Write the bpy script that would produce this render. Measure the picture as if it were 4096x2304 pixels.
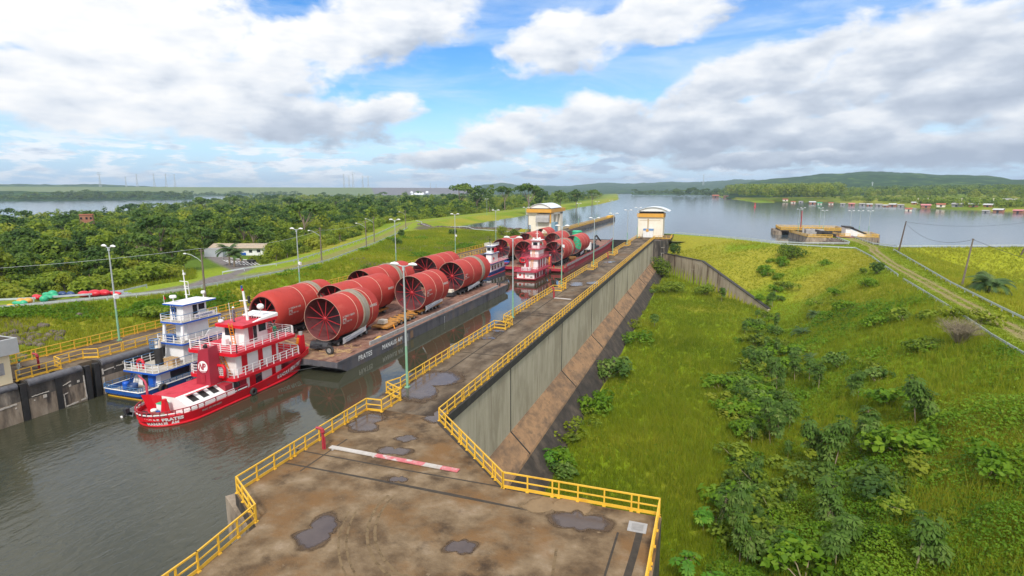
import bpy, bmesh, math, random
import numpy as np
from mathutils import Vector, Matrix

R_ = math.radians
PI = math.pi
sc = bpy.context.scene
for _o in list(bpy.data.objects):
    bpy.data.objects.remove(_o)

# ------------------------------------------------------------------ camera
# the lock runs along +Y, its right wall top is z = 0, the drone hovers 19 m above it
CAM_H = 19.0
PITCH = R_(9.7497)
YAW = R_(19.044)
cam_d = bpy.data.cameras.new("camera")
cam_d.lens = 20.0
cam_d.sensor_width = 36.0
cam_d.clip_start = 0.5
cam_d.clip_end = 30000
cam = bpy.data.objects.new("camera", cam_d)
sc.collection.objects.link(cam)
cam.location = (0, 0, CAM_H)
cam.rotation_euler = (PI / 2 - PITCH, 0, YAW)
sc.camera = cam

# ------------------------------------------------------------------ light
SUN_EL = R_(46)
SUN_DIR = Vector((0.11, -0.50, 0.0)).normalized() * math.cos(SUN_EL) + Vector((0, 0, math.sin(SUN_EL)))
SKY_STR = 0.10
sun_d = bpy.data.lights.new("sun", 'SUN')
sun_d.energy = 2.7
sun_d.angle = R_(9.0)
sun_d.color = (1.0, 0.95, 0.87)
sun = bpy.data.objects.new("sun", sun_d)
sc.collection.objects.link(sun)
sun.rotation_euler = SUN_DIR.to_track_quat('Z', 'Y').to_euler()
sun.location = (0, 0, 400)
sc.view_settings.view_transform = 'Standard'
sc.view_settings.look = 'None'
sc.view_settings.gamma = 1.0
sc.view_settings.use_curve_mapping = False
sc.view_settings.exposure = 0.42
sc.cycles.max_bounces = 6
sc.cycles.transparent_max_bounces = 12
sc.cycles.volume_bounces = 0
sc.cycles.use_denoising = True

FPX = 4096 * 20 / 36.0

def px_ray(x, y):
    """direction (world) through a point of the 2576 x 1449 view of the photograph"""
    u = (x * 1.59006 - 2048) / FPX
    v = (y * 1.59006 - 1152) / FPX
    F = math.cos(PITCH) - v * math.sin(PITCH)
    D = math.sin(PITCH) + v * math.cos(PITCH)
    c, s = math.cos(YAW), math.sin(YAW)
    return Vector((u * c - F * s, u * s + F * c, -D))

def at(x, y, z=0.0):
    r = px_ray(x, y)
    t = (z - CAM_H) / r.z
    return Vector((r.x * t, r.y * t, z))

def at_dist(x, y, dist):
    r = px_ray(x, y)
    t = dist / math.hypot(r.x, r.y)
    return Vector((r.x * t, r.y * t, CAM_H + r.z * t))

def az_el(x, y):
    r = px_ray(x, y).normalized()
    return math.atan2(r.x, r.y) + YAW, math.asin(r.z)

# ------------------------------------------------------------------ world: Nishita sky with a layer of cumulus
world = bpy.data.worlds.new("World")
sc.world = world
world.use_nodes = True
wt = world.node_tree
wt.nodes.clear()

def wn(kind, **kw):
    n = wt.nodes.new(kind)
    for k, v in kw.items():
        setattr(n, k, v)
    return n

def wm(op, a, b=None, c=None, clamp=False):
    n = wn('ShaderNodeMath', operation=op, use_clamp=clamp)
    for i, q in enumerate((a, b, c)):
        if q is None:
            continue
        if isinstance(q, (int, float)):
            n.inputs[i].default_value = q
        else:
            wt.links.new(q, n.inputs[i])
    return n.outputs[0]

def wvec(x, y, z=0.0):
    n = wn('ShaderNodeCombineXYZ')
    for i, q in enumerate((x, y, z)):
        if isinstance(q, (int, float)):
            n.inputs[i].default_value = q
        else:
            wt.links.new(q, n.inputs[i])
    return n.outputs[0]

def wnoise(vec, scale, detail, rough=0.55, dist=0.0):
    n = wn('ShaderNodeTexNoise')
    n.inputs['Scale'].default_value = scale
    n.inputs['Detail'].default_value = detail
    n.inputs['Roughness'].default_value = rough
    n.inputs['Distortion'].default_value = dist
    wt.links.new(vec, n.inputs['Vector'])
    return n

def wsmooth(x, lo, hi):
    n = wn('ShaderNodeMapRange', interpolation_type='SMOOTHSTEP')
    n.inputs['From Min'].default_value = lo
    n.inputs['From Max'].default_value = hi
    wt.links.new(x, n.inputs['Value'])
    return n.outputs['Result']

def wmix(fac, a, b):
    n = wn('ShaderNodeMix', data_type='RGBA')
    if isinstance(fac, (int, float)):
        n.inputs[0].default_value = fac
    else:
        wt.links.new(fac, n.inputs[0])
    for i, q in ((6, a), (7, b)):
        if isinstance(q, tuple):
            n.inputs[i].default_value = q
        else:
            wt.links.new(q, n.inputs[i])
    return n.outputs[2]

sky = wn('ShaderNodeTexSky', sky_type='NISHITA', sun_disc=False)
sky.sun_elevation = SUN_EL
sky.sun_rotation = math.atan2(SUN_DIR.x, SUN_DIR.y)
sky.air_density = 1.0
sky.dust_density = 0.6
sky.ozone_density = 2.5
hsv = wn('ShaderNodeHueSaturation')
hsv.inputs['Saturation'].default_value = 1.45
hsv.inputs['Hue'].default_value = .508
hsv.inputs['Value'].default_value = 1.35
wt.links.new(sky.outputs[0], hsv.inputs['Color'])
tc = wn('ShaderNodeTexCoord')
sp = wn('ShaderNodeSeparateXYZ')
wt.links.new(tc.outputs['Generated'], sp.inputs[0])
cY, sY = math.cos(YAW), math.sin(YAW)
xr_ = wm('ADD', wm('MULTIPLY', sp.outputs[0], cY), wm('MULTIPLY', sp.outputs[1], sY))
yr_ = wm('SUBTRACT', wm('MULTIPLY', sp.outputs[1], cY), wm('MULTIPLY', sp.outputs[0], sY))
az = wm('ARCTAN2', xr_, yr_)
el = wm('ARCSINE', sp.outputs[2])
P0 = wvec(az, el)
warp = wnoise(wvec(az, wm('MULTIPLY', el, 1.7)), 9.0, 5, 0.6)
wv = wn('ShaderNodeVectorMath', operation='MULTIPLY_ADD')
wt.links.new(warp.outputs['Color'], wv.inputs[0])
wv.inputs[1].default_value = (0.09, 0.05, 0)
wv2 = wn('ShaderNodeVectorMath', operation='SUBTRACT')
wt.links.new(P0, wv2.inputs[0])
wv2.inputs[1].default_value = (0.045, 0.025, 0)
wt.links.new(wv2.outputs[0], wv.inputs[2])
PW = wv.outputs[0]
# (centre x, centre y, half width, half height in the photograph's 2576 px view, tilt in degrees, light of its base)
CLOUDS = [
    (150, 20, 480, 150, 0, .95), (430, 60, 190, 95, 10, .9), (330, 185, 520, 75, 2, .72), (790, 105, 270, 95, 17, .85), (980, 60, 250, 90, 10, .66),
    (180, 245, 330, 75, 0, .85), (480, 262, 300, 85, -3, .75), (720, 290, 280, 78, -2, .45), (960, 280, 120, 48, 8, .7),
    (1420, 105, 190, 80, 10, .72), (1270, 340, 170, 66, 12, .6), (1500, 320, 260, 88, 4, .42), (1800, 325, 380, 86, 2, .34),
    (2080, 335, 280, 75, 4, .38), (1900, 190, 330, 70, 14, .55), (2250, 150, 330, 85, 16, .5), (2480, 185, 230, 120, 18, .36),
    (2350, 365, 210, 46, 3, .2), (2560, 360, 160, 56, 6, .18), (1650, 40, 230, 60, 8, .7), (1150, 395, 160, 26, 2, .5), (1980, 400, 330, 22, 0, .22),
    (-500, 150, 500, 130, 5, .8), (3000, 200, 420, 120, 8, .5), (600, -260, 900, 120, 0, .8), (1900, -300, 700, 130, 0, .6),
]
cur = None
for (cx, cy, rx, ry, tilt, base) in CLOUDS:
    a0, e0 = az_el(cx, cy)
    mp = wn('ShaderNodeMapping', vector_type='TEXTURE')
    mp.inputs['Location'].default_value = (a0, e0, 0)
    mp.inputs['Rotation'].default_value = (0, 0, R_(tilt))
    mp.inputs['Scale'].default_value = (rx * 1.59 / FPX * 0.95, ry * 1.59 / FPX * 0.95, 1)
    wt.links.new(PW, mp.inputs['Vector'])
    ln = wn('ShaderNodeVectorMath', operation='LENGTH')
    wt.links.new(mp.outputs[0], ln.inputs[0])
    d = wm('SUBTRACT', 1.0, ln.outputs['Value'])
    sy = wn('ShaderNodeSeparateXYZ')
    wt.links.new(mp.outputs[0], sy.inputs[0])
    v = wm('MULTIPLY_ADD', sy.outputs[1], 0.55 * (1 - base) + .12, base + .08)
    if cur is None:
        cur, cv = d, v
    else:
        g = wm('MULTIPLY_ADD', wm('SUBTRACT', d, cur), 2.6, 0.5, clamp=True)
        n = wn('ShaderNodeMix', data_type='FLOAT')
        wt.links.new(g, n.inputs[0])
        wt.links.new(cv, n.inputs[2])
        wt.links.new(v, n.inputs[3])
        cv = n.outputs[0]
        cur = wm('MAXIMUM', cur, d)
n1 = wnoise(wvec(az, wm('MULTIPLY', el, 1.9)), 11.0, 9, 0.56, 0.25)
n2 = wnoise(wvec(az, wm('MULTIPLY', el, 2.4), 3.3), 16.0, 6, 0.5)
dens = wm('ADD', cur, wm('MULTIPLY_ADD', n1.outputs[0], 1.5, -0.76))
mask = wsmooth(dens, -0.04, 0.36)
shade = wm('ADD', cv, wm('MULTIPLY_ADD', n2.outputs[0], 1.25, -0.64))
ramp = wn('ShaderNodeValToRGB')
els = ramp.color_ramp.elements
els[0].position, els[0].color = 0.05, (.33, .38, .47, 1)
els[1].position, els[1].color = 0.98, (.80, .80, .80, 1)
e = els.new(0.42); e.color = (.47, .52, .60, 1)
e = els.new(0.70); e.color = (.66, .69, .735, 1)
wt.links.new(shade, ramp.inputs[0])
# low bank of small distant clouds and thin high veil
n3 = wnoise(wvec(wm('MULTIPLY', az, 7), wm('MULTIPLY', el, 30), 1.7), 2.2, 8, 0.6, 0.3)
low = wm('MULTIPLY', wsmooth(n3.outputs[0], 0.45, 0.57), wm('MULTIPLY', wsmooth(el, 0.105, 0.05), 0.92))
n4 = wnoise(wvec(wm('MULTIPLY', az, 2.2), wm('MULTIPLY', el, 13), 5.2), 1.5, 7, 0.62, 0.5)
veil = wm('MULTIPLY', wsmooth(n4.outputs[0], 0.38, 0.72), 0.5)
veil = wm('ADD', veil, wm('MULTIPLY', wsmooth(az, -0.15, 0.5), 0.16), clamp=True)
n5 = wnoise(wvec(wm('MULTIPLY', az, 7), wm('MULTIPLY', el, 30), 9.0), 2.2, 5, 0.6)
lowcol = wmix(wsmooth(wm('ADD', n5.outputs[0], wm('MULTIPLY', az, -0.22)), 0.36, 0.62), (.36, .45, .58, 1), (.82, .84, .87, 1))
K = 1.0 / SKY_STR

def wscale(colr, k):
    n = wn('ShaderNodeVectorMath', operation='SCALE')
    if isinstance(colr, tuple):
        n.inputs[0].default_value = colr[:3]
    else:
        wt.links.new(colr, n.inputs[0])
    n.inputs['Scale'].default_value = k
    return n.outputs[0]

horizon = wsmooth(el, 0.16, -0.01)
blue = wmix(wm('MULTIPLY', horizon, 0.8), wscale(hsv.outputs[0], 1.0), wscale((.33, .55, .86), K))
c = wmix(veil, blue, wscale((.62, .71, .82), K))
c = wmix(low, c, wscale(lowcol, K))
c = wmix(mask, c, wscale(ramp.outputs[0], K))
# bright broken cloud cover, unseen, added overhead and behind the drone for fill light
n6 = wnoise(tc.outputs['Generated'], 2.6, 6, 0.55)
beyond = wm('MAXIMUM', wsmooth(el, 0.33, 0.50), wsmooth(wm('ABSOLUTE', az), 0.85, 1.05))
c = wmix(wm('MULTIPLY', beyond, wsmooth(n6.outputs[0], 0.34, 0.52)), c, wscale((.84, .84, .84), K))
c = wmix(wsmooth(el, 0.02, -0.02), c, wscale((.50, .62, .76), K))
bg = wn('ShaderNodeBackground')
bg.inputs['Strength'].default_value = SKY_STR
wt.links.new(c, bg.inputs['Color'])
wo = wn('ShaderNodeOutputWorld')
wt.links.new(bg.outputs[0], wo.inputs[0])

# ------------------------------------------------------------------ helpers
rng = np.random.default_rng(7)
random.seed(5)
COL = sc.collection

class MB:
    """collects shapes and links them as ONE mesh object"""

    def __init__(self):
        self.v, self.f, self.m, self.s = [], [], [], []

    def add(self, vs, fs, mi=0, smooth=False):
        b = len(self.v)
        self.v.extend([tuple(p) for p in vs])
        for q in fs:
            self.f.append(tuple(i + b for i in q))
            self.m.append(mi)
            self.s.append(smooth)

    def box(self, x0, x1, y0, y1, z0, z1, mi=0):
        self.add([(x0, y0, z0), (x1, y0, z0), (x1, y1, z0), (x0, y1, z0), (x0, y0, z1), (x1, y0, z1), (x1, y1, z1), (x0, y1, z1)],
                 [(3, 2, 1, 0), (4, 5, 6, 7), (0, 1, 5, 4), (1, 2, 6, 5), (2, 3, 7, 6), (3, 0, 4, 7)], mi)

    def hexa(self, bottom, top, mi=0):
        """box from four bottom and four top corners, both counter-clockwise"""
        self.add(list(bottom) + list(top), [(3, 2, 1, 0), (4, 5, 6, 7), (0, 1, 5, 4), (1, 2, 6, 5), (2, 3, 7, 6), (3, 0, 4, 7)], mi)

    def bar(self, p, q, w, h=None, mi=0):
        """square bar from p to q"""
        h = w if h is None else h
        p, q = Vector(p), Vector(q)
        d = (q - p)
        if d.length < 1e-6:
            return
        d.normalize()
        up = Vector((0, 0, 1)) if abs(d.z) < 0.95 else Vector((0, 1, 0))
        sx = d.cross(up).normalized() * (w / 2)
        sz = sx.cross(d).normalized() * (h / 2)
        self.hexa([p - sx - sz, p + sx - sz, q + sx - sz, q - sx - sz], [p - sx + sz, p + sx + sz, q + sx + sz, q - sx + sz], mi)

    def path(self, pts, w, h=None, mi=0):
        for a, b in zip(pts, pts[1:]):
            self.bar(a, b, w, h, mi)

    def tube(self, pts, r, n=8, mi=0, caps=True, closed=False, smooth=True):
        pts = [Vector(p) for p in pts]
        k = len(pts)
        rr = r if isinstance(r, (list, tuple)) else [r] * k
        rings = []
        side = None
        for i, p in enumerate(pts):
            a = pts[(i - 1) % k] if closed or i > 0 else p
            b = pts[(i + 1) % k] if closed or i < k - 1 else p
            d = (b - a).normalized()
            if side is None:
                up = Vector((0, 0, 1)) if abs(d.z) < 0.9 else Vector((1, 0, 0))
                side = d.cross(up).normalized()
            else:
                side = (side - d * side.dot(d))
                side = side.normalized() if side.length > 1e-6 else Vector((1, 0, 0))
            o = d.cross(side)
            rings.append([p + (side * math.cos(2 * PI * j / n) + o * math.sin(2 * PI * j / n)) * rr[i] for j in range(n)])
        vs = [q for ring in rings for q in ring]
        fs = []
        m = k if closed else k - 1
        for i in range(m):
            for j in range(n):
                a, b = i * n + j, i * n + (j + 1) % n
                c, d2 = ((i + 1) % k) * n + (j + 1) % n, ((i + 1) % k) * n + j
                fs.append((a, b, c, d2))
        self.add(vs, fs, mi, smooth)
        if caps and not closed:
            self.add(rings[0], [tuple(range(n))[::-1]], mi)
            self.add(rings[-1], [tuple(range(n))], mi)

    def lathe(self, prof, origin=(0, 0, 0), axis='Z', n=16, mi=0, smooth=True, a0=0.0, a1=2 * PI):
        """prof: (radius, height) pairs turned about an axis through origin"""
        o = Vector(origin)
        full = abs(a1 - a0 - 2 * PI) < 1e-6
        cols = n if full else n + 1
        vs = []
        for (r, h) in prof:
            for j in range(cols):
                a = a0 + (a1 - a0) * j / n
                c, s = r * math.cos(a), r * math.sin(a)
                p = {'Z': (c, s, h), 'Y': (s, h, c), 'X': (h, c, s)}[axis]
                vs.append(o + Vector(p))
        fs = []
        for i in range(len(prof) - 1):
            for j in range(n):
                j2 = (j + 1) % cols
                fs.append((i * cols + j, i * cols + j2, (i + 1) * cols + j2, (i + 1) * cols + j))
        self.add(vs, fs, mi, smooth)

    def prism(self, poly, z0, z1, mi=0, mi_top=None):
        n = len(poly)
        a = sum(poly[i][0] * poly[(i + 1) % n][1] - poly[(i + 1) % n][0] * poly[i][1] for i in range(n))
        if a < 0:
            poly = poly[::-1]
        vs = [(p[0], p[1], z0) for p in poly] + [(p[0], p[1], z1) for p in poly]
        self.add(vs, [tuple(range(n))[::-1]] + [(i, (i + 1) % n, n + (i + 1) % n, n + i) for i in range(n)], mi)
        self.add([(p[0], p[1], z1) for p in poly], [tuple(range(n))], mi if mi_top is None else mi_top)

    def loft(self, rings, mi=0, closed=True, smooth=False):
        n = len(rings[0])
        vs = [p for r in rings for p in r]
        fs = []
        for i in range(len(rings) - 1):
            for j in range(n if closed else n - 1):
                j2 = (j + 1) % n
                fs.append((i * n + j, i * n + j2, (i + 1) * n + j2, (i + 1) * n + j))
        self.add(vs, fs, mi, smooth)

    def blob(self, c, r, mi=0, n=10, m=7):
        rx, ry, rz = r if isinstance(r, (tuple, list)) else (r, r, r)
        prof = []
        vs, fs = [], []
        for i in range(m + 1):
            t = PI * i / m
            for j in range(n):
                a = 2 * PI * j / n
                vs.append((c[0] + rx * math.sin(t) * math.cos(a), c[1] + ry * math.sin(t) * math.sin(a), c[2] - rz * math.cos(t)))
        for i in range(m):
            for j in range(n):
                fs.append((i * n + j, i * n + (j + 1) % n, (i + 1) * n + (j + 1) % n, (i + 1) * n + j))
        self.add(vs, fs, mi, True)

    def build(self, name, mats, parent=None, local=False):
        """verts are in the world unless local; under an unrotated parent they are shifted to its place"""
        off = Vector((0, 0, 0))
        if parent is not None and not local:
            q = parent
            while q is not None:
                off += q.location
                q = q.parent
        me = bpy.data.meshes.new(name)
        vs = self.v if off.length == 0 else [(p[0] - off.x, p[1] - off.y, p[2] - off.z) for p in self.v]
        me.from_pydata(vs, [], self.f)
        if not isinstance(mats, (list, tuple)):
            mats = [mats]
        for m in mats:
            me.materials.append(m)
        me.polygons.foreach_set('material_index', self.m)
        me.polygons.foreach_set('use_smooth', self.s)
        me.update()
        ob = bpy.data.objects.new(name, me)
        COL.objects.link(ob)
        if parent is not None:
            ob.parent = parent
        return ob

def np_mesh(name, V, F, mats, tint=None, smooth=False, extra=None):
    """mesh from arrays; F is (M,3) or (M,4)"""
    V = np.asarray(V, np.float32)
    F = np.asarray(F, np.int32)
    me = bpy.data.meshes.new(name)
    k = F.shape[1]
    me.vertices.add(len(V))
    me.vertices.foreach_set('co', V.ravel())
    me.loops.add(F.size)
    me.loops.foreach_set('vertex_index', F.ravel())
    me.polygons.add(len(F))
    me.polygons.foreach_set('loop_start', np.arange(0, F.size, k, dtype=np.int32))
    me.polygons.foreach_set('loop_total', np.full(len(F), k, np.int32))
    if smooth:
        me.polygons.foreach_set('use_smooth', np.ones(len(F), bool))
    for m in (mats if isinstance(mats, (list, tuple)) else [mats]):
        me.materials.append(m)
    if tint is not None:
        at_ = me.attributes.new('tint', 'FLOAT', 'POINT')
        at_.data.foreach_set('value', np.asarray(tint, np.float32))
    if extra is not None:
        at_ = me.attributes.new('ground_colour', 'FLOAT_COLOR', 'POINT')
        at_.data.foreach_set('color', np.asarray(extra, np.float32).ravel())
    me.update()
    me.validate()
    return me

def link(name, me, parent=None, loc=None):
    ob = bpy.data.objects.new(name, me)
    COL.objects.link(ob)
    if parent is not None:
        ob.parent = parent
    if loc is not None:
        ob.location = loc
    return ob

def tag(o, label, cat, group=None, kind=None):
    if label:
        o['label'] = label
    if cat:
        o['category'] = cat
    if group:
        o['group'] = group
    if kind:
        o['kind'] = kind
    return o

def thing(name, label, cat, loc=(0, 0, 0), group=None, rz=0.0):
    o = bpy.data.objects.new(name, None)
    COL.objects.link(o)
    o.empty_display_size = 0.5
    o.location = loc
    o.rotation_euler = (0, 0, rz)
    return tag(o, label, cat, group)

def struct(o):
    o['kind'] = 'structure'
    return o

def kids(o):
    return [c for c in bpy.data.objects if c.parent == o]

def dup(root, loc, rz=None, label=None, scale=None, children=None):
    r = root.copy()
    COL.objects.link(r)
    r.location = loc
    if rz is not None:
        r.rotation_euler = (0, 0, rz)
    if scale is not None:
        r.scale = scale if isinstance(scale, (tuple, list)) else (scale,) * 3
    if label:
        r['label'] = label
    for ch in (children if children is not None else kids(root)):
        c_ = ch.copy()
        COL.objects.link(c_)
        c_.parent = r
        for g in (kids(ch) if children is None else []):
            d_ = g.copy()
            COL.objects.link(d_)
            d_.parent = c_
    return r

def text_geo(s, size, bold=0.0):
    """flat letters as (verts, faces) in their own plane, left edge at 0, base line at 0"""
    cu = bpy.data.curves.new('letters', 'FONT')
    cu.body = s
    cu.size = size
    cu.resolution_u = 3
    cu.offset = bold
    cu.space_character = 1.08
    ob = bpy.data.objects.new('letters', cu)
    COL.objects.link(ob)
    dg = bpy.context.evaluated_depsgraph_get()
    ev = ob.evaluated_get(dg)
    me = ev.to_mesh()
    vs = [tuple(v.co) for v in me.vertices]
    fs = [tuple(p.vertices) for p in me.polygons]
    ev.to_mesh_clear()
    bpy.data.objects.remove(ob)
    bpy.data.curves.remove(cu)
    return vs, fs

def lettering(mb, s, size, fn, mi=0, bold=0.012, stretch=1.0):
    """letters laid on a surface: fn(u, v) gives the point in the world; returns the width"""
    vs, fs = text_geo(s, size, bold)
    if not vs:
        return 0
    mb.add([fn(p[0] * stretch, p[1]) for p in vs], fs, mi)
    return max(p[0] for p in vs) * stretch

# ------------------------------------------------------------------ materials
def mat(name, cols, scale=1.0, rough=0.8, bump=0.0, bscale=None, detail=6, metal=0.0, stretch=(1, 1, 1), spec=0.5, contrast=(0.3, 0.7), coords='Object', second=None):
    """noise between two to four real-world base colours, optional second larger stain colour (colour, scale, low, high)"""
    m = bpy.data.materials.new(name)
    m.use_nodes = True
    t = m.node_tree
    b = t.nodes['Principled BSDF']
    b.inputs['Roughness'].default_value = rough
    b.inputs['Metallic'].default_value = metal
    b.inputs['Specular IOR Level'].default_value = spec
    if not isinstance(cols[0], (tuple, list)):
        cols = [cols, tuple(x * 0.86 for x in cols)]
    g = t.nodes.new('ShaderNodeNewGeometry')
    mp = t.nodes.new('ShaderNodeMapping')
    mp.inputs['Scale'].default_value = stretch
    t.links.new(g.outputs['Position'], mp.inputs['Vector'])
    n = t.nodes.new('ShaderNodeTexNoise')
    n.inputs['Scale'].default_value = scale
    n.inputs['Detail'].default_value = detail
    n.inputs['Roughness'].default_value = 0.62
    t.links.new(mp.outputs[0], n.inputs['Vector'])
    r = t.nodes.new('ShaderNodeValToRGB')
    e_ = r.color_ramp.elements
    k = len(cols)
    lo, hi = contrast
    e_[0].position, e_[0].color = lo, (*cols[0][:3], 1)
    e_[1].position, e_[1].color = hi, (*cols[-1][:3], 1)
    for i in range(1, k - 1):
        x = e_.new(lo + (hi - lo) * i / (k - 1))
        x.color = (*cols[i][:3], 1)
    t.links.new(n.outputs[0], r.inputs[0])
    outc = r.outputs[0]
    if second:
        for (scol, sscale, slo, shi, sst) in (second if isinstance(second, list) else [second]):
            mp2 = t.nodes.new('ShaderNodeMapping')
            mp2.inputs['Scale'].default_value = sst
            t.links.new(g.outputs['Position'], mp2.inputs['Vector'])
            n2_ = t.nodes.new('ShaderNodeTexNoise')
            n2_.inputs['Scale'].default_value = sscale
            n2_.inputs['Detail'].default_value = 7
            n2_.inputs['Roughness'].default_value = 0.65
            t.links.new(mp2.outputs[0], n2_.inputs['Vector'])
            mr = t.nodes.new('ShaderNodeMapRange')
            mr.interpolation_type = 'SMOOTHSTEP'
            mr.inputs['From Min'].default_value = slo
            mr.inputs['From Max'].default_value = shi
            t.links.new(n2_.outputs[0], mr.inputs['Value'])
            mx = t.nodes.new('ShaderNodeMix')
            mx.data_type = 'RGBA'
            t.links.new(mr.outputs[0], mx.inputs[0])
            t.links.new(outc, mx.inputs[6])
            mx.inputs[7].default_value = (*scol, 1)
            outc = mx.outputs[2]
    t.links.new(outc, b.inputs['Base Color'])
    if bump > 0:
        nb = t.nodes.new('ShaderNodeTexNoise')
        nb.inputs['Scale'].default_value = bscale or scale * 4
        nb.inputs['Detail'].default_value = 6
        t.links.new(mp.outputs[0], nb.inputs['Vector'])
        bp = t.nodes.new('ShaderNodeBump')
        bp.inputs['Strength'].default_value = min(1.0, bump)
        bp.inputs['Distance'].default_value = 0.1
        t.links.new(nb.outputs[0], bp.inputs['Height'])
        t.links.new(bp.outputs[0], b.inputs['Normal'])
    return m

def foliage_mat(name, dark, mid, light, trans=0.35, vary=0.0):
    """leaf colour from the per-leaf tint attribute; leaves let some light through"""
    m = bpy.data.materials.new(name)
    m.use_nodes = True
    t = m.node_tree
    t.nodes.clear()
    a = t.nodes.new('ShaderNodeAttribute')
    a.attribute_name = 'tint'
    val = a.outputs['Fac']
    if vary > 0:
        oi = t.nodes.new('ShaderNodeObjectInfo')
        ad = t.nodes.new('ShaderNodeMath')
        ad.operation = 'MULTIPLY_ADD'
        t.links.new(oi.outputs['Random'], ad.inputs[0])
        ad.inputs[1].default_value = vary
        ad2 = t.nodes.new('ShaderNodeMath')
        ad2.operation = 'ADD'
        ad2.inputs[1].default_value = -vary / 2
        t.links.new(a.outputs['Fac'], ad2.inputs[0])
        t.links.new(ad2.outputs[0], ad.inputs[2])
        val = ad.outputs[0]
    r = t.nodes.new('ShaderNodeValToRGB')
    e_ = r.color_ramp.elements
    e_[0].position, e_[0].color = 0.0, (*dark, 1)
    e_[1].position, e_[1].color = 1.0, (*light, 1)
    x = e_.new(0.5)
    x.color = (*mid, 1)
    t.links.new(val, r.inputs[0])
    d = t.nodes.new('ShaderNodeBsdfPrincipled')
    d.inputs['Roughness'].default_value = 0.6
    d.inputs['Specular IOR Level'].default_value = 0.25
    t.links.new(r.outputs[0], d.inputs['Base Color'])
    tr = t.nodes.new('ShaderNodeBsdfTranslucent')
    t.links.new(r.outputs[0], tr.inputs['Color'])
    mx = t.nodes.new('ShaderNodeMixShader')
    mx.inputs[0].default_value = trans
    t.links.new(d.outputs[0], mx.inputs[1])
    t.links.new(tr.outputs[0], mx.inputs[2])
    o = t.nodes.new('ShaderNodeOutputMaterial')
    t.links.new(mx.outputs[0], o.inputs[0])
    return m

def water_mat(name, base, rough, waves):
    """waves: (scale, strength, stretch) of each ripple layer"""
    m = bpy.data.materials.new(name)
    m.use_nodes = True
    t = m.node_tree
    b = t.nodes['Principled BSDF']
    b.inputs['Base Color'].default_value = (*base, 1)
    b.inputs['Roughness'].default_value = rough
    b.inputs['IOR'].default_value = 1.33
    b.inputs['Specular IOR Level'].default_value = 0.8
    g = t.nodes.new('ShaderNodeNewGeometry')
    last = None
    for (scale, strength, st, mask) in waves:
        mp = t.nodes.new('ShaderNodeMapping')
        mp.inputs['Scale'].default_value = st
        mp.inputs['Rotation'].default_value = (0, 0, R_(25))
        t.links.new(g.outputs['Position'], mp.inputs['Vector'])
        n = t.nodes.new('ShaderNodeTexNoise')
        n.inputs['Scale'].default_value = scale
        n.inputs['Detail'].default_value = 4
        n.inputs['Distortion'].default_value = 0.6
        t.links.new(mp.outputs[0], n.inputs['Vector'])
        bp = t.nodes.new('ShaderNodeBump')
        bp.inputs['Distance'].default_value = 0.3
        bp.inputs['Strength'].default_value = strength
        if mask:
            # ripples die away in the calm pocket between the boats: y from .. to ..
            sx = t.nodes.new('ShaderNodeSeparateXYZ')
            t.links.new(g.outputs['Position'], sx.inputs[0])
            mr = t.nodes.new('ShaderNodeMapRange')
            mr.interpolation_type = 'SMOOTHSTEP'
            mr.inputs['From Min'].default_value = mask[0]
            mr.inputs['From Max'].default_value = mask[1]
            mr.inputs['To Min'].default_value = strength
            mr.inputs['To Max'].default_value = strength * mask[2]
            t.links.new(sx.outputs[1], mr.inputs['Value'])
            t.links.new(mr.outputs[0], bp.inputs['Strength'])
        t.links.new(n.outputs[0], bp.inputs['Height'])
        if last is not None:
            t.links.new(last, bp.inputs['Normal'])
        last = bp.outputs[0]
    if last is not None:
        t.links.new(last, b.inputs['Normal'])
    return m

M = {}
M['deck'] = mat('worn_concrete_deck', [(.058, .036, .020), (.125, .083, .046), (.205, .145, .085), (.28, .21, .14)], 0.5, 0.9, 0.4, 7, 10, spec=.25, second=[((.175, .095, .038), 0.24, .46, .68, (1, 1, 1)), ((.050, .032, .019), 0.16, .52, .64, (1, 1, 1)), ((.27, .20, .125), 2.3, .64, .74, (1, 1, 1))])
M['walltop'] = mat('lock_wall_top', [(.052, .034, .021), (.105, .075, .048), (.165, .125, .085), (.22, .175, .125)], 0.5, 0.9, 0.3, 6, 10, stretch=(1, .55, 1), spec=.25, second=[((.045, .032, .022), 0.2, .48, .64, (1, .4, 1)), ((.14, .085, .045), .11, .5, .66, (1, .6, 1))])
M['panel'] = mat('wall_panel_concrete', [(.38, .335, .25), (.455, .405, .305), (.50, .445, .345)], 0.9, 0.9, 0.1, 5, 8, stretch=(1, 1.4, .16), second=[((.20, .145, .10), 1.1, .56, .78, (1, 1, .07)), ((.34, .295, .215), .22, .44, .6, (1, 1, .4)), ((.22, .165, .12), .6, .60, .74, (1, 1, .16))])
M['flare'] = mat('stained_concrete', [(.27, .15, .075), (.33, .195, .10), (.17, .10, .055)], 0.6, 0.9, 0.25, 5, 9, second=[((.13, .085, .055), 0.5, .40, .72, (1, .5, 1)), ((.09, .065, .045), 1.6, .50, .78, (1, .6, 1))])
M['wallbase'] = mat('damp_concrete', [(.020, .016, .013), (.045, .035, .027), (.10, .075, .055)], 0.5, 0.9, 0.3, 4, 9, second=((.16, .11, .07), .8, .6, .78, (1, .5, 1)))
M['darkcoping'] = mat('dark_coping', [(.022, .020, .019), (.05, .045, .042)], 1.5, 0.8, 0.2)
M['oldwall'] = mat('weathered_wall', [(.025, .022, .020), (.055, .048, .042), (.13, .11, .09), (.34, .29, .23)], 0.75, 0.9, 0.3, 5, 9, stretch=(1, 1, .3), contrast=(.33, .78))
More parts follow.
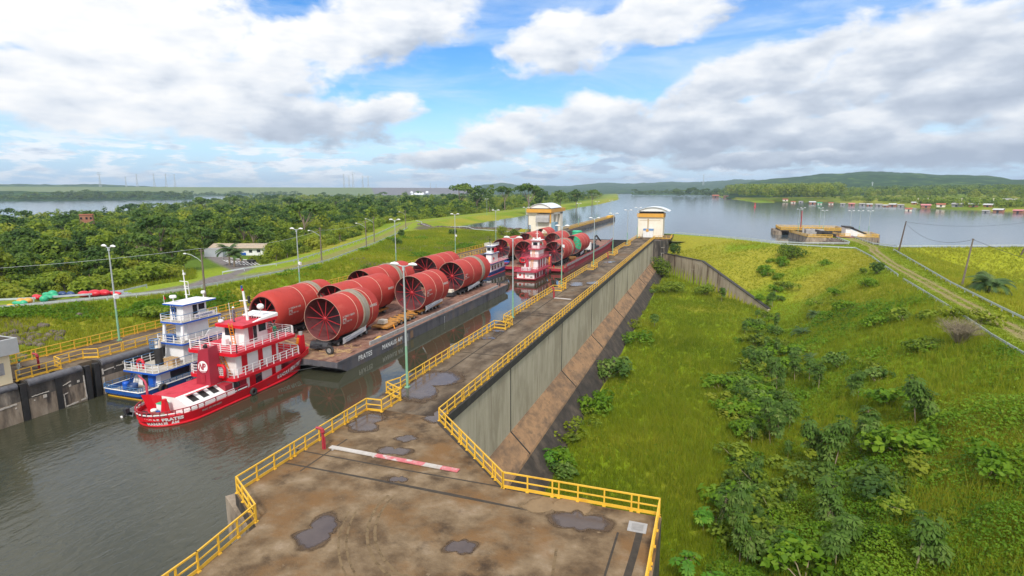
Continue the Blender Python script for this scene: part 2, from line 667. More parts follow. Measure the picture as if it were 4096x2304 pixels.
M['oldwall_pale'] = mat('weathered_wall_low', [(.11, .085, .062), (.26, .205, .15), (.36, .30, .23)], 0.9, 0.9, 0.3, 5, 9, stretch=(1, 1, .35), second=((.05, .04, .035), .7, .5, .66, (1, 1, .2)))
M['whitestain'] = mat('lime_stain', [(.42, .38, .32), (.6, .56, .5)], 6, 0.9)
M['yellow'] = mat('yellow_paint', [(.68, .38, .022), (.74, .44, .04), (.60, .32, .025)], 1.3, 0.55, second=((.30, .17, .05), 3.0, .62, .75, (1, 1, 1)))
M['orange'] = mat('orange_girder', [(.60, .29, .03), (.66, .35, .06)], 0.8, 0.6)
M['galv'] = mat('galvanised', [(.55, .60, .62), (.42, .46, .48)], 1.5, 0.5, metal=0.25)
M['polegrey'] = mat('pole_grey', [(.45, .50, .50), (.36, .40, .41)], 1.0, 0.5, metal=.3)
M['polegreen'] = mat('pole_green', [(.16, .34, .21), (.22, .40, .27)], 1.0, 0.6)
M['concretepole'] = mat('pole_concrete', [(.20, .165, .13), (.14, .11, .085)], 1.0, 0.9)
M['darkpole'] = mat('pole_wood', [(.085, .06, .05), (.13, .095, .075)], 1.0, 0.9)
M['lampwhite'] = mat('lamp_white', [(.80, .80, .79), (.70, .71, .72)], 2, 0.4)
M['wire'] = mat('wire_dark', [(.05, .05, .055), (.07, .07, .075)], 1, 0.6)
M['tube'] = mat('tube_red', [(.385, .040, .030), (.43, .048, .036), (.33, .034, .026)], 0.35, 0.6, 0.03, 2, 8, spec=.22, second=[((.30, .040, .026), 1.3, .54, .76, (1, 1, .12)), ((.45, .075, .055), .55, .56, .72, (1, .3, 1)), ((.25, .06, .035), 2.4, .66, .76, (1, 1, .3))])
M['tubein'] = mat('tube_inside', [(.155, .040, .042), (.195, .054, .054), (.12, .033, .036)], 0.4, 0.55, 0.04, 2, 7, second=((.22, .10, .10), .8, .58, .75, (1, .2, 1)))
M['brace'] = mat('brace_red', [(.42, .016, .024), (.34, .014, .02)], 1, 0.5)
M['seam'] = mat('weld_seam', [(.60, .40, .30), (.50, .30, .22)], 2, 0.6)
M['wrap'] = mat('wooden_wrap', [(.20, .175, .14), (.30, .26, .21), (.15, .13, .105)], 1.6, 0.85, 0.3, 6, stretch=(.4, 3, .4))
M['wrapedge'] = mat('strapping', [(.36, .27, .16), (.25, .2, .13)], 2, 0.8)
M['white'] = mat('white_paint', [(.80, .80, .79), (.73, .73, .72)], 1.2, 0.45, second=((.62, .55, .47), 1.6, .66, .8, (1, 1, .25)))
M['cream'] = mat('cream_paint', [(.80, .74, .62), (.72, .65, .53)], 0.8, 0.6, second=((.50, .40, .28), .9, .60, .78, (1, 1, .15)))
M['red'] = mat('boat_red', [(.62, .010, .022), (.54, .008, .018)], 0.7, 0.4, spec=.3, second=[((.44, .03, .028), 1.1, .58, .75, (1, 1, .3)), ((.30, .05, .035), 2.6, .66, .76, (1, 1, .25))])
M['reddeck'] = mat('deck_red', [(.50, .018, .036), (.56, .045, .07), (.40, .014, .028)], 0.9, 0.6, spec=.3)
M['funnelred'] = mat('funnel_red', [(.34, .020, .040), (.29, .016, .034)], 0.8, 0.5)
M['bargered'] = mat('barge_red', [(.44, .030, .052), (.36, .024, .040)], 0.8, 0.55, second=((.28, .07, .06), 1.0, .58, .75, (1, 1, .2)))
M['pink'] = mat('faded_red', [(.47, .05, .085), (.40, .035, .065)], 0.8, 0.6)
M['blue'] = mat('boat_blue', [(.016, .085, .34), (.014, .07, .27)], 0.7, 0.35, second=((.03, .09, .22), 1.2, .6, .75, (1, 1, .3)))
M['blueedge'] = mat('blue_edge', [(.010, .105, .55), (.012, .09, .45)], 0.8, 0.4)
M['bluerail'] = mat('rail_blue', [(.09, .22, .42), (.07, .17, .34)], 1.2, 0.5)
M['hullyellow'] = mat('strake_yellow', [(.66, .40, .02), (.58, .33, .02)], 1, 0.5)
M['ladder'] = mat('ladder_orange', [(.72, .26, .012), (.66, .22, .01)], 1, 0.5)
M['glass'] = mat('dark_glass', [(.018, .024, .032), (.03, .036, .045)], 1, 0.08, spec=.8)
M['black'] = mat('black_paint', [(.014, .014, .015), (.03, .029, .028)], 1.5, 0.6)
M['rubber'] = mat('tyre_rubber', [(.020, .019, .019), (.045, .042, .04)], 3, 0.85)
M['rim'] = mat('wheel_rim', [(.30, .29, .28), (.22, .21, .2)], 3, 0.6)
M['hullgrey'] = mat('barge_side', [(.070, .070, .085), (.115, .112, .125), (.155, .13, .12)], 0.5, 0.6, 0.08, 3, 8, stretch=(1, 1, .35), second=[((.20, .115, .07), .8, .56, .74, (1, 1, .12)), ((.035, .035, .045), .45, .55, .68, (1, 1, .5))])
M['rust'] = mat('rust_deck', [(.135, .058, .038), (.20, .092, .060), (.265, .15, .105), (.09, .036, .026)], 0.9, 0.8, 0.25, 5, 9, second=((.07, .028, .02), .8, .53, .66, (1, .5, 1)))
M['rustsand'] = mat('sandy_deck', [(.36, .24, .13), (.24, .14, .08), (.18, .09, .06)], 1.2, 0.85, 0.2, 5, 8)
M['coaming'] = mat('coaming_grey', [(.26, .255, .255), (.36, .35, .34), (.20, .19, .19)], 1.2, 0.75)
M['trailer'] = mat('trailer_black', [(.020, .021, .026), (.045, .045, .05)], 1.5, 0.6)
M['traileryellow'] = mat('trailer_yellow', [(.58, .27, .035), (.40, .18, .035), (.28, .13, .04)], 1.8, 0.65)
M['wood'] = mat('planks', [(.50, .33, .15), (.38, .24, .11), (.58, .41, .22)], 3, 0.8)
M['banner'] = mat('banner_white', [(.76, .79, .81), (.80, .82, .83)], 2, 0.6, 0.3, 1.6)
M['bannerblue'] = mat('banner_print', [(.34, .40, .47), (.40, .45, .52)], 3, 0.6)
M['green'] = mat('tank_green', [(.03, .40, .20), (.05, .46, .26)], 1, 0.45)
M['tarpred'] = mat('tarpaulin_red', [(.62, .015, .03), (.50, .012, .025)], 1.5, 0.4, 0.6, 1.2)
M['tarpgreen'] = mat('float_green', [(.02, .33, .15), (.03, .42, .22)], 1.5, 0.45)
M['tarporange'] = mat('float_orange', [(.62, .24, .05), (.66, .36, .06)], 1.5, 0.45)
M['tarpblue'] = mat('drum_blue', [(.02, .05, .14), (.03, .07, .2)], 1.5, 0.45)
M['roofbeige'] = mat('roof_fibre', [(.42, .34, .25), (.34, .27, .2)], 1.2, 0.9, .3, 5)
M['tile'] = mat('roof_tile', [(.42, .13, .07), (.33, .10, .06)], .8, 0.9)
M['roofgrey'] = mat('roof_metal', [(.56, .57, .58), (.48, .48, .48)], .8, 0.6)
M['metalroof'] = mat('barrel_roof', [(.72, .76, .80), (.62, .66, .70)], .6, 0.4)
M['brick'] = mat('brick_wall', [(.38, .17, .10), (.30, .13, .08)], .8, 0.9)
M['skin'] = mat('skin', [(.30, .16, .10), (.26, .14, .09)], 5, 0.6)
M['coverall'] = mat('coverall_grey', [(.16, .16, .20), (.20, .20, .24)], 5, 0.8)
M['clothgreen'] = mat('cloth_green', [(.02, .25, .12), (.03, .3, .15)], 5, 0.8)
M['clothlight'] = mat('cloth_light', [(.45, .48, .47), (.38, .42, .42)], 5, 0.8)
M['clothred'] = mat('cloth_red', [(.4, .03, .04), (.3, .03, .03)], 5, .8)
M['puddle'] = mat('puddle_water', [(.060, .044, .042), (.095, .070, .062)], .9, 0.16, 0.04, 3, spec=.45)

def soft(m, scale=1.1, amp=1.1):
    """the sheet thins out towards its rim (tint 0) with a ragged edge"""
    t = m.node_tree
    b = t.nodes['Principled BSDF']
    o = t.nodes['Material Output']
    a = t.nodes.new('ShaderNodeAttribute')
    a.attribute_name = 'tint'
    g = t.nodes.new('ShaderNodeNewGeometry')
    n = t.nodes.new('ShaderNodeTexNoise')
    n.inputs['Scale'].default_value = scale
    n.inputs['Detail'].default_value = 8
    t.links.new(g.outputs['Position'], n.inputs['Vector'])
    q = t.nodes.new('ShaderNodeMath')
    q.operation = 'MULTIPLY_ADD'
    t.links.new(n.outputs[0], q.inputs[0])
    q.inputs[1].default_value = amp
    t.links.new(a.outputs['Fac'], q.inputs[2])
    r = t.nodes.new('ShaderNodeMapRange')
    r.interpolation_type = 'SMOOTHSTEP'
    r.inputs['From Min'].default_value = amp * .5 + .18
    r.inputs['From Max'].default_value = amp * .5 + .62
    t.links.new(q.outputs[0], r.inputs['Value'])
    tr = t.nodes.new('ShaderNodeBsdfTransparent')
    x = t.nodes.new('ShaderNodeMixShader')
    t.links.new(r.outputs[0], x.inputs[0])
    t.links.new(tr.outputs[0], x.inputs[1])
    t.links.new(b.outputs[0], x.inputs[2])
    t.links.new(x.outputs[0], o.inputs[0])
    return m

soft(M['puddle'], 1.6, .8)
M['damp'] = soft(mat('damp_concrete_edge', [(.075, .047, .027), (.105, .068, .038)], 1.4, .8, spec=.3), 1.2, 1.0)
M['joint'] = mat('joint_dirt', [(.030, .024, .018), (.055, .042, .03)], 2, 0.95)
M['trackmark'] = mat('tyre_mark', [(.19, .13, .065), (.13, .085, .042)], 1.2, 0.95)
M['sand'] = mat('sand_patch', [(.25, .17, .09), (.19, .125, .065)], 1.6, 0.95)
soft(M['trackmark'], 2.2, 1.3)
soft(M['sand'], 1.4, .9)
M['barrierwhite'] = mat('barrier_white', [(.52, .49, .46), (.40, .36, .32)], 2.5, 0.7, second=((.36, .25, .2), 1.2, .55, .7, (1, 1, 1)))
M['barrierred'] = mat('barrier_red', [(.50, .09, .11), (.55, .20, .20)], 2.5, 0.7, second=((.5, .42, .4), 1.6, .5, .62, (1, 1, 1)))
M['hydrant'] = mat('hydrant_red', [(.30, .02, .035), (.38, .03, .045)], 2, 0.5)
M['riprap'] = mat('riprap_rock', [(.055, .043, .038), (.12, .095, .08), (.20, .165, .14)], 1.1, 0.95, 1.0, 1.5)
M['bark'] = mat('bark', [(.16, .12, .085), (.24, .19, .14)], 2, 0.9, .3)
M['stem'] = mat('sapling_stem', [(.34, .28, .20), (.26, .20, .13)], 2, 0.9)
M['tree_a'] = foliage_mat('leaves_mid', (.062, .125, .012), (.180, .265, .022), (.31, .385, .034), .5, .5)
M['tree_b'] = foliage_mat('leaves_dark', (.036, .092, .018), (.108, .190, .028), (.205, .285, .04), .45, .45)
M['tree_c'] = foliage_mat('leaves_yellow', (.11, .165, .012), (.245, .305, .022), (.35, .375, .04), .48, .45)
M['grass'] = foliage_mat('tall_grass', (.105, .175, .008), (.235, .300, .014), (.41, .37, .035), .5)
M['broadleaf'] = foliage_mat('broad_leaves', (.062, .150, .009), (.145, .280, .014), (.26, .385, .024), .5)
M['cecropia'] = foliage_mat('cecropia_leaves', (.048, .110, .015), (.110, .205, .028), (.24, .33, .075), .42)
M['papaya'] = foliage_mat('papaya_leaves', (.05, .16, .012), (.10, .27, .018), (.22, .36, .03), .35)
M['palm'] = foliage_mat('palm_leaves', (.03, .07, .02), (.07, .13, .035), (.15, .21, .06), .25)
M['twig'] = mat('dry_twigs', [(.30, .25, .17), (.22, .18, .12)], 2, 0.9)
M['chamber'] = water_mat('lock_water', (.044, .045, .027), 0.02, [(0.5, 0.20, (1, .45, 1), (34, 48, .12)), (2.0, 0.17, (1, .5, 1), (34, 50, .10))])
M['reservoir'] = water_mat('reservoir_water', (.06, .085, .10), 0.10, [(0.04, 0.12, (1, .35, 1), None), (0.5, 0.10, (1, .4, 1), None)])
M['river'] = water_mat('river_water', (.05, .085, .13), 0.13, [(0.03, 0.3, (1, .35, 1), None), (.4, .3, (1, .5, 1), None)])

# ------------------------------------------------------------------ terrain
WC, WR, RIV = -4.05, -1.9, -12.0       # lock chamber, upper reservoir, river below the dam

def ss(x, a, b):
    t = np.clip((x - a) / (b - a), 0, 1)
    return t * t * (3 - 2 * t)

def seg_near(x, y, poly):
    """distance to a polyline and the third coordinate interpolated along it"""
    best = np.full(x.shape, 1e18)
    zz = np.zeros(x.shape)
    for a, b in zip(poly, poly[1:]):
        dx, dy = b[0] - a[0], b[1] - a[1]
        t = np.clip(((x - a[0]) * dx + (y - a[1]) * dy) / (dx * dx + dy * dy), 0, 1)
        d = (x - a[0] - t * dx) ** 2 + (y - a[1] - t * dy) ** 2
        k = d < best
        best = np.where(k, d, best)
        if len(a) > 2:
            zz = np.where(k, a[2] + t * (b[2] - a[2]), zz)
    return np.sqrt(best), zz

def in_poly(x, y, poly):
    c = np.zeros(x.shape, bool)
    n = len(poly)
    for i in range(n):
        x0, y0 = poly[i][:2]
        x1, y1 = poly[(i + 1) % n][:2]
        if y0 == y1:
            continue
        k = ((y0 > y) != (y1 > y)) & (x < (x1 - x0) * (y - y0) / (y1 - y0) + x0)
        c ^= k
    return c

def vnoise(x, y, s, seed=0, oct=3):
    """smooth value noise, about -1..1"""
    out = np.zeros(x.shape)
    amp, tot = 1.0, 0
    for o in range(oct):
        X, Y = x / s + 37.1 * seed + 11 * o, y / s - 17.7 * seed + 5 * o
        xi, yi = np.floor(X), np.floor(Y)
        fx, fy = X - xi, Y - yi
        fx, fy = fx * fx * (3 - 2 * fx), fy * fy * (3 - 2 * fy)

        def hsh(a, b):
            q = np.sin(a * 127.1 + b * 311.7 + seed * 74.7) * 43758.5453
            return (q - np.floor(q)) * 2 - 1
        v = (hsh(xi, yi) * (1 - fx) + hsh(xi + 1, yi) * fx) * (1 - fy) + (hsh(xi, yi + 1) * (1 - fx) + hsh(xi + 1, yi + 1) * fx) * fy
        out += v * amp
        tot += amp
        amp *= .5
        s = s / 2
    return out / tot

# left road, centre line x against y; it climbs the bank and follows the canal
RLY = [-60, 15, 40, 56, 74, 103, 120, 165, 205, 245, 290, 420, 510, 660, 850, 920, 1000, 1300, 3300]
RLX = [-190, -128, -112, -104, -92.5, -92, -95, -110, -125, -142, -162, -168, -171, -173, -180, -186, -196, -220, -520]
# right embankment: crest edge that looks into the basin, foot of its slope, outer edges
FARC = [(-22, 256), (-14, 256), (-2, 250), (10, 237), (24, 219.5), (36, 214), (46, 211.5)]
INNER = [(46, 211.5), (44, 184), (42, 166), (37, 107), (35.6, 90), (35, 78.6), (34, 40), (33, -60)]
OUTER = [(101, 238), (60, 221), (55.8, 211), (47, 137), (44.8, 109), (43.5, 90), (42.5, 70), (41, 40), (40, -60)]
FOOT = [(-20, 238, -6), (-14.4, 230.5, -6.2), (-1.3, 204, -5.4), (16.6, 165, -13.0), (12.7, 150, -14), (6.75, 95, -14), (5, 67, -14), (1.5, 50, -14), (.5, 30, -14), (0, -60, -14)]
BASIN = [(-20, -60), (0, -60), (.5, 30), (1.5, 50), (5, 67), (6.75, 95), (12.7, 150), (16.6, 165), (-1.3, 204), (-14.4, 230.5), (-20, 238)]
SLOPE = BASIN[1:] + FARC + INNER[1:]
BACKC = [(-22, 262), (-14, 262), (6.6, 247), (22, 230.5), (32, 225.5), (47, 229.4), (49, 236.4), (49.8, 262), (50, 276), (56, 277), (55.5, 232), (60, 223), (101, 240), (200, 275), (420, 330), (900, 430), (3000, 700)]
CREST = FARC + INNER[1:] + OUTER[::-1] + [(200, 270), (420, 325), (900, 425), (3000, 690), (3000, 700)] + BACKC[::-1]
MEADOW = OUTER + [(40, -200), (3000, -200), (3000, 690), (900, 425), (420, 325), (200, 270), (101, 238)]
SHORE = [(-80, 2950), (0, 2700), (30, 1700), (72, 1059), (130, 1090), (200, 1103), (249, 978), (222, 790), (281, 671), (330, 585), (420, 530), (700, 540), (1300, 640), (3500, 1000)]
RIGHTBANK = SHORE + [(9000, 1500), (9000, 9000), (-400, 9000)]
rsh = [at(-260, 560, -2), at(-90, 548, -2), at(0, 545, -2), at(120, 542, -2), at(240, 540, -2), at(340, 527, -2), at(500, 507, -1), at(600, 494, 2), at(760, 488, 4)]
RSHORE = [(p.x, p.y) for p in rsh]
RSHORE = [(RSHORE[0][0] - 80, -300)] + [(x * 1.12 - 10, y * 1.12 + 6) for x, y in RSHORE] + [(-900, 9000)]
RIVERPOLY = RSHORE + [(-9500, 9000), (-9500, -300)]

def ground_h(x, y):
    x = np.asarray(x, float)
    y = np.asarray(y, float)
    # ---- left of the lock
    xr = np.interp(y, RLY, RLX)
    d = xr - x
    dr, _ = seg_near(x, y, RSHORE)
    hl = 1 - 2.6 * ss(d, 4.5, 26) - 9.0 * ss(d, 60, 420) * (1 - ss(y, 500, 1500) * .6)
    riv = in_poly(x, y, RIVERPOLY)
    hl = np.where(d > 60, hl - np.maximum(0, (hl + 10.9)) * ss(dr, 150, 0), hl)
    hl = np.where(riv, -11.5 - 4 * ss(dr, 0, 60), hl)
    hin = 1 - 2.4 * ss(x - xr, 4.5, np.maximum(-74 - xr, 6))
    k = y - 256.5
    bank = 0.7 - 2.7 * ss(-d, 6, 25) - 6 * ss(-d, 25, 60)
    south = 1 - 3.0 * ss(k, 0, 8) - 6 * ss(k, 8, 24)
    hin = np.where(y > 256.5, np.maximum(bank, south), hin)
    hl = np.where(d < 4.5, hin, hl)
    hl += vnoise(x, y, 14, 3) * .35 * ss(np.abs(d), 6, 12) * ss(-72 - x, 0, 6)
    # ---- lock chamber and everything right of it
    h = np.full(x.shape, -18.0)
    ba = in_poly(x, y, BASIN)
    h = np.where(ba, -14 + .35 * vnoise(x, y, 9, 5) + .2 * ss(np.abs(x), 0, 10), h)
    dl, zl = seg_near(x, y, FOOT)
    du1, _ = seg_near(x, y, FARC)
    du2, _ = seg_near(x, y, INNER)
    du = np.minimum(du1, du2)
    t = dl / np.maximum(dl + du, 1e-6)
    t = t + .12 * np.sin(2 * PI * t) * -0.5
    hs = zl * (1 - t) + .45 * vnoise(x, y, 11, 8) * ss(du, 0, 5) * ss(dl, 0, 4)
    h = np.where(in_poly(x, y, SLOPE), hs, h)
    h = np.where(in_poly(x, y, CREST), 0.0, h)
    do, _ = seg_near(x, y, OUTER + [(200, 270), (420, 325), (900, 425), (3000, 690)])
    h = np.where(in_poly(x, y, MEADOW), -5.5 * ss(do, 1, 26) + .3 * vnoise(x, y, 15, 9) * ss(do, 2, 10), h)
    db, _ = seg_near(x, y, BACKC)
    inres = (x > -22) & ~ba & ~in_poly(x, y, SLOPE) & ~in_poly(x, y, CREST) & ~in_poly(x, y, MEADOW)
    h = np.where(inres, np.maximum(-db * .55, -9.0), h)
    h = np.where((x < -22) & (y > 262), -12, h)
    rb = in_poly(x, y, RIGHTBANK)
    dsn, _ = seg_near(x, y, SHORE)
    h = np.where(rb, WR + 2.6 * ss(dsn, 0, 25) + 10 * ss(dsn, 60, 700), h)
    h = np.where(~rb & (dsn < 40) & (y > 400) & (x > -100), np.minimum(h, WR - dsn * .15), h)
    h = np.where(x < -72.2, hl, h)
    h = np.where((x < -61) & (x >= -72.2) & (y > 262), hl, h)
    return h

def graded(lo, hi, step, far_lo, far_hi, g=1.13):
    a = list(np.arange(lo, hi + .01, step))
    s, p = step, hi
    while p < far_hi:
        s *= g
        p += s
        a.append(p)
    s, p = step, lo
    pre = []
    while p > far_lo:
        s *= g
        p -= s
        pre.append(p)
    return np.array(pre[::-1] + a)

gx = graded(-180, 75, 1.0, -9000, 9000)
gy = graded(15, 285, 1.0, -300, 9000)
GX, GY = np.meshgrid(gx, gy)
GZ = ground_h(GX, GY)
nx, ny = len(gx), len(gy)
idx = np.arange(nx * ny).reshape(ny, nx)
F4 = np.stack([idx[:-1, :-1], idx[:-1, 1:], idx[1:, 1:], idx[1:, :-1]], -1).reshape(-1, 4)

# real colours of what covers the ground
X, Y, Z = GX.ravel(), GY.ravel(), GZ.ravel()
LUSH, STRAW, DARKV = np.array((.15, .225, .010)), np.array((.26, .25, .025)), np.array((.085, .140, .014))
MOWN, DIRT, PAVE, ROCK, MUD = np.array((.20, .265, .018)), np.array((.26, .19, .11)), np.array((.175, .155, .150)), np.array((.125, .098, .082)), np.array((.10, .07, .045))

def mixc(c, new, f):
    return c * (1 - f[:, None]) + new * f[:, None]

xr = np.interp(Y, RLY, RLX)
dL = xr - X
gc = np.tile(LUSH, (len(X), 1))
gc = mixc(gc, STRAW, ss(vnoise(X, Y, 22, 1) + .2, -.1, .55))
gc = mixc(gc, DARKV, ss(vnoise(X, Y, 13, 2), .2, .6) * .7)
slopeL = (X < -72) & (dL < 5)
gc[slopeL] = mixc(np.tile(LUSH, (slopeL.sum(), 1)), STRAW, ss(vnoise(X[slopeL], Y[slopeL], 12, 4) + .15, -.2, .5))
rocky = slopeL & (Y < 262)
f = ss(vnoise(X, Y, 8, 6) + .25 * ss(-Y, -55, -20) + .35 * ss(Y, 150, 215), .15, .5) * (ss(-dL, 5, 10)) * rocky
gc = mixc(gc, ROCK * .8, f * .85)
gc = mixc(gc, ROCK, (slopeL & (Y > 256.5) & (Y < 268) & (X < -84)) * 1.0)
forest = (X < -72) & (dL > 24)
gc = mixc(gc, DARKV * 1.1, forest * ss(dL, 22, 34))
gc = mixc(gc, MOWN, (X < -72) * (ss(np.abs(dL), 9, 6)))
gc = mixc(gc, DIRT * .85, (X < -72) * ss(np.abs(np.abs(dL) - .9), 1.1, .3) * .75 * (Y > 98))
gc = mixc(gc, PAVE, (X < -72) * ss(np.abs(dL), 3.0, 2.4) * ss(Y, 104, 92) * .9)
# branch drive to the low building and its parking apron
DRIVE = [tuple(at(*q_, -.9).xy) for q_ in ((505, 742), (545, 725), (585, 708), (612, 692), (614, 680), (598, 668), (575, 656), (550, 646), (530, 636))]
dd, _ = seg_near(X, Y, DRIVE)
APR = [tuple(at(*q_, -1.4).xy) for q_ in ((535, 636), (575, 646), (655, 657), (645, 668), (612, 676), (585, 662))]
apron = in_poly(X, Y, APR)
nearb = (dL > 4) & (dL < 34) & (Y > 45) & (Y < 140)
gc = mixc(gc, MOWN, nearb * ss(dL, 34, 27))
gc = mixc(gc, PAVE, ss(dd, 2.9, 2.3) * (X < -72))
gc = mixc(gc, PAVE, apron * 1.0)
rgt = (X > -20)
sl = in_poly(X, Y, SLOPE)
gc[sl] = mixc(np.tile(LUSH * 1.05, (sl.sum(), 1)), STRAW, ss(vnoise(X[sl], Y[sl], 18, 12) + .5 * ss(Y[sl], 150, 190) - .1, -.15, .4))
cr = in_poly(X, Y, CREST)
gc[cr] = MOWN
RIGHTROAD = [(39.5, -60), (39, 60), (40, 85), (42.2, 120), (43.5, 137), (46, 175), (48.5, 195), (50, 208), (53, 222), (53.5, 240), (53.5, 277)]
d1, _ = seg_near(X, Y, RIGHTROAD)
gc = mixc(gc, DIRT, cr * ss(np.abs(d1 - .85), .85, .25) * .95 * (Y < 214))
gc = mixc(gc, DIRT, cr * ss(d1, 1.9, 1.1) * (Y >= 200) * .7)
d2, _ = seg_near(X, Y, [(53, 222), (75, 230), (101, 239.5), (200, 272.5)])
gc = mixc(gc, PAVE * .9, cr * ss(d2, 2.2, 1.5) * (X > 54))
meadow = in_poly(X, Y, MEADOW)
gc[meadow] = mixc(np.tile(np.array((.26, .285, .016)), (meadow.sum(), 1)), LUSH, ss(vnoise(X[meadow], Y[meadow], 16, 14), .1, .5))
bas = in_poly(X, Y, BASIN)
gc[bas] = mixc(np.tile(np.array((.19, .265, .010)), (bas.sum(), 1)), np.array((.25, .25, .02)), ss(vnoise(X[bas], Y[bas], 10, 15), .0, .5))
gc = mixc(gc, ROCK, ((X > 40) & (X < 52) & (Y > 236) & (Y < 262) & ~cr) * 1.0)
gc = mixc(gc, MUD, ((Z < -2.2) & (X > 45) & (Y > 300)) * .7)

m = bpy.data.materials.new('ground_cover')
m.use_nodes = True
t_ = m.node_tree
b_ = t_.nodes['Principled BSDF']
b_.inputs['Roughness'].default_value = 0.95
b_.inputs['Specular IOR Level'].default_value = 0.1
at1 = t_.nodes.new('ShaderNodeAttribute')
at1.attribute_name = 'ground_colour'
g_ = t_.nodes.new('ShaderNodeNewGeometry')
nz = t_.nodes.new('ShaderNodeTexNoise')
nz.inputs['Scale'].default_value = 1.4
nz.inputs['Detail'].default_value = 8
nz.inputs['Roughness'].default_value = .7
t_.links.new(g_.outputs['Position'], nz.inputs['Vector'])
mr_ = t_.nodes.new('ShaderNodeMapRange')
mr_.inputs['From Min'].default_value = .25
mr_.inputs['From Max'].default_value = .75
mr_.inputs['To Min'].default_value = .6
mr_.inputs['To Max'].default_value = 1.4
t_.links.new(nz.outputs[0], mr_.inputs['Value'])
vs_ = t_.nodes.new('ShaderNodeVectorMath')
vs_.operation = 'SCALE'
t_.links.new(at1.outputs['Color'], vs_.inputs[0])
t_.links.new(mr_.outputs[0], vs_.inputs['Scale'])
t_.links.new(vs_.outputs[0], b_.inputs['Base Color'])
bp_ = t_.nodes.new('ShaderNodeBump')
bp_.inputs['Strength'].default_value = .8
bp_.inputs['Distance'].default_value = .25
t_.links.new(nz.outputs[0], bp_.inputs['Height'])
t_.links.new(bp_.outputs[0], b_.inputs['Normal'])
M['ground'] = m
me = np_mesh('ground', np.stack([X, Y, Z], 1), F4, M['ground'], smooth=True, extra=np.concatenate([gc, np.ones((len(gc), 1))], 1))
ground = struct(link('ground', me))

def gh(x, y):
    return float(ground_h(np.array([x], float), np.array([y], float))[0])

def hit(px, py, tmax=1500):
    """first point of the ground along the ray through a point of the photograph"""
    r = px_ray(px, py)
    ts = np.concatenate([np.arange(20, 400, .5), np.arange(400, tmax, 4)])
    xs, ys, zs = r.x * ts, r.y * ts, CAM_H + r.z * ts
    k = np.argmax(zs < ground_h(xs, ys))
    return Vector((xs[k], ys[k], float(ground_h(xs[k:k + 1], ys[k:k + 1])[0])))

def sheet(name, poly, z, m):
    mb = MB()
    mb.add([(p[0], p[1], z) for p in poly], [tuple(range(len(poly)))])
    return struct(mb.build(name, m))

sheet('lock_water', [(-64.6, -120), (-27.6, -120), (-27.6, 241.2), (-64.6, 241.2)], WC, M['chamber'])
RES = [(-64, 241.6), (-14.8, 241.6)] + [(a - .5, b - 3) for a, b in FARC[2:]] + [(49, 217), (62, 219), (101, 237.5), (200, 270), (420, 325), (900, 425), (4000, 850), (6000, 9000), (-170, 9000)]
RES += [(np.interp(y, RLY, RLX) + 12, y) for y in (3300, 1300, 1000, 920, 850, 660, 510, 420, 330, 290, 270)] + [(-140, 257), (-76, 257), (-76, 250), (-64, 250)]
sheet('reservoir_water', RES, WR, M['reservoir'])
sheet('river_water', [(-300, -300), (-60 - 260, 200), (-330, 700), (-420, 1500), (-800, 9000), (-9500, 9000), (-9500, -300)], RIV, M['river'])

# far hills: strips with a real depth, their crest traced as bearing and height
HM = bpy.data.materials.new('forested_hill')
HM.use_nodes = True
t_ = HM.node_tree
b_ = t_.nodes['Principled BSDF']
b_.inputs['Roughness'].default_value = 1
b_.inputs['Specular IOR Level'].default_value = 0.05
g_ = t_.nodes.new('ShaderNodeNewGeometry')
nz = t_.nodes.new('ShaderNodeTexNoise')
nz.inputs['Scale'].default_value = .018
nz.inputs['Detail'].default_value = 10
nz.inputs['Roughness'].default_value = .7
t_.links.new(g_.outputs['Position'], nz.inputs['Vector'])
rp = t_.nodes.new('ShaderNodeValToRGB')
q = rp.color_ramp.elements
q[0].position, q[0].color = .36, (.012, .038, .012, 1)
q[1].position, q[1].color = .66, (.12, .185, .03, 1)
x_ = q.new(.54)
x_.color = (.026, .068, .018, 1)
t_.links.new(nz.outputs[0], rp.inputs[0])
t_.links.new(rp.outputs[0], b_.inputs['Base Color'])

def hill(name, prof, r0, r1, zbase, rough=5.0, n_r=26, seed=1, step=4):
    """prof: (x, y) of the skyline in the photograph's view; r0 foot distance, r1 ridge distance"""
    xs = np.arange(prof[0][0], prof[-1][0] + 1, step)
    ys = np.interp(xs, [p[0] for p in prof], [p[1] for p in prof])
    V = []
    for i, x in enumerate(xs):
        p = at_dist(x, ys[i], r1)
        a = math.atan2(p.x, p.y)
        for j in range(n_r):
            f_ = j / (n_r - 1)
            r = r0 + (r1 * 1.12 - r0) * f_
            g = (r - r0) / (r1 - r0)
            s_ = float(ss(np.array(g), 0, 1)) if g <= 1 else 1 - (g - 1) * 1.2
            V.append((math.sin(a) * r, math.cos(a) * r, zbase + (p.z - zbase) * s_))
    V = np.array(V)
    nz_ = vnoise(V[:, 0], V[:, 1], 60, seed, 3) * rough + vnoise(V[:, 0], V[:, 1], 420, seed + 1, 2) * (V[:, 2] - zbase) * .25
    jj = np.tile(np.arange(n_r), len(xs)) / (n_r - 1)
    V[:, 2] += nz_ * ss(jj, 0, .25)
    I = np.arange(len(V)).reshape(len(xs), n_r)
    Fq = np.stack([I[:-1, :-1], I[1:, :-1], I[1:, 1:], I[:-1, 1:]], -1).reshape(-1, 4)
    return struct(link(name, np_mesh(name, V, Fq, HM, smooth=True)))

